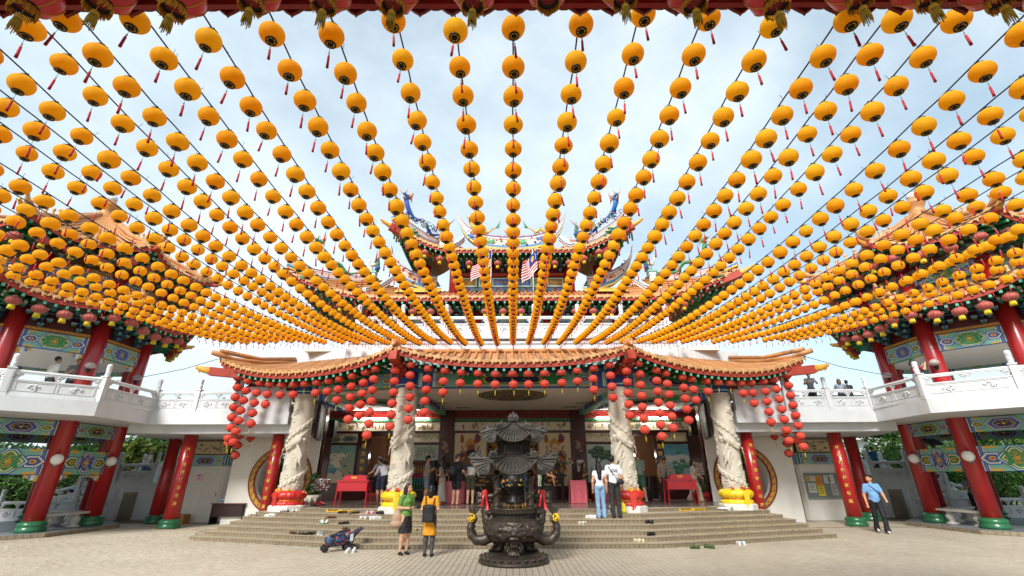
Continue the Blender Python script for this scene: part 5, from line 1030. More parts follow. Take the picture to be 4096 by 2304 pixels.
    # ---- booth
    bo = thing('booth', 'white service booth with AED signs and a landscape mural on top' if sx < 0 else 'white booth with a glazed notice board and a landscape mural on top', 'booth', (sx * 13, 21.5, 0), world=True)
    q = [(13.95, 20.75), (12.15, 20.75), (11.45, 21.5), (11.45, 23), (13.95, 23)]; q = [(sx * a, b) for a, b in q]; q = q[::-1] if sx > 0 else q
    MB().prism(q, (0, 0, 0), (1, 0, 0), (0, 1, 0), (0, 0, 1), 0, 3.2).build('wall', M_wall, bo)
    def face(a, b):      # helper frame on a wall face: origin a, along, normal
        a, b = V((*a, 0)), V((*b, 0)); d = (b - a).normalized(); n = V((d.y, -d.x, 0)); return a, d, n, (b - a).length
    F1 = ((sx * 13.95, 20.75), (sx * 12.15, 20.75)) if sx < 0 else ((sx * 12.15, 20.75), (sx * 13.95, 20.75)); F2 = ((sx * 12.15, 20.75), (sx * 11.45, 21.5)) if sx < 0 else ((sx * 11.45, 21.5), (sx * 12.15, 20.75))
    for (fa, fb), sd in ((F1, 1), (F2, 2)):
        a, d, n, L_ = face(fa, fb); rr = random.Random(sd + 7 * sx); mb = MB()
        mb.prism([(0, 2.6), (L_, 2.6), (L_, 3.18), (0, 3.18)], a, d, (0, 0, 1), n, 0, .03, hx('3a1c16')); mb.prism([(.05, 2.64), (L_ - .05, 2.64), (L_ - .05, 3.14), (.05, 3.14)], a, d, (0, 0, 1), n, .02, .034, hx('c9b48f'))
        for i in range(int(26 * L_)):
            px, pz = rr.uniform(.1, L_ - .1), rr.uniform(2.68, 3.08); c = rr.choice([hx('6a6450'), hx('9a8a6a'), hx('8a8470'), hx('5c5a48'), hx('a89878'), hx('7a8a78')]); mb.prism(blob(px, pz, rr.uniform(.03, .09), rr.uniform(.012, .05), 8, i, .4), a, d, (0, 0, 1), n, .03, .035 + .0005 * i, c)
        mb.build('landscape_mural', M_paint, bo)
        bb_ = beam(bo, a + d * .02 + V((0, 0, 2.36)) + n * .02, a + d * (L_ - .02) + V((0, 0, 2.36)) + n * .02, .42, .12, 0 if sd == 1 else 1, 1)
    def board(nm, fa, fb, t, z, w, h, c, dd=.012, root=bo, m=M_col):
        a, d, n, L_ = face(fa, fb); o_ = a + d * (t * L_); return MB().prism([(-w / 2, z - h / 2), (w / 2, z - h / 2), (w / 2, z + h / 2), (-w / 2, z + h / 2)], o_, d, (0, 0, 1), n, 0, dd, c).build(nm, m, root)
    def lettering(key, fa, fb, t, z, sc=1.0, off=.02, m=M_blacktxt, root=bo):
        a, d, n, L_ = face(fa, fb); me = TX[key].copy(); me.materials.append(m); p = a + d * (t * L_) + n * off + V((0, 0, z)); o = place('lettering', me, root, p, 0, (sc, sc, 1)); o.rotation_euler = (pi / 2, 0, atan2(d.y, d.x)); return o
    def louver(nm, a, d, n, w, h, root):
        dr = MB().prism([(-w / 2, 0), (w / 2, 0), (w / 2, h), (-w / 2, h)], a, d, (0, 0, 1), n, 0, .02, None).build(nm, mat('louver_frame', hx('8d8576'), .5, var=.1), root)
        sl = MB().box((0, 0, 0), (w * .84, .03, .028), None, R=Matrix.Rotation(.5, 3, 'X')).mesh('slat', mat('louver_slat', hx('9a927f'), .5, var=.15)); n_s = int(h / .062)
        for i in range(n_s):
            o = place('slat', sl, root, a + n * .03 + V((0, 0, .06 + i * (h - .1) / n_s)), atan2(d.y, d.x))
        return dr
    if sx < 0:
        board('door', *F1, .74, 1.02, .8, 2.0, hx('d2cdc2'), .025); board('door_handle', *F1, .9, 1.05, .04, .14, hx('8a8a88'), .05)
        for key, t, z, w, h, c in (('aed', .42, 1.72, .32, .28, 'e6b9c4'),): board('sign', *F1, t, z, w, h, hx(c)); lettering('aed', *F1, t, z + .06); lettering('arrow', *F1, t, z - .06)
        for t, z, w, h, c in ((.32, 2.02, .2, .26, 'e6e4e0'), (.78, 1.78, .2, .26, 'e6b9c4'), (.3, 1.38, .26, .62, 'c9953c'), (.5, .92, .3, .72, 'ddd2c8')): board('poster', *F2, t, z, w, h, hx(c))
        lettering('aed2', *F2, .32, 2.06); lettering('aed2', *F2, .78, 1.84, .8); lettering('darrow', *F2, .78, 1.72, .8)
        board('aed_cabinet', *F2, .72, 1.42, .42, .42, hx('dcdad6'), .14); board('aed_window', *F2, .86, 1.42, .14, .36, hx('4a4a4a'), .15); lettering('aed', *F2, .6, 1.5, .9, .145, mat('red_lettering', hx('b01c1a'), .5, var=0))
        for i in range(9): board('poster_print', *F2, .5, 1.18 - i * .06, .24, .018, hx('9a4a44' if i % 3 else '55504c'), .0135)
    else:
        board('notice_board', *F1, .47, 1.3, 1.5, 1.0, hx('8a8c86'), .05); board('notice_glass', *F1, .47, 1.3, 1.42, .9, hx('73807a'), .055)
        rr = random.Random(2)
        for t, z, w, h, c in ((.13, 1.58, .2, .2, 'cdb06a'), (.23, 1.58, .2, .2, 'd6d4cc'), (.18, 1.22, .32, .36, 'd0d4cc'), (.36, 1.5, .28, .38, 'd88a2c'), (.38, 1.12, .28, .4, 'e0c83c'), (.56, 1.55, .24, .3, 'ccd0ca'), (.66, 1.55, .22, .34, 'd6d8d4'), (.68, 1.14, .26, .4, 'b9aeb4')):
            board('notice', *F1, t, z, w, h, hx(c), .06)
            for i in range(5): board('notice_print', *F1, t, z + h * .34 - i * h * .16, w * .7, h * .05, hx('4a4844' if i % 2 else '7a6a54'), .0612)
        a, d, n, L_ = face(*F2); louver('louver_door', a + d * L_ * .5, d, n, .72, 2.0, bo)
    # ---- stair block behind, with landing
    stx = thing('stair_block', f'white stair with carved balustrade behind the {side} gallery columns', 'stairs', (sx * 17, 22.5, 0), world=True)
    poly = [(14.6, 0), (14.6, 1.5), (17.85, 1.5), (20.9, .12), (20.9, 0)]; poly = [(sx * a, b) for a, b in poly]; poly = poly if sx < 0 else poly[::-1]
    MB().prism(poly[::-1], (0, 0, 0), (1, 0, 0), (0, 0, 1), (0, -1, 0), -23.6, -22.0).build('stair_mass', M_white, stx)
    for i in range(10): MB().bb((sx * (17.9 + .3 * i), 22.15, 0), (sx * (18.2 + .3 * i), 23.5, 1.52 - .145 * i)).build('step', M_step, stx)
    balustrade(stx, [(sx * 16.1, 22.08), (sx * 17.8, 22.08), (sx * 20.8, 22.08)], 1.5, 1.5, .88, dz=[0, 0, -1.38]); balustrade(stx, [(sx * 16.1, 23.5), (sx * 17.8, 23.5), (sx * 20.8, 23.5)], 1.5, 1.5, .88, dz=[0, 0, -1.38])
    louver('louver_door', V((sx * 16.85, 22.0, 0)), V((1, 0, 0)), V((0, -1, 0)), .62, 1.12, stx)
    rb = thing('garden_balustrade', f'white balustrade at the back of the {side} pavilion floor', 'railing', (sx * 20, 20.9, 0), world=True); balustrade(rb, [(sx * 16.6, 20.9), (sx * 24.5, 20.9)], .05, 1.7, .85)
# ---------------------------------------------------------------- eave of the gate building above the camera
gate = thing('gate_roof', 'red tiled eave of the gate building overhead along the top edge', 'roof', (0, 2.9, 5.9), world=True)
M_gt = mat('dark_red_tile', hx('8c3022'), .45, var=.3, vs=9, bump=.3, bs=24, dirt=.5, ds=4, dcol=hx('4a2a20'))
ETM = MB(); ETM.lathe([(0.0, .02), (.08, .02), (.11, 0), (.11, -.05)], 14, (-.155, 0, .02), None, True, M=Matrix.Rotation(pi / 2, 3, 'X')); ETM.prism([(-.12, .03), (-.11, -.05), (-.06, -.1), (-.02, -.13), (0, -.16), (.02, -.13), (.06, -.1), (.11, -.05), (.12, .03)], (0, 0, 0), (1, 0, 0), (0, 0, 1), (0, -1, 0), -.015, .015); etm = ETM.mesh('eave_tile', M_gt)
for i in range(-20, 21):
    o = place('eave_tile', etm, gate, (i * .315 + .05, 3.1, 5.93), pi); MB().tube([(i * .315 + .205, 3.1, 5.97), (i * .315 + .205, 1.4, 6.6)], .1, 8).build('tile_roll', M_gt, gate)
MB().add([(-6.5, 3.08, 5.95), (6.5, 3.08, 5.95), (6.5, 0.2, 7.0), (-6.5, .2, 7.0)], [(0, 3, 2, 1)]).build('roof_slope', M_gt, gate)
MB().bb((-6.5, 2.98, 5.78), (6.5, 3.03, 5.92)).build('fascia_board', M_red, gate)
for i in range(-22, 23): MB().bb((i * .29 - .055, 1.2, 5.84), (i * .29 + .055, 2.97, 5.93)).build('rafter', M_rafter, gate)
MB().add([(-6.5, 3.0, 5.935), (6.5, 3.0, 5.935), (6.5, .2, 6.3), (-6.5, .2, 6.3)], [(0, 1, 2, 3)]).build('soffit', M_darkred, gate)
gate.location.z += .1
# ---------------------------------------------------------------- lanterns
def paper(name, c1, c2, trans, rib, ribscale=1.0, rough=.55):
    m = bpy.data.materials.new(name); m.use_nodes = True; t = m.node_tree; n = t.nodes; l = t.links; b = n['Principled BSDF']; o = n['Material Output']
    tcn = n.new('ShaderNodeTexCoord'); oi = n.new('ShaderNodeObjectInfo'); g_ = n.new('ShaderNodeNewGeometry')
    q = n.new('ShaderNodeTexNoise'); q.inputs['Scale'].default_value = 2.3; q.inputs['Detail'].default_value = 4; l.new(g_.outputs['Position'], q.inputs['Vector'])
    ad = n.new('ShaderNodeMath'); ad.operation = 'MULTIPLY_ADD'; l.new(oi.outputs['Random'], ad.inputs[0]); ad.inputs[1].default_value = .5; mr = n.new('ShaderNodeMapRange'); mr.inputs['From Min'].default_value = .3; mr.inputs['From Max'].default_value = .7; mr.inputs['To Max'].default_value = .5; l.new(q.outputs['Fac'], mr.inputs['Value']); l.new(mr.outputs[0], ad.inputs[2])
    mx_ = n.new('ShaderNodeMix'); mx_.data_type = 'RGBA'; l.new(ad.outputs[0], mx_.inputs['Factor']); mx_.inputs['A'].default_value = (*c1, 1); mx_.inputs['B'].default_value = (*c2, 1); src = mx_.outputs['Result']
    w = n.new('ShaderNodeTexWave'); w.wave_type = 'BANDS'; w.bands_direction = 'Z'; w.inputs['Scale'].default_value = rib; w.inputs['Distortion'].default_value = .6; l.new(tcn.outputs['Object'], w.inputs['Vector'])
    rm = n.new('ShaderNodeMapRange'); rm.inputs['To Min'].default_value = .97; rm.inputs['To Max'].default_value = 1.04; l.new(w.outputs['Fac'], rm.inputs['Value']); hs = n.new('ShaderNodeHueSaturation'); l.new(src, hs.inputs['Color']); l.new(rm.outputs[0], hs.inputs['Value']); src = hs.outputs[0]
    l.new(src, b.inputs['Base Color']); b.inputs['Roughness'].default_value = rough; b.inputs['Specular IOR Level'].default_value = .15
    bp = n.new('ShaderNodeBump'); bp.inputs['Strength'].default_value = .35; bp.inputs['Distance'].default_value = .006; l.new(w.outputs['Fac'], bp.inputs['Height']); l.new(bp.outputs[0], b.inputs['Normal'])
    tr = n.new('ShaderNodeBsdfTranslucent'); l.new(src, tr.inputs['Color']); ms = n.new('ShaderNodeMixShader'); ms.inputs[0].default_value = trans; l.new(b.outputs[0], ms.inputs[1]); l.new(tr.outputs[0], ms.inputs[2]); l.new(ms.outputs[0], o.inputs['Surface'])
    return m
M_yel = paper('yellow_lantern_paper', hx('ffd234'), hx('fdb722'), .6, 34)
M_yfar = M_yel
M_rlan = paper('red_lantern_fabric', hx('f4705e'), hx('e8584a'), .42, 24)
M_pink = mat('faded_pink_silk', None, .5, var=.12, vs=5, trans=.3)
M_big = mat('red_silk', None, .35, var=.1, vs=4, trans=.25)
def ell_prof(rx, rz, rc, n=10):
    z0 = math.acos(rc / rx) if rc < rx else 0; return [(rx * cos(a), rz * sin(a)) for a in np.linspace(-z0, z0, n + 1)]
def shade_mesh(name, rx, rz, rc, n, m_, M_): return MB().lathe(ell_prof(rx, rz, rc, m_), n, (0, 0, 0)).mesh(name, M_) if False else _open_lathe(name, ell_prof(rx, rz, rc, m_), n, M_)
def _open_lathe(name, prof, n, M_):
    vs_, fs = [], []
    for r, z in prof:
        for k in range(n): a = 2 * pi * k / n; vs_.append((r * cos(a), r * sin(a), z))
    for i in range(len(prof) - 1):
        for k in range(n): fs.append((i * n + k, i * n + (k + 1) % n, (i + 1) * n + (k + 1) % n, (i + 1) * n + k))
    return MB().add(vs_, fs, None, True).mesh(name, M_)
RX, RZ, RCp = .129, .115, .054
YS = shade_mesh('shade', RX, RZ, RCp, 24, 12, M_yel)
zb = -RZ * sin(math.acos(RCp / RX))
blk, gld = hx('17130f'), hx('e8b634')
ring = MB().lathe([(.056, zb + .012), (.058, zb - .014), (.047, zb - .016), (.045, zb - .004)], 16, (0, 0, 0), blk)
for k in range(6):
    a0, a1 = k * pi / 3 + .14, (k + 1) * pi / 3 - .14; ring.add([(r * cos(a), r * sin(a), zb - .009) for r, a in ((.030, a0), (.045, a0), (.045, (a0 + a1) / 2), (.045, a1), (.030, a1), (.030, (a0 + a1) / 2))], [(0, 1, 2, 3, 4, 5)], gld)
ring.lathe([(.0, zb - .012), (.030, zb - .011)], 12, (0, 0, 0), blk)
YR = ring.mesh('bottom_ring', mat('lantern_ring', None, .4, var=.05)); 
cap = MB().lathe([(.058, -zb - .012), (.06, -zb + .014), (.04, -zb + .022), (.018, -zb + .026), (.012, -zb + .06)], 14, (0, 0, 0), blk); YC = cap.mesh('top_cap', mat('lantern_ring', None, .4))
ts = MB().tube([(0, 0, zb), (0, 0, zb - .105)], .0022, 4, hx('4a3a34')); ts.ball((0, 0, zb - .11), .009, 6, 4, hx('2f6a3c')); ts.ball((0, 0, zb - .125), .008, 6, 4, hx('e0dcd0')); ts.tube([(0, 0, zb - .132), (0, 0, zb - .15), (0, 0, zb - .235), (0, 0, zb - .285)], [.007, .012, .013, .015], 7, hx('b81e2a'))
YT = ts.mesh('tassel', mat('tassel_threads', None, .7, var=.15, vs=60))
lo = MB().lathe(ell_prof(RX, RZ, RCp, 6), 10, (0, 0, 0), None, True)
f_ = 455.6
def proj(p):
    d = p.y * cp_ + (p.z - 1.7) * sp_; u = -p.y * sp_ + (p.z - 1.7) * cp_
    return (512 + f_ * p.x / d, 288 - f_ * u / d, d) if d > .1 else (9999, 9999, .1)
ORD = ['first', 'second', 'third', 'fourth', 'fifth', 'sixth', 'seventh', 'eighth', 'ninth', 'tenth', 'eleventh', 'twelfth', 'thirteenth', 'fourteenth', 'fifteenth', 'sixteenth', 'seventeenth', 'eighteenth', 'nineteenth', 'twentieth'] + ['%dth' % i for i in range(21, 60)]
rl = random.Random(21); spots = []
for n in range(-18, 19):
    X0 = (.02 + n * (.655 if n < 0 else .685)) + rl.uniform(-.04, .04); X1 = .02 + n * .672 + rl.uniform(-.02, .02); sag = .6 - .016 * max(0, abs(n) - 6) + rl.uniform(-.1, .08); zn = 6.3 + rl.uniform(-.1, .12); zf = 7.25 + .006 * abs(n) + rl.uniform(-.04, .04); Ya, Yb = 3.05, 19.4
    def Cv(t): return V((lerp(X0, X1, t), lerp(Ya, Yb, t), lerp(zn, zf, t) - 4 * sag * t * (1 - t)))
    path = [Cv(t) for t in np.linspace(0, 1, 36)]
    path = [p + V((rl.uniform(-.008, .008), 0, rl.uniform(-.01, .01))) for p in path]
    side = 'middle string' if n == 0 else f'{ORD[abs(n) - 1]} string {"left" if n < 0 else "right"} of the middle'
    cb = MB().tube(path, .0095, 5)
    for k in range(14):   # cable ties
        p = Cv(rl.random()); cb.tube([p, p + V((rl.uniform(-.05, .05), rl.uniform(-.03, .03), .07))], .003, 3)
    vis_c = any(-20 < proj(p)[0] < 1044 and -20 < proj(p)[1] < 600 for p in path)
    if not vis_c: continue
    o = cb.build('lantern_cable', M_cable); tag(o, f'black cable carrying yellow lanterns, {side}', 'cable', 'lantern cables')
    Ls = polylen(path); s = rl.uniform(.15, .5); idx = 0
    while s < Ls[-1] - .25:
        t = s / Ls[-1]; p = Cv(t) - V((0, 0, .155)); u, v, d = proj(p); m_ = .14 / d * f_ + 3
        if -m_ < u < 1024 + m_ and -m_ < v < 576 + m_: spots.append((d, p.copy(), n, idx, side))
        idx += 1; s += .44 + rl.uniform(-.035, .035)
spots.sort(key=lambda q: q[0]); per = {}
for d, p, n, i, side in spots[:300]:
    per[n] = per.get(n, 0) + 1
    r = thing('yellow_lantern', f'yellow lantern, {ORD[per[n] - 1]} from the top on the {side}', 'lantern', tuple(p), rl.uniform(0, 1), 'yellow lanterns strung over the plaza'); r.rotation_euler = (rl.gauss(0, .06), rl.gauss(0, .06), rl.uniform(0, 6)); sz = rl.gauss(1, .03); r.scale = (sz * rl.gauss(1, .02), sz * rl.gauss(1, .02), sz * rl.gauss(1, .03))
    obj('shade', YS, r); obj('bottom_ring', YR, r); obj('top_cap', YC, r); obj('tassel', YT, r)
rest = spots[300:]
small = MB().lathe([(.058, zb + .012), (.06, zb - .016), (.0, zb - .012)], 8, (0, 0, 0), blk); small.lathe([(.058, -zb - .01), (.05, -zb + .02), (.01, -zb + .06)], 8, (0, 0, 0), blk); small.tube([(0, 0, zb), (0, 0, zb - .1)], .0025, 3, hx('4a3a34')); small.tube([(0, 0, zb - .1), (0, 0, zb - .24)], [.009, .014], 5, hx('b81e2a'))
shell = MB(); 
pr = ell_prof(RX, RZ, RCp, 8); nn_ = 14
for r, z in pr:
    for k in range(nn_): shell.v.append((r * cos(2 * pi * k / nn_), r * sin(2 * pi * k / nn_), z))
for i in range(len(pr) - 1):
    for k in range(nn_): shell.f.append([i * nn_ + k, i * nn_ + (k + 1) % nn_, (i + 1) * nn_ + (k + 1) % nn_, (i + 1) * nn_ + k]); shell.c.append(None); shell.s.append(True)
both = MB(); cc = []
for d, p, n, i, side in rest:
    o0 = len(both.v); a, b = rl.gauss(0, .05), rl.gauss(0, .05); Rm = Matrix.Rotation(a, 3, 'X') @ Matrix.Rotation(b, 3, 'Y')
    for src_, mi in ((shell, 0), (small, 1)):
        o0 = len(both.v); both.v.extend(tuple(Rm @ V(q) + p) for q in src_.v); both.f.extend([[j + o0 for j in f] for f in src_.f]); both.c.extend(src_.c); both.s.extend(src_.s); cc.extend([mi] * len(src_.f))
me = both.mesh('yellow_lanterns_far', M_yfar); me.materials.append(mat('lantern_ring', None, .4)); me.polygons.foreach_set('material_index', cc)
o = obj('yellow_lanterns_far', me); tag(o, 'smaller yellow lanterns of all strings towards the temple roof', 'lanterns', kind='stuff')
# ---- red lanterns hanging from the hall eaves
RR, RRZ = .158, .132; zr = RRZ * sin(math.acos(.06 / RR))
RSm = shade_mesh('shade', RR, RRZ, .06, 24, 12, M_rlan)
rc = MB().lathe([(.064, zr - .01), (.066, zr + .02), (.05, zr + .025), (.0, zr + .025)], 14, (0, 0, 0), blk); rc.tube([(0, 0, zr + .02), (0, 0, zr + .13)], .004, 4, hx('8a8478')); RCM = rc.mesh('top_cap', mat('lantern_ring', None, .4))
rb_ = MB().lathe([(.064, -zr + .01), (.066, -zr - .02), (.05, -zr - .025), (.0, -zr - .02)], 14, (0, 0, 0), blk); RBM = rb_.mesh('bottom_ring', mat('lantern_ring', None, .4))
rt_ = MB().tube([(0, 0, -zr - .02), (0, 0, -zr - .1)], .004, 4, hx('c9a83c')); rt_.tube([(0, 0, -zr - .1), (0, 0, -zr - .12), (0, 0, -zr - .26)], [.007, .014, .012], 6, hx('d8bc30')); RTM = rt_.mesh('tassel', mat('tassel_threads', None, .7))
def uX(u, Y, z=5.1): return (u - 1288) / 1146 * (Y * cp_ + (z - 1.7) * sp_)
def side_eave(x): return 15.12 + (abs(x) - 4.02) / 7.18 * 2.13, 5.17 + (.6 if abs(x) < 7.6 else .7) * abs(2 * (abs(x) - 4.02) / 7.18 - 1) ** 2.3
strs = []
for u, c in ((604, 7), (629, 7), (656, 5), (682, 3), (713, 2), (743, 2), (770, 1), (799, 2), (829.6, 2), (857, 3), (889, 5), (921, 5), (946, 7), (997.6, 7), (1035, 6), (1078, 5), (1119.6, 3), (1160, 2), (1202, 2), (1245, 2), (1289, 2), (1327, 2), (1368, 2), (1410, 2), (1450, 2), (1490, 3), (1530, 4), (1571, 6), (1603, 7), (1647, 7), (1672, 6), (1711, 5), (1736, 3), (1772, 2), (1801, 1), (1830, 1), (1859, 2), (1883, 3), (1915, 5), (1942, 7), (1973, 8)):
    x = uX(u, 15.5)
    for _ in range(5):
        if abs(x) < 4.0: y, z = 15.45, 5.3 + .46 * (abs(x) / 4) ** 2.6
        else: y, z = side_eave(min(11.1, abs(x))); y += .3
        x = uX(u, y, z)
    strs.append((x, y, z - .36, c))
strs.sort(); nm = 0
hung = [(x, y, z, c, f'{ORD[i]} string from the left under the hall eaves') for i, (x, y, z, c) in enumerate(strs)]
for s, sd in ((-1, 'left'), (1, 'right')):
    for i, (y, c) in enumerate(((18.0, 7), (18.7, 8), (19.4, 6), (20.1, 5), (20.8, 4))): hung.append((s * (10.75 - .05 * i), y, 5.1 - .05 * i, c, f'{ORD[i]} string back along the {sd} end eave'))
for x, y, z, c, lab in hung:
    sw = rl.gauss(0, .01)
    for k in range(c):
        r = thing('red_lantern', f'red lantern, {ORD[k]} down on the {lab}', 'lantern', (x + sw * k + rl.gauss(0, .008), y + rl.gauss(0, .008), z - k * .365), rl.uniform(0, 6), 'red lanterns under the hall eaves'); r.rotation_euler = (rl.gauss(0, .035), rl.gauss(0, .035), rl.uniform(0, 6))
        obj('shade', RSm, r); obj('top_cap', RCM, r); obj('bottom_ring', RBM, r)
        if k == c - 1: obj('tassel', RTM, r)
# ---- faded pink lanterns with yellow fringes
pk = MB(); PRX, PRZ = .205, .15; ns = 32; pro = ell_prof(PRX, PRZ, .07, 10)
def pink_mesh(c, cg):
    mb = MB(); vs_ = []; rib = 16
    for r, z in pro:
        for k in range(ns): a = 2 * pi * k / ns; q = r * (1.0 if k % 2 == 0 else .965); vs_.append((q * cos(a), q * sin(a), z))
    mb.add(vs_, [(i * ns + k, i * ns + (k + 1) % ns, (i + 1) * ns + (k + 1) % ns, (i + 1) * ns + k) for i in range(len(pro) - 1) for k in range(ns)], c, False)
    for k in range(0, ns, 4): a = 2 * pi * k / ns; mb.tube([(r * 1.005 * cos(a), r * 1.005 * sin(a), z) for r, z in pro], .0045, 3, cg, False)
    return mb.mesh('shade', M_pink)
PKS = pink_mesh(hx('c8625e'), hx('d8b46a')); PKR = pink_mesh(hx('b8342c'), hx('d8b03c'))
zt_ = PRZ * sin(math.acos(.07 / PRX))
fr = MB().lathe([(.075, -zt_ + .01), (.08, -zt_ - .03), (.06, -zt_ - .035)], 12, (0, 0, 0), hx('b9a890'))
for k in range(14): a = 2 * pi * k / 14; fr.tube([(.07 * cos(a), .07 * sin(a), -zt_ - .02), (.078 * cos(a), .078 * sin(a), -zt_ - .15)], [.016, .02], 4, hx('e0c428'))
PKF = fr.mesh('fringe', mat('tassel_threads', None, .7)); pc = MB().lathe([(.075, zt_ - .01), (.078, zt_ + .025), (.03, zt_ + .03), (.006, zt_ + .05), (.006, zt_ + .2)], 12, (0, 0, 0), hx('b9a890')); PKC = pc.mesh('top_cap', mat('lantern_ring', None, .4))
def pink(p, lab, grp, red=False, s=1.0):
    r = thing('pink_lantern' if not red else 'festival_lantern', lab, 'lantern', tuple(p), rl.uniform(0, 6), grp); r.scale = (s,) * 3; obj('shade', PKR if red else PKS, r); obj('fringe', PKF, r); obj('top_cap', PKC, r)
SN = {6: 'camera-facing side', 7: 'near diagonal side', 0: 'plaza-facing side', 1: 'far diagonal side', 2: 'rear side'}
for sx in (-1, 1):
    side = 'left' if sx < 0 else 'right'; cx, cy_ = sx * 18.0, 17.4; ang = [radians(-22.5) + k * pi / 4 for k in range(8)] if sx < 0 else [pi + radians(22.5) - k * pi / 4 for k in range(8)]
    for lv, Re, z0, cn in (('lower', 4.15, 6.86, 5), ('upper', 4.2, 9.1, 4)):
        for k in (6, 7, 0, 1):
            a, b = octp(cx, cy_, Re, ang[k]), octp(cx, cy_, Re, ang[(k + 1) % 8])
            for i in range(cn):
                t = (i + .5) / cn; p = a.lerp(b, t) + V((0, 0, z0 + .3 * cub(t, 2.2)))
                pink(p, f'{"red" if k == 1 and lv == "lower" else "faded pink"} lantern, {ORD[i]} along the {SN[k]} of the {side} pavilion {lv} eave', 'lanterns on the pavilion eaves', red=(k == 1 and lv == 'lower'))
for i in range(20):
    x = -9.2 + i * 18.4 / 19; pink((x, 23.0 - .2 * max(0, abs(x) - 7) / 3, 9.87 + flare(x, 6.6, 12, 1.35)), f'pink lantern, {ORD[i]} from the left under the middle temple eave', 'lanterns on the temple eaves', s=1.05)
for i in range(13):
    x = -5.0 + i * 10 / 12; pink((x, 24.0 - .35 * max(0, abs(x) - 3.2), 13.2 + flare(x, 3.2, 6.85, 1.4, 1.8)), f'pink lantern, {ORD[i]} from the left under the top temple eave', 'lanterns on the temple eaves', s=1.05)
# ---- big red lanterns on the gate eave overhead
BRX, BRZ = .215, .185; pro2 = ell_prof(BRX, BRZ, .085, 12); mb = MB(); ns2 = 32
mb.add([(r * (1.0 if k % 4 == 0 else .97 if k % 2 else .94) * cos(2 * pi * k / ns2), r * (1.0 if k % 4 == 0 else .97 if k % 2 else .94) * sin(2 * pi * k / ns2), z) for r, z in pro2 for k in range(ns2)], [(i * ns2 + k, i * ns2 + (k + 1) % ns2, (i + 1) * ns2 + (k + 1) % ns2, (i + 1) * ns2 + k) for i in range(12) for k in range(ns2)], hx('f0525a'), True)
for k in range(0, ns2, 4): a = 2 * pi * k / ns2; mb.tube([(r * 1.008 * cos(a), r * 1.008 * sin(a), z) for r, z in pro2], .0055, 4, hx('e0b038'), False)
BS = mb.mesh('shade', M_big); zz = BRZ * sin(math.acos(.085 / BRX))
mb = MB().lathe([(.09, -zz + .015), (.098, -zz - .03), (.075, -zz - .035), (.07, -zz - .01)], 18, (0, 0, 0), hx('1c1210')).lathe([(.072, -zz - .012), (.03, -zz - .01), (0, -zz - .005)], 18, (0, 0, 0), hx('a8323a'))
BB = mb.mesh('bottom_ring', mat('lantern_ring', None, .4)); mb = MB(); rr = random.Random(5)
for k in range(46): a = 2 * pi * k / 46; L_ = rr.uniform(.05, .09); mb.tube([(.095 * cos(a), .095 * sin(a), -zz - .025), (.1 * cos(a + .05), .1 * sin(a + .05), -zz - .03 - L_ * .6), (.097 * cos(a), .097 * sin(a), -zz - .03 - L_)], [.006, .006, .004], 4, hx('d99a20') if k % 3 else hx('b87c18'))
BF = mb.mesh('fringe', mat('tassel_threads', None, .7)); mb = MB().tube([(0, 0, -zz), (0, 0, -zz - .12)], .004, 4, hx('c9a03c')); mb.lathe([(.012, -zz - .11), (.03, -zz - .13), (.034, -zz - .16), (.026, -zz - .18)], 12, (0, 0, 0), hx('c9962c'))
for k in range(16): a = 2 * pi * k / 16; mb.tube([(.026 * cos(a), .026 * sin(a), -zz - .17), (.032 * cos(a), .032 * sin(a), -zz - .22), (.036 * cos(a), .036 * sin(a), -zz - .28 - .02 * (k % 3))], [.006, .007, .004], 4, hx('b8922c'))
BT = mb.mesh('tassel', mat('tassel_threads', None, .7)); mb = MB().lathe([(.09, zz - .01), (.095, zz + .03), (.02, zz + .04), (.006, zz + .06), (.006, zz + .12)], 14, (0, 0, 0), hx('c9962c')); BC = mb.mesh('top_cap', mat('lantern_ring', None, .4))
for i, u in enumerate((-75, 90, 280, 465, 660, 835, 1000, 1195, 1378, 1560, 1735, 1935, 2130, 2290, 2480, 2650)):
    x = (u - 1288) / 1146 * 4.12; r = thing('festival_lantern', f'big red lantern with gold fringe, {ORD[i]} from the left on the gate eave overhead', 'lantern', (x, 2.72 + rl.uniform(-.05, .05), 5.73 + rl.uniform(-.03, .03)), rl.uniform(0, 6), 'red lanterns on the gate eave')
    obj('shade', BS, r); obj('bottom_ring', BB, r); obj('fringe', BF, r); obj('top_cap', BC, r)
    if i != 8: obj('tassel', BT, r)
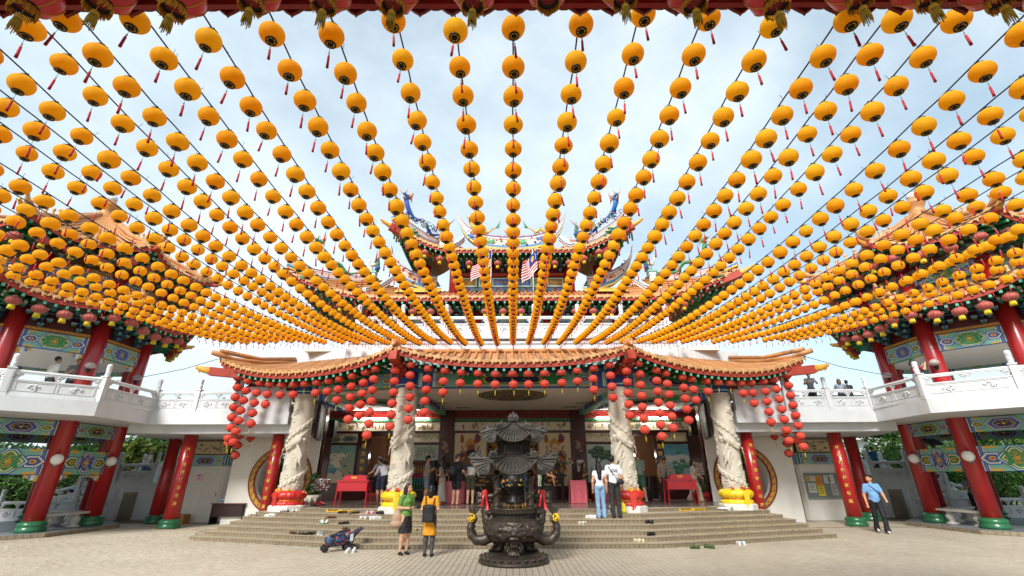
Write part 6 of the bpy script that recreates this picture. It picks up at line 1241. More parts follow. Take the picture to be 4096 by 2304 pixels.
# ---------------------------------------------------------------- bronze incense burner
bur = thing('incense_burner', 'tall dark bronze incense burner with two pagoda roofs standing before the steps', 'burner', (0.02, 11.3, 0))
mb = MB().lathe([(.75, 0), (.765, .03), (.765, .05), (.73, .06), (.7, .12), (.63, .15), (.6, .15), (.58, .17), (.3, .175)], 40); mb.build('base', M_bronze, bur)
pet = MB()
for k in range(26): a = 2 * pi * k / 26; pet.ball((cos(a) * .69, sin(a) * .69, .095), 1, 8, 5, None, (.075, .06, .03), Matrix.Rotation(a, 3, 'Z') @ Matrix.Rotation(-.6, 3, 'Y'))
pet.build('lotus_petals', M_bronze, bur)
def lion_leg():
    S_ = SDF(.013, .03); S_.ell((0, -.1, .06), (.13, .15, .07)); S_.cap((0, -.02, .1), (0, .05, .3), .1, .13)
    for k in range(4): S_.cap((-.09 + .06 * k, -.18, .05), (-.1 + .067 * k, -.25, .02), .032, .02)
    S_.ell((0, -.04, .3), (.16, .14, .13)); S_.ell((0, -.17, .26), (.07, .06, .045)); S_.ell((0, -.14, .19), (.09, .06, .03))
    for s in (-1, 1): S_.ell((s * .07, -.155, .34), (.035, .03, .03), 0, .01); S_.cap((s * .03, -.17, .39), (s * .13, -.13, .41), .025, .02); S_.ell((s * .17, 0, .36), (.05, .03, .05)); S_.path([(s * .12, -.08, .25), (s * .17, -.06, .15), (s * .13, -.1, .08)], [.04, .035, .02])
    for k in range(5): S_.cap((-.06 + .03 * k, -.18, .2), (-.06 + .03 * k, -.19, .165), .012, .006)
    return S_.mesh('lion_leg', None, M_bronze)
LL = lion_leg()
for a in (0, 2 * pi / 3, -2 * pi / 3): obj('leg', LL, bur, (sin(a) * .32, -cos(a) * .32, .17), a if a == 0 else -a * -1)
S_ = SDF(.0135, .03)
for z0, z1, r0, r1 in ((.34, .44, .3, .5), (.44, .56, .5, .61), (.56, .68, .61, .635), (.68, .8, .635, .56), (.8, .88, .56, .47)): S_.cone((0, 0, 0), z0, z1, r0, r1, 1, 0, .05)
fc = V((0, -.6, .62))      # beast mask on the front, and swirling dragons round the belly
S_.ell(fc, (.13, .06, .1)); S_.ell(fc + V((0, -.05, -.03)), (.055, .05, .04)); S_.ell(fc + V((0, -.02, -.12)), (.11, .04, .03))
for s in (-1, 1):
    S_.ell(fc + V((s * .07, -.05, .03)), (.032, .028, .026), 0, .006); S_.path([fc + V((s * .04, -.02, .08)), fc + V((s * .16, .0, .14)), fc + V((s * .2, .04, .22))], [.03, .025, .008]); S_.path([fc + V((s * .09, -.03, -.05)), fc + V((s * .22, .02, -.02)), fc + V((s * .3, .08, .07))], [.028, .022, .01])
    for k in range(5): S_.path([fc + V((s * .12, .0, .05 - .03 * k)), fc + V((s * .2, .04, .09 - .05 * k)), fc + V((s * .26, .08, .03 - .05 * k))], [.022, .018, .006])
def onb(a, z, e=.0): r = np.interp(z, [.34, .44, .56, .68, .8, .88], [.3, .5, .61, .635, .56, .47]); return V((sin(a) * (r + e), -cos(a) * (r + e), z))
rr = random.Random(3)
for j in range(6):
    a0 = .75 + j * 1.0; S_.path([onb(a0 + .22 * sin(t * 2.2) + .06 * t, .5 + .05 * t + .05 * cos(t * 2.5)) for t in np.linspace(0, 5, 18)], [.045 * (1 - .6 * abs(2 * t - 1)) for t in np.linspace(0, 1, 18)])
for j in range(46): a, z = rr.uniform(.5, 5.8), rr.uniform(.42, .8); S_.path([onb(a + .02 * t * cos(t), z + .014 * t * sin(t), .005) for t in np.linspace(0, 5, 7)], .014, 0, .008)
obj('bowl', S_.mesh('bowl', None, M_bronze), bur)
mb = MB().lathe([(.47, .86), (.44, .9), (.44, .93), (.52, .95), (.535, .96), (.535, 1.03), (.545, 1.04), (.545, 1.06), (.5, 1.065), (.48, 1.05), (.47, .95), (.2, .94)], 40)
for k in range(40): a = 2 * pi * k / 40; mb.box((cos(a) * .537, sin(a) * .537, .995), (.012, .05, .04), None, a)
mb.build('rim', M_bronze, bur); MB().lathe([(.47, .98), (0, 1.0)], 24).build('ash', mat('incense_ash', hx('6a6258'), .95, var=.3, vs=30), bur)
st = MB(); 
for k in range(26): x, y = rr.uniform(-.35, .35), rr.uniform(-.3, .3); st.tube([(x, y, .98), (x + rr.uniform(-.02, .02), y, 1.08 + rr.uniform(0, .12))], .004, 4, hx('b8862c'))
o = st.build('incense_sticks', M_col, bur); o['kind'] = 'stuff'
def handle(s):
    S_ = SDF(.0125, .02)
    tl = [V((s * x, y, z)) for x, y, z in ((.48, 0, .5), (.66, 0, .42), (.82, 0, .42), (.93, 0, .52), (.96, 0, .66), (.92, 0, .8), (.9, 0, .92))]; S_.path(tl, [.12, .11, .095, .085, .075, .06, .04])
    for k in range(7): S_.path([V((s * .9, 0, .92)), V((s * (.86 + .03 * (k - 2)), (k % 3 - 1) * .03, 1.02)), V((s * (.84 + .045 * (k - 2)), (k % 3 - 1) * .04, 1.12 + .02 * (k % 2)))], [.035, .025, .006], 0, .01)
    for i, p in enumerate(tl[1:-1]): S_.cap(p + V((-s * .06, 0, .05)), p + V((-s * .12, 0, .11)), .03, .006); S_.cap(p + V((-s * .08, 0, 0)), p + V((-s * .13, 0, .05)), .03, .006)
    nk = [V((s * x, y, z)) for x, y, z in ((.5, 0, .62), (.6, 0, .8), (.64, 0, .98), (.6, 0, 1.12), (.62, -.02, 1.24))]; S_.path(nk, [.12, .1, .085, .075, .08])
    h = V((s * .64, -.04, 1.28)); S_.ell(h, (.1, .09, .075)); S_.cap(h, h + V((-s * .16, -.05, .02)), .07, .05); S_.cap(h + V((0, 0, -.05)), h + V((-s * .13, -.04, -.08)), .045, .025)
    for k in range(8): S_.path([h + V((s * .05, .02, .05 - .03 * k)), h + V((s * .14, .03 - .02 * (k % 3), .08 - .04 * k)), h + V((s * .23, .03, .09 - .05 * k))], [.035, .026, .006], 0, .008)
    for k in (-1, 1): S_.cap(h + V((0, k * .05, .06)), h + V((s * .12, k * .07, .2)), .022, .006); S_.ell(h + V((-s * .05, k * .06, .05)), (.022, .022, .022), 0, .004)
    for z in (.86, 1.0): S_.path([V((s * .62, -.04, z)), V((s * .52, -.12, z - .04)), V((s * .46, -.1, z + .06))], [.05, .04, .03]); 
    return S_.mesh('dragon_handle', None, M_bronze)
for s in (-1, 1): obj('dragon_handle', handle(s), bur)
def twist_col():
    S_ = SDF(.0125, .012); S_.cap((0, 0, 1.03), (0, 0, 1.78), .055, .06); S_.cone((0, 0, 0), 1.05, 1.09, .1, .1); S_.cone((0, 0, 0), 1.1, 1.14, .085, .085)
    S_.path([V((cos(t) * .065, sin(t) * .065, 1.12 + .055 * t)) for t in np.linspace(0, 11, 40)], [.035] * 30 + list(np.linspace(.035, .05, 10)))
    for k in range(16): t = k * .7; S_.cap((cos(t) * .09, sin(t) * .09, 1.13 + .039 * k), (cos(t) * .125, sin(t) * .125, 1.16 + .039 * k), .02, .006)
    return S_.mesh('dragon_post', None, M_bronze)
TC = twist_col()
for k in range(4): obj('dragon_post', TC, bur, ((-.37, .37)[k % 2], (-.27, .27)[k // 2], 0), k * 1.3)
def hex_roof(Rt, ze, zt, zc, Rc, nm):
    rf = MB(); ri = MB(); ti = MB(); tipm = SDF(.012, .012)
    ve = [V((Rt * cos(k * pi / 3), Rt * sin(k * pi / 3), 0)) for k in range(6)]; vc = [V((Rc * cos(k * pi / 3), Rc * sin(k * pi / 3), 0)) for k in range(6)]
    for k in range(6):
        a, b, c, d = ve[k], ve[(k + 1) % 6], vc[k], vc[(k + 1) % 6]; nrm = ((a + b) / 2).normalized(); dep = .14 * Rt
        def P(u, v, a=a, b=b, c=c, d=d, nrm=nrm):
            p = a.lerp(b, u).lerp(c.lerp(d, u), v); f = abs(2 * u - 1) ** 2.6; p = p - nrm * (dep * (1 - f) * (1 - v)); p.z = lerp(lerp(ze, zt, f), zc, v ** .75) - .12 * (zc - ze) * sin(pi * v); return p
        rf.grid(P, 14, 6)
        rf.grid(lambda u, v: P(u, v * .9) - V((0, 0, .05 - .03 * v)), 14, 3)
        for i in range(11): u = (i + .5) / 11; ti.tube([P(u, v) + V((0, 0, .012)) for v in (0, .15, .35, .6, .85, 1)], [.024, .023, .022, .02, .017, .014], 6); ti.ball(P(u, 0) + V((0, 0, -.005)), .026, 7, 4)
        ri.tube([P(u, 0) - V((0, 0, .03)) for u in np.linspace(0, 1, 13)], .02, 6)
        tip = P(0, 0); dv = a.normalized(); ri.tube([c + V((0, 0, zc + .02)), P(0, .6) + V((0, 0, .03)), P(0, .3) + V((0, 0, .035)), tip + V((0, 0, .03)), tip + dv * .06 * Rt + V((0, 0, .09 * Rt))], [.035, .035, .035, .03, .012], 7)
        for j in range(5): t0 = P(0, .05 + .06 * j); tipm.path([t0 + V((0, 0, .04)), t0 + dv * (.03 - .03 * j) + V((0, 0, .11 + .03 * (j % 2))), t0 - dv * .05 + V((0, 0, .15 + .02 * j))], [.026, .02, .008])
        tipm.ell(P(0, .1) + V((0, 0, .12)), (.045, .045, .04))
    rf.build(nm, M_ashb, bur); r = ti.build('tile_ribs', M_ashb, bur); r['kind'] = 'stuff'; ri.build('roof_ridges', M_ashb, bur); obj('ridge_dragons', tipm.mesh('ridge_dragons', None, M_ashb), bur)
hex_roof(1.0, 1.78, 2.06, 2.12, .4, 'lower_roof'); hex_roof(.76, 2.46, 2.64, 2.84, .13, 'upper_roof')
MB().lathe([(.4, 2.1), (.42, 2.13), (.42, 2.15), (.36, 2.17), (.35, 2.46), (.4, 2.47)], 6, (0, 0, 0), None, False).build('lattice_core', mat('dark_bronze_core', hx('1a1613'), .6, var=.2), bur)
lt = MB()
for k in range(6):
    a, b = V((.365 * cos(k * pi / 3), .365 * sin(k * pi / 3), 0)), V((.365 * cos((k + 1) * pi / 3), .365 * sin((k + 1) * pi / 3), 0)); lt.tube([a + V((0, 0, 2.14)), a + V((0, 0, 2.47))], .022, 6)
    for z in (2.19, 2.44): lt.tube([a + V((0, 0, z)), b + V((0, 0, z))], .012, 5)
    for i in range(5):
        for j in range(3): c = a.lerp(b, (i + .5) / 5) + V((0, 0, 2.235 + .08 * j)); d = (b - a).normalized(); lt.tube([c + d * .03 * cos(t) + V((0, 0, .036 * sin(t))) for t in np.linspace(0, 2 * pi, 8)], .006, 4, None, False)
lt.build('lattice', M_bronze, bur); MB().lathe([(.36, 1.74), (.38, 1.8), (.3, 1.84)], 6, (0, 0, 0), None, False).build('roof_frame', M_bronze, bur)
S_ = SDF(.011, .01); S_.ell((0, 0, 2.98), (.1, .1, .115)); S_.cone((0, 0, 0), 2.82, 2.88, .13, .09)
for k in range(10): a = k * 2 * pi / 10; S_.path([(cos(a) * .1, sin(a) * .1, 2.93), (cos(a) * .115, sin(a) * .115, 3.02), (cos(a) * .06, sin(a) * .06, 3.11)], [.026, .022, .008])
S_.cap((0, 0, 3.05), (0, 0, 3.16), .04, .006); obj('finial', S_.mesh('finial', None, M_ashb), bur)
# red bows and yellow rosettes tied on the dragons
def rosette(name, lab, p, c, c2, r=.1, tails=0.0, cat='ribbon', parent=None, td=(0, -1)):
    rr = random.Random(int(abs(p[0] * 97) + p[2] * 31)); t = thing(name, lab, cat, p); mb = MB()
    for k in range(34):
        a, b = rr.uniform(0, 6.28), rr.uniform(-1.3, 1.5); d = V((cos(a) * cos(b), sin(a) * cos(b), sin(b))); mb.ball(d * r * .72, r * .34, 7, 4, c if rr.random() < .8 else c2, (1, .45, .8), d.to_track_quat('Y', 'Z').to_matrix())
    mb.build('bow', M_satin, t)
    if tails:
        tm = MB()
        for s in (-1, 1): tm.grid(lambda u, v: V((s * (.02 + .05 * v) + (u - .5) * .04 * (1 + .4 * v), -r * .7 - .02 * sin(v * 6 + s) + .012 * sin(u * 9), -tails * v * (1 if s > 0 else .8))), 4, 8, c); tm.grid(lambda u, v: V((s * (.02 + .05 * v) + (u - .5) * .04 * (1 + .4 * v), -r * .7 + .008 - .02 * sin(v * 6 + s) + .012 * sin(u * 9), -tails * v * (1 if s > 0 else .8))), 4, 8, c)
        tm.build('ribbon_tail', M_satin, t)
    return t
RD, YL = hx('c81f28'), hx('ecc21c')
for s, w in ((-1, 'left'), (1, 'right')):
    rosette('ribbon_bow', f'red ribbon bow on the head of the {w} burner dragon', (.02 + s * .64, 11.17, 1.36), RD, hx('d8a03c'), .085, .34); rosette('cloth_rosette', f'yellow cloth rosette on the tail of the {w} burner dragon', (.02 + s * .93, 11.24, .86), YL, hx('c98a1c'), .105)
# ---------------------------------------------------------------- cloth wrapped column feet
for i, ((x, y), c, cs, w) in enumerate(zip(DCOLS, ('c62a22', 'e6c41e', 'c62a22', 'e6c41e'), ('e0a82c', 'c0281f', 'e0a82c', 'c0281f'), ('outer left', 'inner left', 'inner right', 'outer right'))):
    cn = 'red' if i % 2 == 0 else 'yellow'; t = thing('cloth_wrap', f'{cn} satin cloth wrapped round the foot of the {w} dragon column', 'cloth', (x, y, PLAT), group='cloth wraps on the dragon columns')
    def PW(u, v, f=1.0):
        prof = [(.46, .0), (.52, .03), (.53, .1), (.5, .15), (.43, .19), (.5, .24), (.56, .32), (.55, .4), (.5, .46), (.4, .5), (.345, .51)]; q = v * (len(prof) - 1); k = min(int(q), len(prof) - 2); r = lerp(prof[k][0], prof[k + 1][0], q - k); z = lerp(prof[k][1], prof[k + 1][1], q - k); a = 2 * pi * u; r *= 1 + .022 * sin(a * 23 + v * 5) + .02 * sin(a * 11 - v * 9) * sin(pi * v); return V((cos(a) * r, sin(a) * r, z + .04))
    MB().grid(PW, 72, 20, hx(c)).build('drape', M_satin, t); MB().lathe([(.45, .215), (.462, .225), (.462, .24), (.45, .25)], 36, (0, 0, 0), hx(cs)).build('sash', M_satin, t); MB().lathe([(.36, .535), (.375, .55), (.36, .565), (.34, .565)], 36, (0, 0, 0), hx(cs)).build('sash', M_satin, t)
    tx = (-.5, .1, .12, .2)[i]; ta = -pi / 2 + tx; tl = MB()
    for k in range(5): tl.grid(lambda u, v: V((cos(ta + (k - 2) * .06 + (u - .5) * .1) * (.565 + .02 * (k % 2) + .02 * sin(v * 5)), sin(ta + (k - 2) * .06 + (u - .5) * .1) * (.57 + .015 * (k % 2)), .5 - v * (.5 + .03 * (k % 3)))), 3, 8, hx(c) if i % 2 else hx('d03a30'))
    tl.build('hanging_tail', M_satin, t)
    for k, a in enumerate((ta, ta + .75, ta - .8)):
        r2 = MB(); rr = random.Random(i * 7 + k); R0 = (.11, .075, .075)[k]; cpos = V((cos(a) * .43, sin(a) * .43, .54))
        for q in range(26): d = V((rr.gauss(0, 1), rr.gauss(0, 1), rr.gauss(0, 1))).normalized(); r2.ball(cpos + d * R0 * .7, R0 * .36, 7, 4, hx('dca01c') if i % 2 == 0 else hx('c0281f') if rr.random() < .75 else hx('e0a82c'), (1, .5, .8), d.to_track_quat('Y', 'Z').to_matrix())
        r2.build('rosette', M_satin, t)
# ---------------------------------------------------------------- porch furniture
def red_table(x, y, w, lab):
    t = thing('offering_table', lab, 'table', (x, y, PLAT)); m_ = mat('red_lacquer', hx('b8202a'), .3, var=.08, coat=.3)
    MB().box((0, 0, .82), (w, .6, .035)).build('table_top', m_, t); ap = MB().box((0, -.26, .64), (w * .92, .02, .3)).box((0, .26, .64), (w * .92, .02, .3)); 
    for s in (-1, 1): ap.box((s * w * .455, 0, .64), (.02, .5, .3))
    for s in (-1, 1): ap.box((s * w * .2, -.272, .64), (w * .34, .008, .22))
    ap.build('apron', m_, t)
    for sx_ in (-1, 1):
        for sy in (-1, 1): MB().bar((sx_ * w * .44, sy * .25, .8), (sx_ * w * .47, sy * .27, 0), .04, .04).build('leg', m_, t)
    MB().prism([(-w * .36, .84), (w * .4, .84), (w * .34, 1.02), (-w * .28, 1.02)], (0, 0, 0), (1, 0, 0), (0, 0, 1), (0, -1, 0), -.16, .16).build('donation_box', m_, t); MB().box((0, -.163, .94), (.2, .006, .06), None).build('inscription', M_goldtxt, t)
red_table(-5.84, 18.3, 1.2, 'red lacquer offering table on the porch near the candle stand'); red_table(6.38, 18.95, 1.18, 'red lacquer offering table in front of the lotus mural')
t = thing('candle_stand', 'chrome prayer candle drum on a pole with red base', 'stand', (-7.12, 18.5, PLAT)); MB().lathe([(.26, .04), (.25, .07), (.1, .12), (.05, .16)], 20).build('base', mat('red_lacquer', hx('b8202a'), .3), t); MB().lathe([(.04, .15), (.04, .5)], 14).build('pole', M_metal, t)
MB().lathe([(.27, .48), (.27, .9), (.25, .92)], 24).build('drum', M_metal, t)
for k in range(14):
    for j in range(5):
        a = 2 * pi * k / 14
        if sin(a) < .3: MB().lathe([(.035, 0), (.035, .05)], 8, (cos(a) * .27, sin(a) * .27, .5 + .084 * j), (.62, .62, .6) if (k + j) % 3 else hx('b8202a')).build('candle_cup', mat('cup_metal', None, .25, metal=.6, var=.1), t)
for k in range(5): MB().tube([(-.06 + .03 * k, 0, .9), (-.07 + .035 * k, 0, 1.06)], .008, 5).build('candle', mat('pink_candle', hx('b8304c'), .5), t)
for k in range(4): MB().ball((cos(k * pi / 2 + .8) * .2, sin(k * pi / 2 + .8) * .2, .022), .022, 8, 5).build('caster', M_black, t)
M_plast = mat('pink_plastic_cloth', hx('d0606c'), .3, var=.12, vs=6, bump=.4, bs=9, spec=.6)
def cloth_table(x, y, w, d, h, lab, m_, red=False):
    t = thing('covered_table', lab, 'table', (x, y, PLAT)); MB().box((0, 0, h - .02), (w * .96, d * .96, .03)).build('table_top', M_black, t); q = MB()
    q.grid(lambda u, v: V(((u - .5) * w, (v - .5) * d, h)), 6, 6)
    per_ = [(-w / 2, -d / 2), (w / 2, -d / 2), (w / 2, d / 2), (-w / 2, d / 2), (-w / 2, -d / 2)]
    for a, b in zip(per_, per_[1:]): nx_, ny_ = (b[1] - a[1]), -(b[0] - a[0]); l_ = math.hypot(nx_, ny_); q.grid(lambda u, v: V((lerp(a[0], b[0], u) + nx_ / l_ * (.015 * sin(u * 14) * v + .03 * v), lerp(a[1], b[1], u) + ny_ / l_ * (.015 * sin(u * 14) * v + .03 * v), h * (1 - v) + .01)), 16, 6)
    q.build('tablecloth', m_, t)
    for sx_ in (-1, 1):
        for sy in (-1, 1): MB().bar((sx_ * w * .42, sy * d * .4, 0), (sx_ * w * .42, sy * d * .4, h - .03), .03, .03).build('leg', M_black, t)
cloth_table(-2.35, 19.75, .95, .55, .78, 'table under a pink plastic cloth among the worshippers', M_plast); cloth_table(2.55, 19.5, .62, .5, .8, 'small table under a pink cloth between burner and brown dress', M_plast); cloth_table(3.75, 20.8, .8, .5, .72, 'table under crumpled dark red plastic behind the couple', mat('dark_red_plastic', hx('8a1620'), .25, var=.2, vs=8, bump=.5, bs=10, spec=.7))
t = thing('altar_table', 'long black altar table with gold carved panels behind the burner', 'table', (0, 21.2, PLAT)); MB().box((0, 0, 1.0), (4.6, .8, .08)).build('table_top', M_black, t)
for x in (-2.1, -.75, .75, 2.1): MB().box((x, -.3, .48), (.12, .12, .96)).build('leg', M_black, t)
for x in (-1.45, 0, 1.45):
    g_ = MB().box((x, -.33, .8), (1.2, .03, .24), hx('1a1410')); rr = random.Random(int(x * 5))
    for k in range(22): g_.ball((x + rr.uniform(-.55, .55), -.35, .8 + rr.uniform(-.09, .09)), rr.uniform(.02, .05), 6, 4, hx('c9952c'), (1.4, .5, .8))
    for k in range(14): g_.ball((x - .57 + k * .088, -.35, .97), .018, 6, 4, hx('d8b048'))
    g_.build('gold_carving', M_paint, t)
t = thing('altar_censer', 'round black censer with coloured dragons behind the burner posts', 'censer', (.05, 18.9, PLAT)); MB().lathe([(.3, 0), (.34, .1), (.22, .2), (.2, .35), (.4, .55), (.52, .75), (.5, .95), (.42, 1.02), (.5, 1.08), (.52, 1.12)], 24).build('bowl', M_black, t)
g_ = MB(); rr = random.Random(4)
for k in range(30): a = -pi / 2 + rr.uniform(-1.1, 1.1); z = rr.uniform(.6, .98); g_.ball((cos(a) * .52, sin(a) * .52, z), rr.uniform(.02, .05), 7, 4, rr.choice([hx('b8862c'), hx('a8402c'), hx('3f7a6a'), hx('c9a04c')]))
g_.build('dragon_relief', M_paint, t)
def bouquet(p, lab, seed):
    rr = random.Random(seed); t = thing('flower_vase', lab, 'flowers', p); MB().lathe([(.08, 0), (.12, .1), (.08, .25), (.1, .3)], 12).build('vase', mat('vase_glaze', hx('8a6a3c'), .3), t); lf = MB(); fl = MB()
    for k in range(60): d = V((rr.gauss(0, .2), rr.gauss(0, .12), .3 + abs(rr.gauss(.15, .14)))); lf.tube([(0, 0, .28), tuple(d)], .005, 3, hx('3c5a2c')); (fl if k % 2 else lf).ball(d, rr.uniform(.025, .05), 6, 4, rr.choice([hx('d8b83c'), hx('c9688a'), hx('e0c8d0'), hx('b8304c')]) if k % 2 else hx('48702f'))
    lf.build('foliage', M_paint, t); fl.build('blossoms', M_paint, t)
bouquet((-1.6, 21.0, PLAT + 1.04), 'vase of pink and yellow flowers left of the burner roof', 1); bouquet((1.7, 21.0, PLAT + 1.04), 'vase of yellow flowers right of the burner roof', 2); bouquet((2.1, 21.1, PLAT + 1.04), 'second vase of mixed flowers right of the burner roof', 5)
t = thing('drinks_cooler', 'black glass-door cooler with rows of bottled offerings beside the column', 'cooler', (-4.05, 22.1, PLAT)); MB().bb((-.55, -.1, 0), (.55, .4, 1.66)).build('cabinet', M_black, t)
for k in range(7):
    for j in range(5): MB().lathe([(.04, 0), (.045, .1), (.03, .16), (.03, .2)], 8, (-.42 + .12 * k, -.14, .45 + .24 * j), hx(['2f7a5c', '2f8a8c', 'b8304c', 'b8802c', '8a3c2c'][j])).build('bottle', M_col, t)
for j in range(6): MB().bb((-.5, -.2, .42 + .24 * j), (.45, -.1, .43 + .24 * j)).build('shelf', M_metal, t)
MB().bb((-.54, -.22, .08), (.54, -.2, .36)).build('lower_panel', M_black, t)
for s in (-1, 1):
    t = thing('loudspeaker', f'black box loudspeaker high on the {"left" if s < 0 else "right"} porch wall', 'speaker', (s * 8.15, 21.3, 3.35)); MB().box((0, 0, .35), (.42, .4, .7)).build('cabinet', M_black, t); MB().lathe([(.15, 0), (.13, .02), (0, .01)], 16, (0, -.21, .25), None, True, M=Matrix.Rotation(pi / 2, 3, 'X')).build('cone', mat('speaker_cone', hx('2c2b2b'), .7), t); MB().bar((0, .2, .35), (s * .2, 1.2, .35), .05, .05).build('bracket', M_metal, t)
for x, y, w, lab in ((-5.9, 21.7, .8, 'red kneeling stool left in the left doorway'), (-4.7, 21.7, .7, 'red kneeling stool right in the left doorway'), (5.6, 21.6, .8, 'red kneeling stool by the right doorway'), (7.9, 20.6, .7, 'low red stool beside the right moon gate')):
    t = thing('kneeling_stool', lab, 'stool', (x, y, PLAT)); MB().box((0, 0, .26), (w, .45, .12), None, top=.94).build('cushion', mat('red_vinyl', hx('b01c24'), .35, var=.1), t); MB().box((0, 0, .1), (w * .9, .4, .2)).build('frame', M_darkred, t)
# no smoking sign and small plates
t = thing('no_smoking_sign', 'white no smoking sign on the dark wall beside the lotus mural', 'sign', (8.62, BW - .0, 1.75)); sg = MB().box((0, 0, .25), (.42, .02, .52), hx('dcdad4'))
sg.lathe([(.13, 0), (.16, 0)], 28, (0, -.014, .33), hx('b8202a'), False, M=Matrix.Rotation(pi / 2, 3, 'X')); sg.bar((-.1, -.016, .43), (.1, -.016, .23), .006, .028, hx('b8202a'), up=(0, 1, 0)); sg.box((-.01, -.013, .33), (.15, .004, .028), hx('2a2a2a')); sg.build('plate', M_col, t); o = obj('lettering', TX['nosmoke'].copy(), t, (0, -.014, .08), (pi / 2, 0, 0), (.66, .9, .4)); o.data.materials.append(M_blacktxt)
t = thing('wall_socket', 'grey card reader box on the dark wall below the no smoking sign', 'box', (8.72, BW, 1.25)); MB().box((0, -.03, .15), (.24, .06, .3)).build('case', M_metal, t); MB().box((0, -.065, .17), (.17, .006, .18)).build('screen', M_black, t)
t = thing('paper_notice', 'small framed notice on the granite pier', 'notice', (3.1, BW - .13, 1.95)); MB().box((0, -.02, .2), (.3, .012, .5), hx('cfc8b0')).box((-.06, -.028, .25), (.1, .004, .14), hx('5a5a68')).box((.07, -.028, .25), (.1, .004, .14), hx('3c3c4c')).build('sheet', M_col, t)
# ---------------------------------------------------------------- gallery furniture
t = thing('office_desk', 'dark brown desk with two water bottles beside the steps', 'desk', (-11.25, 20.15, 0)); MB().box((0, 0, .74), (1.35, .6, .035)).build('desk_top', mat('desk_wood', hx('5a2c20'), .4, var=.15), t); MB().box((0, -.24, .5), (1.25, .02, .44)).build('modesty_panel', mat('desk_dark', hx('2c1c1a'), .4, var=.15), t)
for s in (-1, 1): MB().box((s * .62, 0, .36), (.04, .5, .72)).build('leg', M_black, t)
for i, x in enumerate((-.45, -.36)):
    b = thing('water_bottle', f'{"left" if i == 0 else "right"} one of two small water bottles on the dark desk', 'bottle', (-11.25 + x, 20.1, .76), group='water bottles on the desk'); MB().lathe([(.03, 0), (.032, .03), (.03, .12), (.012, .16), (.012, .175)], 10).build('bottle', mat('clear_plastic', hx('b8ccd8'), .1, var=0), b); MB().lathe([(.014, .172), (.014, .195)], 8).build('cap', mat('blue_cap', hx('2c5ca8'), .4), b); MB().lathe([(.0325, .05), (.0325, .09)], 10).build('wrapper', mat('blue_cap', hx('2c5ca8'), .4), b)
t = thing('folding_chair', 'beige metal folding chair behind the dark desk', 'chair', (-10.35, 20.45, 0)); mch = mat('beige_metal', hx('b5a888'), .4, var=.1); MB().box((0, 0, .45), (.4, .38, .03)).build('seat', mch, t); MB().box((.0, .2, .8), (.4, .025, .2)).build('backrest', mch, t)
for s in (-1, 1): MB().tube([(s * .2, .22, .9), (s * .2, .1, .45), (s * .2, -.2, 0)], .013, 6).build('leg', mch, t); MB().tube([(s * .18, -.15, .45), (s * .18, .25, 0)], .013, 6).build('leg', mch, t)
t = thing('cardboard_box', 'brown cardboard box on the floor behind the couplet column', 'box', (-13.3, 20.3, 0)); mcb = mat('cardboard', hx('a87844'), .8, var=.12); MB().box((0, 0, .17), (.55, .4, .34)).build('carton', mcb, t); MB().box((-.1, -.02, .35), (.36, .4, .01), None, R=Matrix.Rotation(.2, 3, 'Y')).build('flap', mcb, t); o = obj('lettering', TX['box'].copy(), t, (.1, -.203, .2), (pi / 2, 0, 0)); o.data.materials.append(mat('brown_ink', hx('5c3a20'), .8))
t = thing('hand_trolley', 'small trolley with brown wheel leaning at the red column', 'trolley', (-13.85, 20.75, 0)); MB().bar((0, 0, .12), (-.1, .25, .95), .35, .03).build('board', M_wall, t); MB().lathe([(.11, -.03), (.12, 0), (.11, .03)], 16, (.12, -.1, .12), None, True, M=Matrix.Rotation(pi / 2, 3, 'Y')).build('wheel', mat('brown_rubber', hx('6a3a24'), .6), t)
MB().box((-9.9, 17.6, .006), (1.5, .55, .012), None, .06).build('door_mat', mat('grey_mat', hx('6a6c6a'), .9, var=.15, vs=30)); tag(bpy.data.objects['door_mat'], 'grey floor mat at the foot of the left end of the steps', 'mat')
M_conc = mat('pale_cast_stone', hx('c2beb4'), .7, var=.12, vs=6, bump=.15, dirt=.25, ds=3, dcol=hx('857f72'))
def bench(x, y, rz, lab, w=1.7):
    t = thing('stone_bench', lab, 'bench', (x, y, .12), rz); MB().box((0, 0, .44), (w, .38, .07)).build('seat', M_conc, t)
    for s in (-1, 1): MB().lathe([(.2, 0), (.2, .03), (.1, .07), (.09, .1), (.16, .2), (.165, .26), (.1, .33), (.1, .36), (.17, .41)], 16, (s * w * .3, 0, 0)).build('leg', M_conc, t)
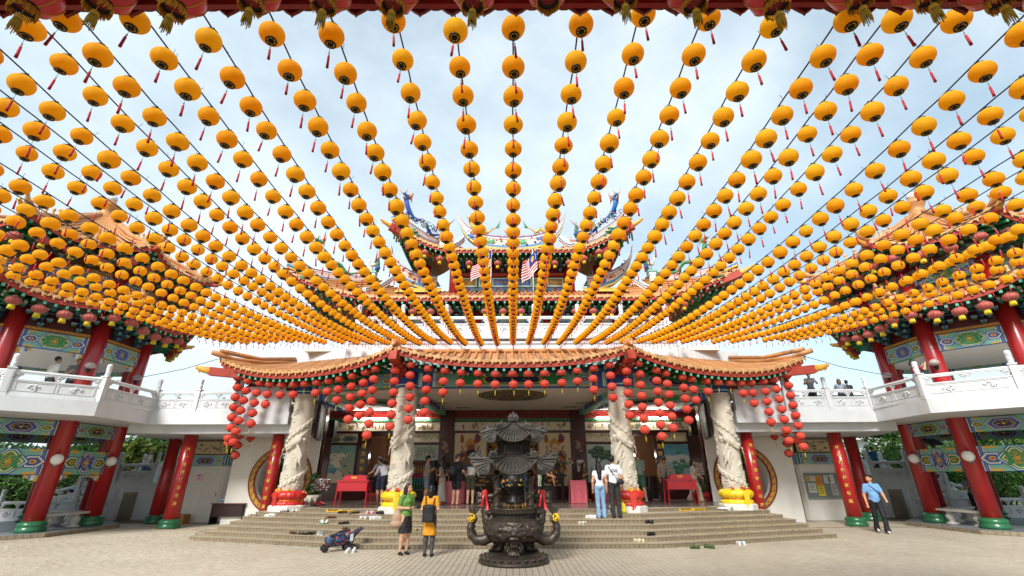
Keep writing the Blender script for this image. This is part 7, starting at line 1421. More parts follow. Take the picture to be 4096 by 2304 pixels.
for sx in (-1, 1):
    sd = 'left' if sx < 0 else 'right'; bench(sx * 15.45, 17.4, pi / 2 + sx * .0, f'pale stone bench between the two {sd} front columns', 1.75); bench(sx * 16.7, 18.9, .5 * sx, f'pale stone bench further back in the {sd} pavilion', 1.6)
    for k, (x, y) in enumerate(((16.9, 15.8), (18.2, 16.5))):
        t = thing('stone_table' if k else 'stone_stool', f'cast stone {"table" if k else "stool"} with curved legs in the {sd} pavilion', 'table' if k else 'stool', (sx * x, y, .12)); h = .72 if k else .45; r = .55 if k else .26; MB().lathe([(r, h - .06), (r + .01, h - .03), (r, h)], 24).build('table_top' if k else 'seat', M_conc, t)
        for q in range(4): a = q * pi / 2 + .4; MB().tube([(cos(a) * r * .8, sin(a) * r * .8, h - .06), (cos(a) * r * .35, sin(a) * r * .35, h * .5), (cos(a) * r * .75, sin(a) * r * .75, 0)], [.05, .06, .06], 8, None).build('leg', M_conc, t)
    for nm, (px, py) in (('near', (15.35, 16.3)), ('far', (15.35, 18.5))):
        d = V((-sx * .75, -.66, 0)); p = V((sx * px, py, 2.1)) + d * .3; t = thing('globe_lamp', f'white globe lamp on the {nm} front column of the {sd} pavilion', 'lamp', tuple(p), group='globe lamps on the columns')
        MB().ball((d.x * .12, d.y * .12, .17), .17, 18, 10).build('globe', mat('opal_glass', hx('e6e4dc'), .25, var=0), t); MB().tube([-d * .04, d * .1 + V((0, 0, -.04)), d * .12 + V((0, 0, .02))], .025, 8).build('arm', M_metal, t); MB().lathe([(.07, 0), (.07, .03)], 14, tuple(-d * .03), None, True, M=Matrix.Rotation(pi / 2, 3, 'Y') @ Matrix.Identity(3)).build('mount', M_metal, t)
        q = V((sx * px, py, 5.25)) + d * .3; t = thing('bell_lamp', f'ribbed clear bell lamp upstairs on the {nm} front column of the {sd} pavilion', 'lamp', tuple(q), group='bell lamps on the columns'); MB().lathe([(.05, .0), (.15, .04), (.16, .12), (.1, .2), (.05, .22)], 16, (d.x * .12, d.y * .12, .05)).build('shade', mat('ribbed_glass', hx('a89a94'), .2, var=.2, vs=30), t); MB().ball((0, 0, 0), .075, 10, 6).build('mount', M_black, t)
t = thing('flood_light', 'black floodlight on top of the right pavilion beam', 'lamp', (15.4, 17.6, 2.62)); MB().box((0, 0, .2), (.45, .35, .1), None, R=Matrix.Rotation(.5, 3, 'X')).build('housing', M_black, t); MB().bar((0, 0, 0), (0, 0, .2), .06, .06).build('bracket', M_black, t)
# ---------------------------------------------------------------- shoes left on the steps
def shoe_meshes(kind, c, c2):
    k = ('shoe', kind, c, c2)
    if k in _beams: return _beams[k]
    outl = [(-.035, .12), (-.042, .05), (-.036, -.03), (-.046, -.1), (-.03, -.135), (0, -.145), (.032, -.13), (.043, -.09), (.04, 0), (.038, .07), (.033, .12), (0, .135)]
    so = MB().prism(outl, (0, 0, 0), (1, 0, 0), (0, 1, 0), (0, 0, 1), 0, .026 if kind != 'sandal' else .02, hx(c2)); up = MB()
    if kind in ('sneaker', 'clog'):
        S_ = SDF(.009, .02); S_.ell((0, -.07, .045), (.042, .075, .035)); S_.ell((0, .06, .05), (.036, .07, .045)); S_.cap((0, .09, .05), (0, .1, .075 if kind == 'sneaker' else .05), .034, .026)
        if kind == 'sneaker': S_.cap((0, .0, .06), (0, .04, .09), .026, .02)
        me_u = S_.mesh('upper', [hx(c)], M_cloth); det = MB()
        if kind == 'sneaker': det.ball((0, .055, .098), .024, 8, 4, hx('3a3634'), (1, 1.7, .35)); [det.box((0, -.03 + .022 * q, .083 + .004 * q), (.05, .008, .006), hx('d8d6d0')) for q in range(4)]
        else: det.ball((0, .05, .082), .032, 8, 4, hx('3a342c'), (1, 1.6, .4)); det.tube([(-.04, .04, .06), (0, .12, .09), (.04, .04, .06)], .007, 5, hx(c))
        res = (so.mesh('sole', M_cloth), me_u, det.mesh('opening', M_cloth))
    else:
        ups = []
        for y0, w in ((-.09, .03), (-.045, .026), (.07, .016)): up = MB(); ups.append(up); up.grid(lambda u, v: V((cos(pi * u) * .044, y0 + (v - .5) * w * 2, .018 + sin(pi * u) * .05)), 8, 2, hx(c)); up.grid(lambda u, v: V((cos(pi * u) * .041, y0 + (v - .5) * w * 2, .018 + sin(pi * u) * .046)), 8, 2, hx(c))
        res = (so.mesh('sole', M_cloth), [q.mesh('strap', M_cloth) for q in ups], None)
    _beams[k] = res; return res
def shoe(lab, kind, c, c2, x, y, z, rz, grp='shoes left on the steps'):
    t = thing('shoe' if kind == 'sneaker' else kind, lab, 'shoe', (x, y, z + .002), rz, grp); a, b, d = shoe_meshes(kind, c, c2); obj('sole', a, t); [obj('strap', q, t) for q in b] if kind == 'sandal' else obj('upper', b, t)
    if d: obj('opening', d, t)
rs_ = random.Random(12)
PAIRS = [('sandal', '4a2c20', '2c1c16', 6, -7.55, 16.78, 'brown sandal pair on the top step by the outer left column'), ('sneaker', 'd8d6d0', '9a7a54', 6, -7.2, 16.72, 'white sneaker pair on the top step by the outer left column'), ('sneaker', 'dcdad4', 'd0ccc0', 5, -7.8, 16.3, 'white sneaker pair near the left end of the steps'), ('sandal', '3a2a22', '2c2018', 6, -5.4, 16.1, 'dark sandal pair right of the left yellow sticker'), ('sandal', '4a3a2c', '3a2c20', 6, -4.98, 15.95, 'brown strapped sandal pair below the kneeling stools'), ('sneaker', 'e0c4cc', 'd88a9c', 6, -4.43, 15.77, 'pink and white sneaker pair left of the yellow wrapped column'), ('sneaker', '1c1b1c', '141414', 6, -4.1, 15.68, 'black shoe pair beside the yellow wrapped column'), ('sandal', '8a5a3c', '6a4630', 5, -5.6, 15.62, 'tan sandal pair under the left yellow sticker'), ('sneaker', 'd6d4ce', 'c8c0a8', 5, -4.42, 15.25, 'white sneaker pair on the fifth step, left one of two'), ('sneaker', 'dad8d2', 'ccd0c4', 5, -4.1, 15.19, 'white sneaker pair on the fifth step, right one of two'), ('clog', 'd8d0bc', 'c8bea4', 5, -3.45, 15.12, 'cream clog pair below the yellow wrapped column'), ('sneaker', 'dcdcd8', '4a8a6a', 4, -5.6, 15.2, 'white sneaker pair with green heels'), ('sandal', '24201e', '1c1816', 4, -4.98, 15.0, 'black sandal pair in the middle of the left steps'), ('sandal', '3c2a20', '6a4630', 3, -4.72, 14.5, 'black sandal pair with cork soles above the stroller'), ('sandal', '54302a', '4a2c24', 2, -6.25, 14.6, 'maroon sandal pair, leftmost in the row on the second step'), ('sandal', '1c1b1b', '1a1a1a', 2, -5.95, 14.52, 'black sandal pair, second in the row on the second step'), ('sandal', '222120', '1a1a1a', 2, -5.7, 14.45, 'black sandal pair, third in the row on the second step'), ('sneaker', '8c9694', 'c4c8c4', 2, -5.38, 14.35, 'grey sneaker pair ending the row on the second step'), ('clog', '9c8c70', '8a7a60', 3, -2.66, 14.22, 'beige clog pair between the two women on the plaza'), ('sneaker', 'dcdcdc', 'd0d4c0', 0, -3.95, 12.72, 'white sneaker pair on the plaza beside the stroller'), ('sneaker', '1c1c1e', 'd8d8d8', 0, -2.7, 13.05, 'black running shoe pair behind the woman in green'), ('sandal', 'cfc4a8', 'b8ac90', 5, -8.5, 16.62, 'cream sandal pair at the far left end of the steps'), ('sneaker', 'd8d8d4', 'c8ccc4', 5, 2.36, 15.3, 'white sneaker pair left of the couple'), ('clog', 'd6cdb6', 'c8bea4', 4, 2.0, 14.68, 'cream slip-on pair below the couple'), ('clog', '2c2620', '1c1a18', 4, 4.0, 14.88, 'black patterned clog pair on the right steps'), ('clog', '1a1a1a', '151515', 2, 3.75, 13.95, 'black clog pair on the second step'), ('clog', 'd2c8a8', 'c0b690', 1, 3.3, 13.5, 'cream clog pair on the lowest step'), ('sneaker', 'dcdad6', 'd0cec8', 0, 6.07, 13.82, 'white sneaker pair on the plaza by the right steps'), ('sneaker', 'd8dade', '24262c', 6, 7.0, 16.9, 'white and black sneaker pair right of the right sticker'), ('clog', '7a9a8c', '6a8a7c', 6, 7.42, 17.0, 'teal slip-on pair on the top step at the right'), ('sandal', '1e1d1e', '1a1a1a', 6, 7.85, 17.12, 'black slipper pair beside the outer right column'), ('sneaker', 'd0d0d0', 'b8bcb8', 6, 2.9, 16.0, 'white sneaker pair behind the couple')]
for kd, c, c2, k, x, y, lab in PAIRS:
    rz = rs_.uniform(-.9, .9) + (pi if rs_.random() < .7 else 0)
    for s in (-1, 1): shoe(f'{"left" if s < 0 else "right"} one of the {lab}', kd, c, c2, x + s * .065 * abs(cos(rz)) + rs_.uniform(-.01, .01), y + s * .05 * sin(rz) + rs_.uniform(-.03, .03), k * RIS, rz + rs_.uniform(-.2, .2))
shoe('olive clog standing upright on the plaza by the right steps', 'clog', '4a5c30', '3c4c28', 4.6, 13.15, 0, 1.8, None); shoe('olive clog lying further right on the plaza by the right steps', 'clog', '46562e', '3c4c28', 4.98, 13.2, 0, .9, None)
shoe('black slipper on the floor by the left end of the steps', 'sandal', '1c1b1b', '1a1a1a', -9.9, 16.2, 0, 1.4, None)
# ---------------------------------------------------------------- folded stroller
t = thing('stroller', 'folded stroller with colourful patterned fabric lying by the lowest step', 'stroller', (-4.3, 13.0, 0), .5); fa = SDF(.018, .04); fa.ell((-.1, 0, .27), (.33, .17, .12)); fa.ell((.1, .05, .33), (.25, .15, .1)); fa.cap((-.3, -.05, .2), (.2, 0, .22), .1, .1); me = fa.mesh('seat_fabric', None, None); 
ms_ = bpy.data.materials.new('patterned_fabric'); ms_.use_nodes = True; n = ms_.node_tree.nodes; l = ms_.node_tree.links; vo = n.new('ShaderNodeTexVoronoi'); vo.inputs['Scale'].default_value = 22; tcn = n.new('ShaderNodeTexCoord'); l.new(tcn.outputs['Object'], vo.inputs['Vector']); rp = n.new('ShaderNodeValToRGB'); rp.color_ramp.interpolation = 'CONSTANT'
for i, (p, c) in enumerate(((0, '1c2030'), (.35, '24406a'), (.5, '1c1c24'), (.65, 'a83c34'), (.75, '3c6a8c'), (.86, 'c9a83c'), (.93, '7a4c8c'))):
    e = rp.color_ramp.elements[i] if i < 2 else rp.color_ramp.elements.new(p); e.position = p; e.color = (*hx(c), 1)
l.new(vo.outputs['Color'], rp.inputs[0]); l.new(rp.outputs[0], n['Principled BSDF'].inputs['Base Color']); n['Principled BSDF'].inputs['Roughness'].default_value = .7
me.materials.clear(); me.materials.append(ms_); obj('seat_fabric', me, t); MB().box((.34, .1, .4), (.34, .3, .05), None, R=Matrix.Rotation(-.5, 3, 'Y')).build('canopy', mat('purple_fabric', hx('3a2c44'), .7, var=.1), t)
for a, b in (((-.35, -.16, .1), (.4, .0, .38)), ((-.35, .16, .1), (.4, .2, .38)), ((-.3, -.14, .32), (.3, -.1, .12)), ((-.3, .14, .32), (.3, .16, .12))): MB().tube([a, b], .016, 7).build('frame_tube', M_black, t)
for x, y in ((-.4, -.15), (-.4, .15), (.12, -.18), (.12, .18)): MB().lathe([(.05, -.025), (.075, -.02), (.075, .02), (.05, .025)], 14, (x, y, .076), None, True, M=Matrix.Rotation(pi / 2, 3, 'X')).build('wheel', M_black, t)
MB().tube([(-.3, -.15, .35), (-.1, -.18, .45), (.15, -.15, .46)], .018, 7).build('bumper_bar', M_black, t)
MB().box((.2, -.16, .3), (.08, .01, .16), None, .2).build('care_label', M_white, t)
# ---------------------------------------------------------------- people
ARMS = {'down': ((.075, .03, -.28), (.0, -.07, -.25)), 'hold': ((.07, .05, -.27), (-.13, -.2, .0)), 'phone': ((.06, -.01, -.28), (-.09, -.22, .10)), 'reach': ((.05, -.15, -.22), (-.02, -.22, -.06)), 'up': ((.07, -.2, -.1), (-.12, -.12, .2)), 'swing': ((.08, .13, -.26), (.0, -.02, -.25)), 'fwd': ((.06, -.1, -.27), (-.02, -.2, -.14)), 'pocket': ((.1, .08, -.26), (-.07, -.08, -.2)), 'lean': ((.08, -.14, -.2), (-.06, -.2, .02)), 'low': ((.06, -.12, -.26), (.0, -.06, -.25))}
def person(lab, x, y, z, rz, H, top, sleeve, bot, bcol, shoes, hair='short', hcol='17120f', sk='c4946f', arms=('down', 'down'), lean=0, stride=0.0, fem=False, cell=.012, hat=None, head=(0, 0), pants_flare=0.0, legs=None):
    s = H / 1.7; S_ = SDF(cell, .02 * s); ct = [hx(sk), hx(top), hx(bcol), hx(shoes) if shoes else hx(sk), hx('1a1412'), hx('9a4a42'), hx(legs) if legs else hx(sk)]
    hipz = .9; ca, sa = cos(radians(lean)), sin(radians(lean))
    def U(px, py, pz): yy, zz_ = py, pz - .93; return V((px, yy * ca - zz_ * sa, .93 + yy * sa + zz_ * ca)) * s
    def W(px, py, pz): return V((px, py, pz)) * s
    sw, hw_ = (.155, .105) if fem else (.175, .095)
    skirted = bot in ('skirt', 'dress', 'long'); lt = 2 if bot in ('pants', 'jeans') else 6 if legs else 0
    for sg in (-1, 1):
        st = stride * sg; hp, kn, an = W(sg * .085, 0, hipz), W(sg * .09, -.02 - st * .35, .48), W(sg * .095, .03 - st * .5 + (abs(st) * .12 if st < 0 else 0), .085 + (.03 if st < 0 else 0))
        S_.cap(hp, kn, (.097 if lt else .086) * s, (.072 if lt else .06) * s, lt); S_.cap(kn, an, (.068 if lt else .058) * s, (.052 + pants_flare * .5 if lt == 2 else .04) * s, lt); S_.ell(kn.lerp(an, .3) + V((0, .015, 0)) * s, (.058 * s, .062 * s, .09 * s), lt)
        if pants_flare: S_.cap(kn.lerp(an, .4), an, .05 * s, (.06 + pants_flare) * s, 2)
        ft = 3; S_.cap(an - V((0, 0, .03)) * s, an + V((0, -.13, -.05)) * s, .038 * s, .03 * s, ft, .015); S_.ell(an + V((0, .02, -.045)) * s, (.036 * s, .05 * s, .036 * s), ft)
        if not shoes:
            for q in range(5): S_.cap(an + V((-.03 + .015 * q, -.15, -.062)) * s, an + V((-.034 + .016 * q, -.185, -.068)) * s, .011 * s, .009 * s, 0, .004)
        if bot == 'shorts': S_.cap(hp, hp.lerp(kn, .78), .1 * s, .092 * s, 2, .02)
    if skirted:
        zh = {'skirt': .52, 'dress': .5, 'long': .1}[bot]; S_.cone((0, 0, 0), zh * s, 1.0 * s, (.19 if bot != 'long' else .22) * s, .135 * s, .78, 2, .03)
    S_.ell(W(0, .01, .93), (.155 * s, .115 * s, .11 * s), 2); S_.cap(U(0, 0, 1.0), U(0, 0, 1.1), (.128 if fem else .142) * s, (.122 if fem else .143) * s, 1, .06); tt = 2 if bot == 'dress' else 1
    if bot != 'dress': S_.cone((0, 0, 0), .93 * s, 1.02 * s, .152 * s, .14 * s, .78, 1, .03) if lean < 12 else None
    S_.ell(U(0, 0, 1.24), ((.155 if fem else .178) * s, .11 * s, .17 * s), tt); S_.ell(U(0, -.03, 1.27), (.12 * s, (.1 if fem else .09) * s, .08 * s), tt); S_.cap(U(-sw + .03, 0, 1.39), U(sw - .03, 0, 1.39), .058 * s, .058 * s, tt); S_.cap(U(0, .0, 1.38), U(0, -.005, 1.44), .075 * s, .055 * s, tt)
    S_.cap(U(0, .0, 1.44), U(0, -.012, 1.53), .05 * s, .047 * s, 0)
    yaw, nod = radians(head[0]), radians(head[1]); Rh = Matrix.Rotation(radians(lean * .7) + nod, 3, 'X') @ Matrix.Rotation(yaw, 3, 'Z'); Hc = U(0, -.012, 1.52)
    def Hd(px, py, pz): return Hc + Rh @ (V((px, py, pz)) * s)
    S_.ell(Hd(0, -.008, .088), (.073 * s, .09 * s, .1 * s), 0, None, Rh); S_.ell(Hd(0, -.04, .035), (.052 * s, .058 * s, .055 * s), 0, None, Rh); S_.cap(Hd(0, -.092, .085), Hd(0, -.107, .055), .011 * s, .016 * s, 0, .008)
    for sg in (-1, 1): S_.ell(Hd(sg * .075, .01, .075), (.014 * s, .022 * s, .032 * s), 0, .006, Rh); S_.ell(Hd(sg * .03, -.089, .092), (.013 * s, .008 * s, .007 * s), 4, .002, Rh); S_.cap(Hd(sg * .014, -.093, .112), Hd(sg * .047, -.084, .113), .006 * s, .004 * s, 4, .002)
    S_.cap(Hd(-.02, -.092, .022), Hd(.02, -.092, .022), .007 * s, .007 * s, 5, .002)
    for sg, an_ in ((-1, arms[0]), (1, arms[1])):
        e_, h_ = ARMS[an_]; sh = U(sg * sw, .0, 1.385); el = sh + V((sg * e_[0], e_[1], e_[2])) * s; wr = el + V((sg * h_[0], h_[1], h_[2])) * s; S_.cap(sh, el, .05 * s, .042 * s, 0); S_.cap(el, wr, .042 * s, .028 * s, 0)
        if sleeve: fq = {'short': .62, 'long': 1.0, 'cap': .3}[sleeve]; S_.cap(sh, sh.lerp(el, fq), .062 * s, (.06 if sleeve != 'long' else .05) * s, tt, .015)
        if sleeve == 'long': S_.cap(el, el.lerp(wr, .85), .05 * s, .04 * s, tt)
        d = (wr - el).normalized(); sd = d.cross(V((0, 0, 1))); sd = V((sg, 0, 0)) if sd.length < .2 else sd.normalized(); nr = d.cross(sd).normalized(); pm = wr + d * .045 * s; S_.cap(wr, pm, .026 * s, .034 * s, 0)
        for q in range(4): b0 = pm + sd * (.016 * (q - 1.5)) * s + d * .02 * s; b1 = b0 + d * (.045 - .006 * abs(q - 1.3)) * s + nr * .006 * s; S_.cap(b0, b1, .0098 * s, .009 * s, 0, .004); S_.cap(b1, b1 + (d * .6 - nr * .5).normalized() * .026 * s, .009 * s, .008 * s, 0, .004)
        S_.cap(wr + d * .02 * s - sd * sg * .0 + nr * .02 * s, wr + d * .06 * s + nr * .04 * s, .012 * s, .009 * s, 0, .005)
    root = thing('person', lab, 'person', (x, y, z), rz); obj('body', S_.mesh('body', ct, M_skin, fold=.005), root)
    if hair != 'none':
        Hs = SDF(cell * .85, .02 * s); Hs.ell(Hd(0, .014, .112), (.082 * s, .094 * s, .094 * s), 0, None, Rh)
        if hair == 'short': Hs.ell(Hd(0, .045, .07), (.072 * s, .062 * s, .075 * s), 0, None, Rh); Hs.ell(Hd(0, -.05, .17), (.06 * s, .045 * s, .03 * s), 0, None, Rh)
        elif hair == 'crop': Hs.ell(Hd(0, .04, .085), (.073 * s, .06 * s, .07 * s), 0, None, Rh)
        elif hair == 'bob':
            Hs.ell(Hd(0, .035, .05), (.09 * s, .075 * s, .11 * s), 0, None, Rh); [Hs.cap(Hd(sg * .075, -.0, .1), Hd(sg * .078, .01, -.06), .028 * s, .024 * s) for sg in (-1, 1)]; Hs.cap(Hd(0, .05, .03), Hd(0, .055, -.07), .075 * s, .07 * s)
        elif hair == 'long':
            Hs.cap(Hd(0, .05, .08), Hd(0, .075, -.12), .08 * s, .082 * s); Hs.cap(Hd(0, .075, -.12), U(0, .105, 1.2), .08 * s, .06 * s); [Hs.cap(Hd(sg * .07, .0, .1), Hd(sg * .08, .03, -.1), .028 * s, .03 * s) for sg in (-1, 1)]
        elif hair == 'bun': Hs.ell(Hd(0, .04, .08), (.075 * s, .065 * s, .07 * s), 0, None, Rh); Hs.ell(Hd(0, .12, .05), (.035 * s, .04 * s, .05 * s), 0, None, Rh); Hs.cap(Hd(0, .12, .05), Hd(0, .13, -.06), .03 * s, .015 * s)
        obj('hair', Hs.mesh('hair', [hx(hcol)], mat('hair', None, .45, var=.2, vs=60)), root)
    if hat:
        Ht = MB().ball((0, 0, 0), 1, 14, 8, hx(hat), (.088 * s, .1 * s, .075 * s)); Ht.prism([(-.06 * s, -.08 * s), (.06 * s, -.08 * s), (.05 * s, -.16 * s), (-.05 * s, -.16 * s)], (0, 0, 0), (1, 0, 0), (0, 1, 0), (0, 0, 1), -.01 * s, .002, hx(hat)); me = Ht.mesh('cap', M_cloth); o = obj('cap', me, root, Hd(0, .0, .145)); o.rotation_euler = Rh.to_euler()
    root['hs'] = s
    return root
def bag(lab, cat, prims, c, strap=None, sc_=.01, name=None, straps2=None):
    t = thing(name or cat, lab, cat, prims[0][0]); b0 = V(prims[0][0]); S_ = SDF(sc_, .02)
    for p, r in prims: S_.ell(V(p) - b0, r)
    obj('bag_body', S_.mesh('bag_body', [hx(c)], M_cloth), t)
    for sp_i in ([strap] if strap else []) + (straps2 or []): MB().tube([V(p) - b0 for p in sp_i], .011, 6, hx(c)).build('strap', M_cloth, t)
    return t
# in front of the steps
person('woman in green knit top and black skirt holding her hands together', -2.58, 12.3, 0, .75, 1.53, '628c40', 'short', 'skirt', '1c1b1c', '1a1818', 'long', '2a1c16', 'c99878', ('hold', 'hold'), fem=True, cell=.0105, head=(25, 0))
bag('beige slouchy shoulder bag on the woman in green', 'handbag', [((-2.78, 12.22, .78), (.13, .1, .16)), ((-2.78, 12.22, .66), (.16, .12, .1)), ((-2.77, 12.22, .92), (.08, .06, .1))], 'a88a70', [(-2.82, 12.18, .9), (-2.7, 12.2, 1.32), (-2.66, 12.32, 1.3), (-2.76, 12.3, .9)])
person('woman in orange dress and grey tights seen from behind', -1.96, 12.07, 0, pi - .15, 1.5, 'd08a14', 'short', 'dress', 'd48c12', '1a1818', 'bob', '17120f', 'c99878', ('hold', 'hold'), fem=True, cell=.0105, head=(-8, 0), legs='4a4446')
t = thing('backpack', 'black square backpack worn by the woman in orange', 'backpack', (-1.97, 11.87, .72)); S_ = SDF(.012, .03)
for zz_ in (.04, .12, .2, .28): S_.ell((0, 0, zz_ + .03), (.15, .065, .07)); S_.cone((0, 0, 0), .02, .33, .13, .12, .45)
obj('bag_body', S_.mesh('bag_body', [hx('1a1a1b')], M_cloth), t); MB().box((0, -.06, .12), (.2, .03, .16), hx('232324')).build('pocket', M_cloth, t); MB().tube([(-.04, 0, .34), (0, -.02, .38), (.04, 0, .34)], .008, 6, hx('141414')).build('handle', M_cloth, t)
for s in (-1, 1): MB().tube([(s * .08, .06, .32), (s * .11, .12, .5), (s * .12, .2, .58), (s * .14, .26, .45), (s * .15, .16, .12), (s * .13, .04, .06)], .012, 6, hx('1a1a1b')).build('strap', M_cloth, t)
person('woman with long black hair, white tee and light jeans on the steps', 2.69, 15.35, 5 * RIS, pi, 1.57, 'd6d2dc', 'cap', 'jeans', '7f9fbe', 'd8d4cc', 'long', '100d0c', 'c99878', ('down', 'down'), fem=True, cell=.011, pants_flare=.02)
bag('small black handbag on the woman in light jeans', 'handbag', [((2.47, 15.4, 1.32), (.06, .04, .06))], '1a1a1a', [(2.43, 15.4, 1.36), (2.5, 15.37, 1.87), (2.5, 15.42, 1.36)])
pm = person('man in white printed tee and black jeans on the steps', 3.14, 15.35, 5 * RIS, pi, 1.76, 'e0dee2', 'short', 'jeans', '2c2b2d', '181818', 'short', '120e0c', 'c08e6a', ('down', 'down'), cell=.011, head=(-30, 0))
for key, zz_, sc_, sk_ in (('official', 1.335, .92, 0), ('nike', 1.2, 1.1, .15)):
    me = TX[key].copy(); me.materials.append(M_blacktxt); o = obj('shirt_print', me, pm, (0, .128 if key == 'official' else .125, zz_), (pi / 2 + .05, 0, pi), (sc_, sc_, 1))
MB().tube([(.11, .115, 1.185), (.05, .127, 1.165), (-.02, .128, 1.165), (-.1, .118, 1.2)], [.004, .014, .014, .002], 6, hx('181818'), sy=.4).build('shirt_print', M_cloth, pm)
bag('black crossbody bag on the man in the white printed tee', 'crossbody bag', [((3.3, 15.18, 1.55), (.11, .045, .075)), ((3.3, 15.17, 1.52), (.12, .04, .06))], '1d1d1f', [(3.23, 15.2, 1.6), (3.08, 15.2, 1.8), (2.98, 15.24, 1.98), (2.98, 15.36, 2.0), (3.06, 15.47, 1.85)])
t = thing('carrier_bag', 'yellow plastic carrier bag beside the red wrapped column', 'bag', (3.4, 15.62, 6 * RIS)); S_ = SDF(.014, .03); S_.ell((0, 0, .16), (.11, .06, .16)); S_.ell((.0, 0, .07), (.12, .07, .07)); obj('bag_body', S_.mesh('bag_body', [hx('d8c41c')], M_satin), t); MB().tube([(-.05, 0, .3), (-.02, 0, .44), (.05, 0, .3)], .01, 5, hx('d8c41c')).build('handle', M_satin, t)
person('man in light blue tee and black trousers walking on the right plaza', 11.75, 16.3, 0, -.35, 1.7, '6f9cc9', 'short', 'pants', '1a1a1c', 'cfc8bc', 'short', '17110e', 'c48f6c', ('down', 'fwd'), stride=.26, cell=.011, head=(-55, 0), pants_flare=.03)
bag('black strap bag across the man in light blue', 'sling bag', [((11.93, 16.42, 1.12), (.07, .04, .08))], '151515', [(11.62, 16.22, 1.42), (11.72, 16.16, 1.3), (11.85, 16.17, 1.15), (11.95, 16.38, 1.05)])
# on the porch
PZ = PLAT
person('man bending forward in a white shirt and dark shorts behind the column', -4.85, 18.85, PZ, pi + .6, 1.72, 'cfcdd4', 'long', 'shorts', '2a2a34', None, 'short', '17120f', 'c99878', ('reach', 'reach'), lean=38, cell=.014)
person('man in grey tee and navy shorts half hidden by the column', -5.15, 19.3, PZ, pi + .9, 1.7, '8a8a8c', 'short', 'shorts', '232c48', None, 'short', '17120f', 'c99878', ('reach', 'reach'), lean=15, cell=.014)
person('man in beige tee, black cap and grey shorts holding a paper', -3.55, 20.4, PZ, pi - 1.2, 1.76, '9c8e82', 'short', 'shorts', '7c8494', None, 'crop', '17120f', 'c99878', ('phone', 'phone'), hat='141415', cell=.014)
person('man in black tee at the back of the queue', -3.0, 21.1, PZ, pi, 1.8, '1b1a1b', 'short', 'pants', '26262c', None, 'short', '17120f', 'b98662', cell=.014)
person('woman in taupe top and long white skirt in the queue', -2.72, 19.1, PZ, -2.1, 1.55, 'a09584', 'cap', 'long', 'c9c4b8', None, 'long', '17120f', 'c99878', ('hold', 'hold'), fem=True, cell=.014)
person('man in black tee and black shorts with a backpack', -2.12, 18.6, PZ, pi - .5, 1.74, '17171a', 'short', 'shorts', '15161c', None, 'crop', '4a3426', 'd0a084', ('fwd', 'fwd'), cell=.014, head=(-20, 10))
bag('dark backpack on the man in black shorts', 'backpack', [((-2.24, 18.36, 1.95), (.15, .1, .16)), ((-2.25, 18.34, 1.82), (.16, .11, .14))], '141518', None, .014, straps2=[[(-2.2, 18.4, 2.1), (-2.1, 18.52, 2.2), (-2.05, 18.62, 2.1)]])
person('person in white shirt and olive shorts leaning over the table', -1.6, 18.85, PZ, pi - .1, 1.68, 'cbc6bc', 'long', 'shorts', '3c3a2c', None, 'bob', '2a1c16', 'd0a084', ('reach', 'reach'), lean=42, fem=True, cell=.014)
person('woman in navy top and shorts bending to a toddler', 1.05, 18.9, PZ, 1.0, 1.66, '1f2c3c', 'cap', 'shorts', '1c2234', None, 'bun', '17120f', 'b98460', ('reach', 'low'), lean=45, fem=True, cell=.014)
person('person in navy tee with gold print behind the burner', .55, 18.3, PZ, pi, 1.4, '1d2c4c', 'short', 'pants', '22242c', None, 'short', '17120f', 'c08e6a', ('reach', 'reach'), lean=25, cell=.014)
person('woman in dark red top behind the burner post', .85, 19.6, PZ, .2, 1.62, '7a1c34', 'short', 'pants', '5a1a2c', None, 'bun', '17120f', 'c08e6a', ('hold', 'hold'), fem=True, cell=.014)
person('toddler in pale green shirt held up beside the burner', 1.0, 18.3, PZ + .62, .8, .82, 'b4c49a', 'short', 'pants', 'a8b894', 'b8a890', 'bob', '1e1512', 'd4a688', ('reach', 'hold'), fem=True, cell=.012)
person('woman in brown pinafore dress walking past with a phone', 3.05, 21.2, PZ, 1.35, 1.5, '5c4026', 'short', 'dress', '5a3e22', None, 'long', '17120f', 'c99878', ('phone', 'phone'), stride=.3, fem=True, cell=.014)
person('tall man in tropical print shirt and green shorts', 4.97, 19.3, PZ, pi + .25, 1.82, '7f9384', 'short', 'shorts', '3f6a54', None, 'crop', '8a4a24', 'd4a082', ('fwd', 'down'), stride=.22, cell=.014)
person('man in beige polo leaning on the red table with a trolley case', 6.1, 20.2, PZ, .35, 1.72, 'a8988a', 'short', 'pants', '2c2a2c', '1a1a1a', 'short', '17120f', 'c08e6a', ('down', 'reach'), lean=22, cell=.014, head=(0, 20))
person('woman in cream trouser suit walking by the lotus mural', 7.35, 20.0, PZ, 1.2, 1.58, 'd4ccb8', 'short', 'pants', 'c4b89c', '8a7a64', 'bob', '17120f', 'c99878', ('fwd', 'phone'), stride=.42, fem=True, cell=.014, pants_flare=.05)
t = thing('trolley_case', 'black trolley case with raised handle near the right doorway', 'suitcase', (5.55, 20.5, PZ)); S_ = SDF(.016, .03); S_.ell((0, 0, .28), (.2, .13, .24)); S_.ell((0, 0, .14), (.2, .13, .12)); obj('case', S_.mesh('case', [hx('17171a')], M_cloth), t)
for s in (-1, 1): MB().tube([(s * .09, .06, .48), (s * .09 + .05, .06, .98)], .009, 6).build('handle_tube', M_metal, t); MB().ball((s * .12, .0, .03), .03, 8, 5).build('wheel', M_black, t)
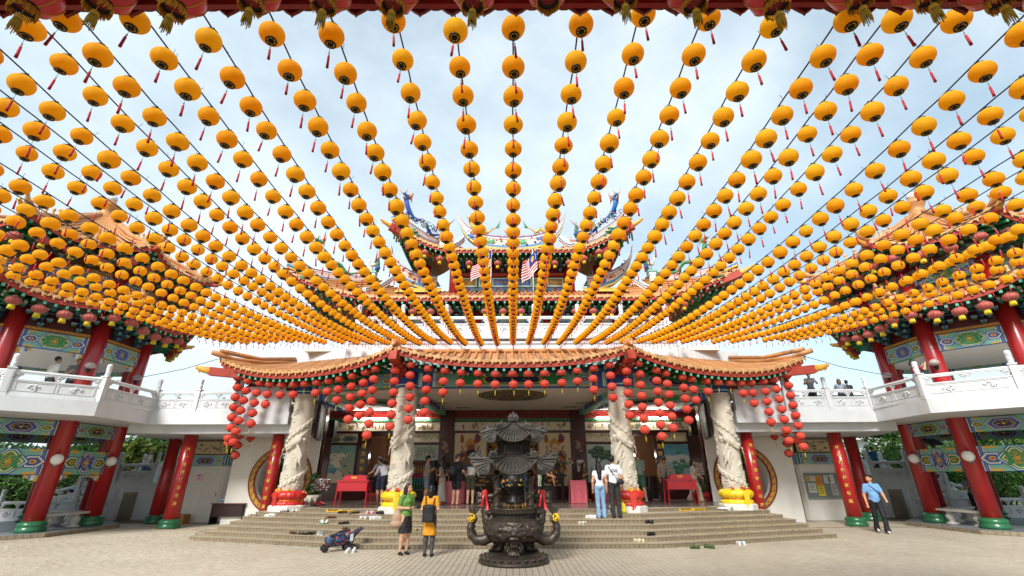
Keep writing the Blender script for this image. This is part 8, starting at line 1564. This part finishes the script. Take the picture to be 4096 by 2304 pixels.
# galleries and stairs
BZ = 3.97
person('man in white polo on the left balcony seen from behind', -16.15, 15.9, BZ, pi - .3, 1.72, 'cfcdc8', 'short', 'pants', '3a3c40', '222222', 'crop', '2a2018', 'c49a7c', ('down', 'down'), cell=.014)
person('bearded man in grey tee on the left balcony', -15.6, 16.15, BZ, .9, 1.7, '6a6a6c', 'short', 'pants', '2c2c30', '222222', 'crop', '1a1411', 'a8785a', ('phone', 'phone'), cell=.014, head=(0, 20))
person('woman in dark red tee taking a photograph on the right balcony', 14.6, 16.4, BZ, 1.3, 1.62, '7a1828', 'short', 'pants', '2a2a30', '222222', 'bun', '17120f', 'c99878', ('up', 'up'), fem=True, cell=.014)
person('woman in grey top resting on the right balcony rail', 11.7, 18.0, BZ, -.4, 1.5, '6c7078', 'cap', 'pants', '2a2a30', '222222', 'bun', '2a1c16', 'c99878', ('lean', 'lean'), lean=12, fem=True, cell=.014)
person('person with curly brown hair behind the right balcony rail', 13.0, 18.2, BZ, 2.6, 1.28, '8a94a4', 'short', 'pants', '3a3a3c', '222222', 'bob', '6a4428', 'c99878', ('lean', 'lean'), cell=.014)
person('person with black hair and dark shirt behind the right balcony rail', 13.4, 18.35, BZ, 2.9, 1.26, '26282e', 'short', 'pants', '3a3a3c', '222222', 'short', '17120f', 'b98662', ('lean', 'lean'), cell=.014)
person('woman in white sleeveless top on the left stair landing', -17.0, 22.6, 1.5, 1.0, 1.4, 'd2d2d4', None, 'pants', '4a6488', '222222', 'long', '2c1a12', 'd0a084', ('lean', 'down'), lean=10, fem=True, cell=.014)
person('bearded man in blue tee on the left stair', -20.2, 22.9, .12, 1.35, 1.5, '1f3c7a', 'short', 'pants', '2c2c30', '222222', 'crop', '1a1411', 'a8785a', cell=.014)
person('man in blue polo on the right stair landing seen from behind', 16.8, 22.6, 1.5, pi, 1.45, '1c4a7c', 'short', 'pants', '2c2c30', '222222', 'short', '17120f', 'b98662', ('lean', 'lean'), cell=.014)
person('woman in grey tee and black leggings in the right pavilion', 18.6, 20.2, .12, -.5, 1.62, '7c8084', 'short', 'pants', '161618', '1a1a1a', 'bob', '2a1c16', 'c99878', ('phone', 'hold'), fem=True, stride=.1, cell=.014)
person('person in dark shirt passing through the right moon gate', 9.55, 20.9, .62, .8, 1.6, '1c1c1e', 'short', 'pants', '24242a', '1a1a1a', 'short', '17120f', 'b98662', ('pocket', 'down'), cell=.016)
# ---------------------------------------------------------------- trees and planting behind
def leaf_mat(name, a, b, tr=.35):
    m = bpy.data.materials.new(name); m.use_nodes = True; t = m.node_tree; n = t.nodes; l = t.links; bs = n['Principled BSDF']; at = n.new('ShaderNodeAttribute'); at.attribute_name = 'Col'
    bs.inputs['Roughness'].default_value = .5; bs.inputs['Specular IOR Level'].default_value = .35; l.new(at.outputs['Color'], bs.inputs['Base Color']); trn = n.new('ShaderNodeBsdfTranslucent'); l.new(at.outputs['Color'], trn.inputs['Color']); ms = n.new('ShaderNodeMixShader'); ms.inputs[0].default_value = tr; l.new(bs.outputs[0], ms.inputs[1]); l.new(trn.outputs[0], ms.inputs[2]); l.new(ms.outputs[0], n['Material Output'].inputs['Surface']); return m
M_leaf = leaf_mat('foliage', None, None)
M_bark = mat('bark', hx('5c4a38'), .9, var=.3, vs=12, bump=.6, bs=20)
def leaves(name, parent, clumps, n, size, cols, seed, up=.3):
    """many separate leaf blades spread through clumps (x, y, z, rx, ry, rz)"""
    r = np.random.RandomState(seed); w = np.array([c[3] * c[4] + c[4] * c[5] for c in clumps]); ci = r.choice(len(clumps), n, p=w / w.sum()); C = np.array(clumps)[ci]
    d = r.normal(size=(n, 3)); d /= np.linalg.norm(d, axis=1)[:, None]; rad = r.uniform(.55, 1.0, (n, 1)) ** .6; P = C[:, :3] + d * rad * C[:, 3:6]
    nrm = d * .7 + r.normal(size=(n, 3)) * .5 + np.array([0, 0, up]); nrm /= np.linalg.norm(nrm, axis=1)[:, None]; t = np.cross(nrm, r.normal(size=(n, 3))); t /= np.linalg.norm(t, axis=1)[:, None]; b = np.cross(nrm, t); s = size * r.uniform(.6, 1.35, (n, 1))
    v = np.stack([P - t * s, P + b * s * .42 + nrm * s * .1, P + t * s - nrm * s * .25, P - b * s * .42 + nrm * s * .1], 1).reshape(-1, 3); f = np.arange(4 * n).reshape(-1, 4)
    me = bpy.data.meshes.new(name); me.from_pydata(v.tolist(), [], f.tolist()); at = me.color_attributes.new('Col', 'FLOAT_COLOR', 'CORNER'); cs = np.array([hx(c) for c in cols], np.float32); k = cs[r.choice(len(cols), n)] * r.uniform(.75, 1.2, (n, 1)); k = np.concatenate([k, np.ones((n, 1))], 1).astype(np.float32)
    at.data.foreach_set('color', np.repeat(k, 4, 0).ravel()); me.materials.append(M_leaf); return obj(name, me, parent)
G1 = ['3c5c24', '4a6c2a', '2e4a1c', '587a34', '3a5a2e']; G2 = ['4c7230', '5f8a3c', '3c5c28', '6c9444']; GV = ['5c7a2c', 'a8b048', '7a923a', 'c4c46a', '4a6428']
def tree(name, lab, x, y, h, r, n, size, cols, seed, grp='trees behind the galleries', z0=-.1):
    rr = random.Random(seed); t = thing(name, lab, 'tree', (x, y, z0)); tr = MB().tube([(0, 0, 0), (.05 * h * .2, 0, h * .3), (rr.uniform(-.2, .2), rr.uniform(-.2, .2), h * .62)], [.06 * r + .08, .05 * r + .05, .05], 9)
    for k in range(6): a = rr.uniform(0, 6.28); tr.tube([(.03 * h * .2, 0, h * (.28 + .05 * k)), (cos(a) * r * .3, sin(a) * r * .3, h * (.45 + .05 * k)), (cos(a) * r * .6, sin(a) * r * .6, h * (.58 + .05 * k))], [.06, .045, .02], 6)
    tr.build('trunk', M_bark, t); cl = []
    for k in range(13): a, q = rr.uniform(0, 6.28), rr.uniform(.1, .75); cl.append((cos(a) * r * q, sin(a) * r * q, h * rr.uniform(.32, .88), r * rr.uniform(.28, .5), r * rr.uniform(.28, .5), h * rr.uniform(.08, .17)))
    leaves('crown', t, cl, n, size, cols, seed); return t
for i, (x, y, h, r) in enumerate(((-27, 30, 6.2, 2.6), (-23.5, 33, 5.6, 2.6), (-30, 27, 5.6, 2.4), (-20.6, 29, 5.0, 2.2))): tree('broadleaf_tree', f'bushy green tree beyond the left pavilion, {ORD[i]} from the garden edge', x, y, h, r, 5200, .13, G1, 40 + i)
for i, (x, y, h, r) in enumerate(((22.5, 28, 5.0, 2.4), (26.5, 27, 5.2, 2.4), (30.5, 29, 7.0, 2.6), (19.3, 31, 5.2, 2.0))): tree('broadleaf_tree', f'dense green tree beyond the right pavilion, {ORD[i]} from the garden edge', x, y, h, r, 5200, .12, G2, 60 + i)
def shrub(name, lab, x, y, z, rx, ry, hz, n, size, cols, seed, cat='hedge'):
    rr = random.Random(seed); t = thing(name, lab, cat, (x, y, z)); st = MB()
    for k in range(7): a = rr.uniform(-1, 1); st.tube([(a * rx * .6, 0, 0), (a * rx * .8, rr.uniform(-.2, .2), hz * .6)], [.05, .02], 6)
    st.build('stems', M_bark, t); leaves('foliage', t, [(rr.uniform(-.85, .85) * rx, rr.uniform(-.7, .7) * ry, rr.uniform(.15, .85) * hz, rx * rr.uniform(.2, .34), ry * .5, hz * rr.uniform(.14, .26)) for _ in range(16)], n, size, cols, seed)
shrub('hedge', 'dark leafy hedge behind the left pavilion balustrade', -24.5, 24.6, -.1, 4.2, 1.0, 2.6, 9000, .11, G1, 1); shrub('variegated_creeper', 'variegated yellow green creeper behind the left stair', -19.6, 25.0, -.1, 1.3, .8, 3.6, 2600, .2, GV, 2, 'creeper'); shrub('bamboo_screen', 'fine leaved bamboo screen behind the left landing', -16.5, 26.2, .0, 3.0, .9, 3.9, 9000, .09, G2, 3, 'bamboo')
shrub('hedge', 'tall ivy covered hedge behind the right pavilion balustrade', 23.2, 24.8, -.1, 4.6, 1.0, 3.0, 10000, .11, G2, 4); shrub('hedge', 'leafy hedge behind the right stair landing', 16.8, 26.5, 0, 2.6, .9, 3.1, 6500, .11, G2, 5)
for s, nm in ((-1, 'left'), (1, 'right')): shrub('garden_shrub', f'green shrub seen through the {nm} moon gate', s * 11.4, 24.4, .0, 2.0, .8, 3.0, 7500, .1, G2, 7 + s, 'shrub')
for s, nm, p in ((-1, 'left', (-7.85, 19.5, PLAT)), (1, 'right', (8.3, 21.2, .62))):
    t = thing('potted_plant', f'leafy plant in a carved stone pot beside the {nm} moon gate', 'plant', p); MB().lathe([(.18, 0), (.3, .12), (.33, .25), (.28, .32), (.24, .3)], 18).build('pot', M_stone, t); pt = MB()
    for k in range(10): a = k * 2 * pi / 10; pt.ball((cos(a) * .3, sin(a) * .3, .16), .1, 8, 5, None, (.6, .6, 1.2))
    pt.build('pot_petals', M_stone, t); leaves('foliage', t, [(0, 0, .55, .28, .25, .3), (.05, 0, .95, .2, .2, .2)], 420, .07, G1 + ['8a6a5c'] if s > 0 else G1, 20 + s)
t = thing('banana_palm', 'palm fronds rising behind the left balcony balustrade', 'palm', (-16.6, 24.0, -.1)); MB().tube([(0, 0, 0), (.1, 0, 3.6)], [.16, .1], 9).build('trunk', M_bark, t); fr_ = MB(); rr = random.Random(3)
for k in range(11):
    a = k * .6; d = V((cos(a), sin(a) * .6, 0)); pts = [V((.1, 0, 3.6)) + d * (1.5 * u) + V((0, 0, 1.1 * u - 1.3 * u * u)) for u in np.linspace(0, 1, 9)]
    for i in range(1, 9):
        for s in (-1, 1): q = pts[i]; sdv = V((-d.y, d.x, 0)) * s; fr_.add([q, q + sdv * .28 + d * .16 - V((0, 0, .12)), q + d * .07 + sdv * .03], [(0, 1, 2)], hx(rr.choice(G2)))
    fr_.tube(pts, .015, 4, hx('5f7a3c'))
fr_.build('fronds', M_leaf, t)
# distant wood and apartment block
leaves('distant_wood', None, [(x, 60 + (i % 3) * 4, 2.0 + (i * 7 % 5) * .5, 5, 3, 2.6) for i, x in enumerate(np.linspace(-80, 80, 34))], 16000, .5, ['3c5630', '4a683a', '55724a', '3a5238'], 5); o = bpy.data.objects['distant_wood']; tag(o, 'distant wooded hillside behind the temple', 'woodland', kind='stuff')
M_apt = mat('pale_apartment_wall', hx('d2d4d2'), .7, var=.05)
def apartment(x, y, w, h, lab, nx_, nz_, seed):
    t = thing('apartment_block', lab, 'building', (x, y, -.1)); MB().bb((-w / 2, 0, 0), (w / 2, 12, h)).build('wall', M_apt, t); rr = random.Random(seed); wm = mat('apartment_window', hx('5a646c'), .2, var=.15); fm = mat('apartment_frame', hx('e0e2e0'), .5, var=0); bmn = mat('balcony_rail', hx('3a3c40'), .5)
    for j in range(nz_):
        for i in range(nx_):
            cx = -w / 2 + (i + .5) * w / nx_; cz = (j + .5) * h / nz_; ww, hh = w / nx_ * .6, h / nz_ * .5; q = MB().bb((cx - ww / 2, -.05, cz - hh / 2), (cx + ww / 2, .02, cz + hh / 2)).build('window', wm, t)
            f = MB(); f.bb((cx - .05, -.09, cz - hh / 2), (cx + .05, -.05, cz + hh / 2)); f.bb((cx - ww / 2, -.1, cz - .05), (cx + ww / 2, -.051, cz + .05)); obj('frame', f.mesh('frame', fm), q, (0, 0, 0))
            if i % 2 == 0: b = MB().bb((cx - ww * .7, -1.0, cz - hh * .75), (cx + ww * .7, .0, cz - hh * .68)).build('balcony', M_apt, t); rl_ = MB(); [rl_.bb((cx - ww * .7 + k * ww * .2, -1.0, cz - hh * .68), (cx - ww * .7 + k * ww * .2 + .05, -.95, cz - hh * .3)) for k in range(8)]; rl_.bb((cx - ww * .7, -1.01, cz - hh * .3), (cx + ww * .7, -.94, cz - hh * .25)); obj('balcony_rail', rl_.mesh('balcony_rail', bmn), b, (0, 0, 0))
    MB().bb((-w / 2 - .2, -.2, h), (w / 2 + .2, 12.2, h + .4)).build('roof', M_apt, t)
apartment(34.5, 48, 11, 9.5, 'white apartment block with balconies seen above the right stair landing', 5, 4, 1); apartment(62, 75, 14, 13, 'pale far apartment block seen between the right pavilion columns', 5, 5, 2)
# cable from the hall eave to the pavilions
for s, nm in ((-1, 'left'), (1, 'right')):
    o = MB().tube([(s * 11.2, 17.2, 5.95), (s * 12.6, 17.3, 5.55), (s * 14.0, 17.4, 5.3), (s * 15.2, 17.5, 5.15)], .012, 5).build('power_cable', M_cable); tag(o, f'thin cable from the hall eave to the {nm} pavilion', 'cable')
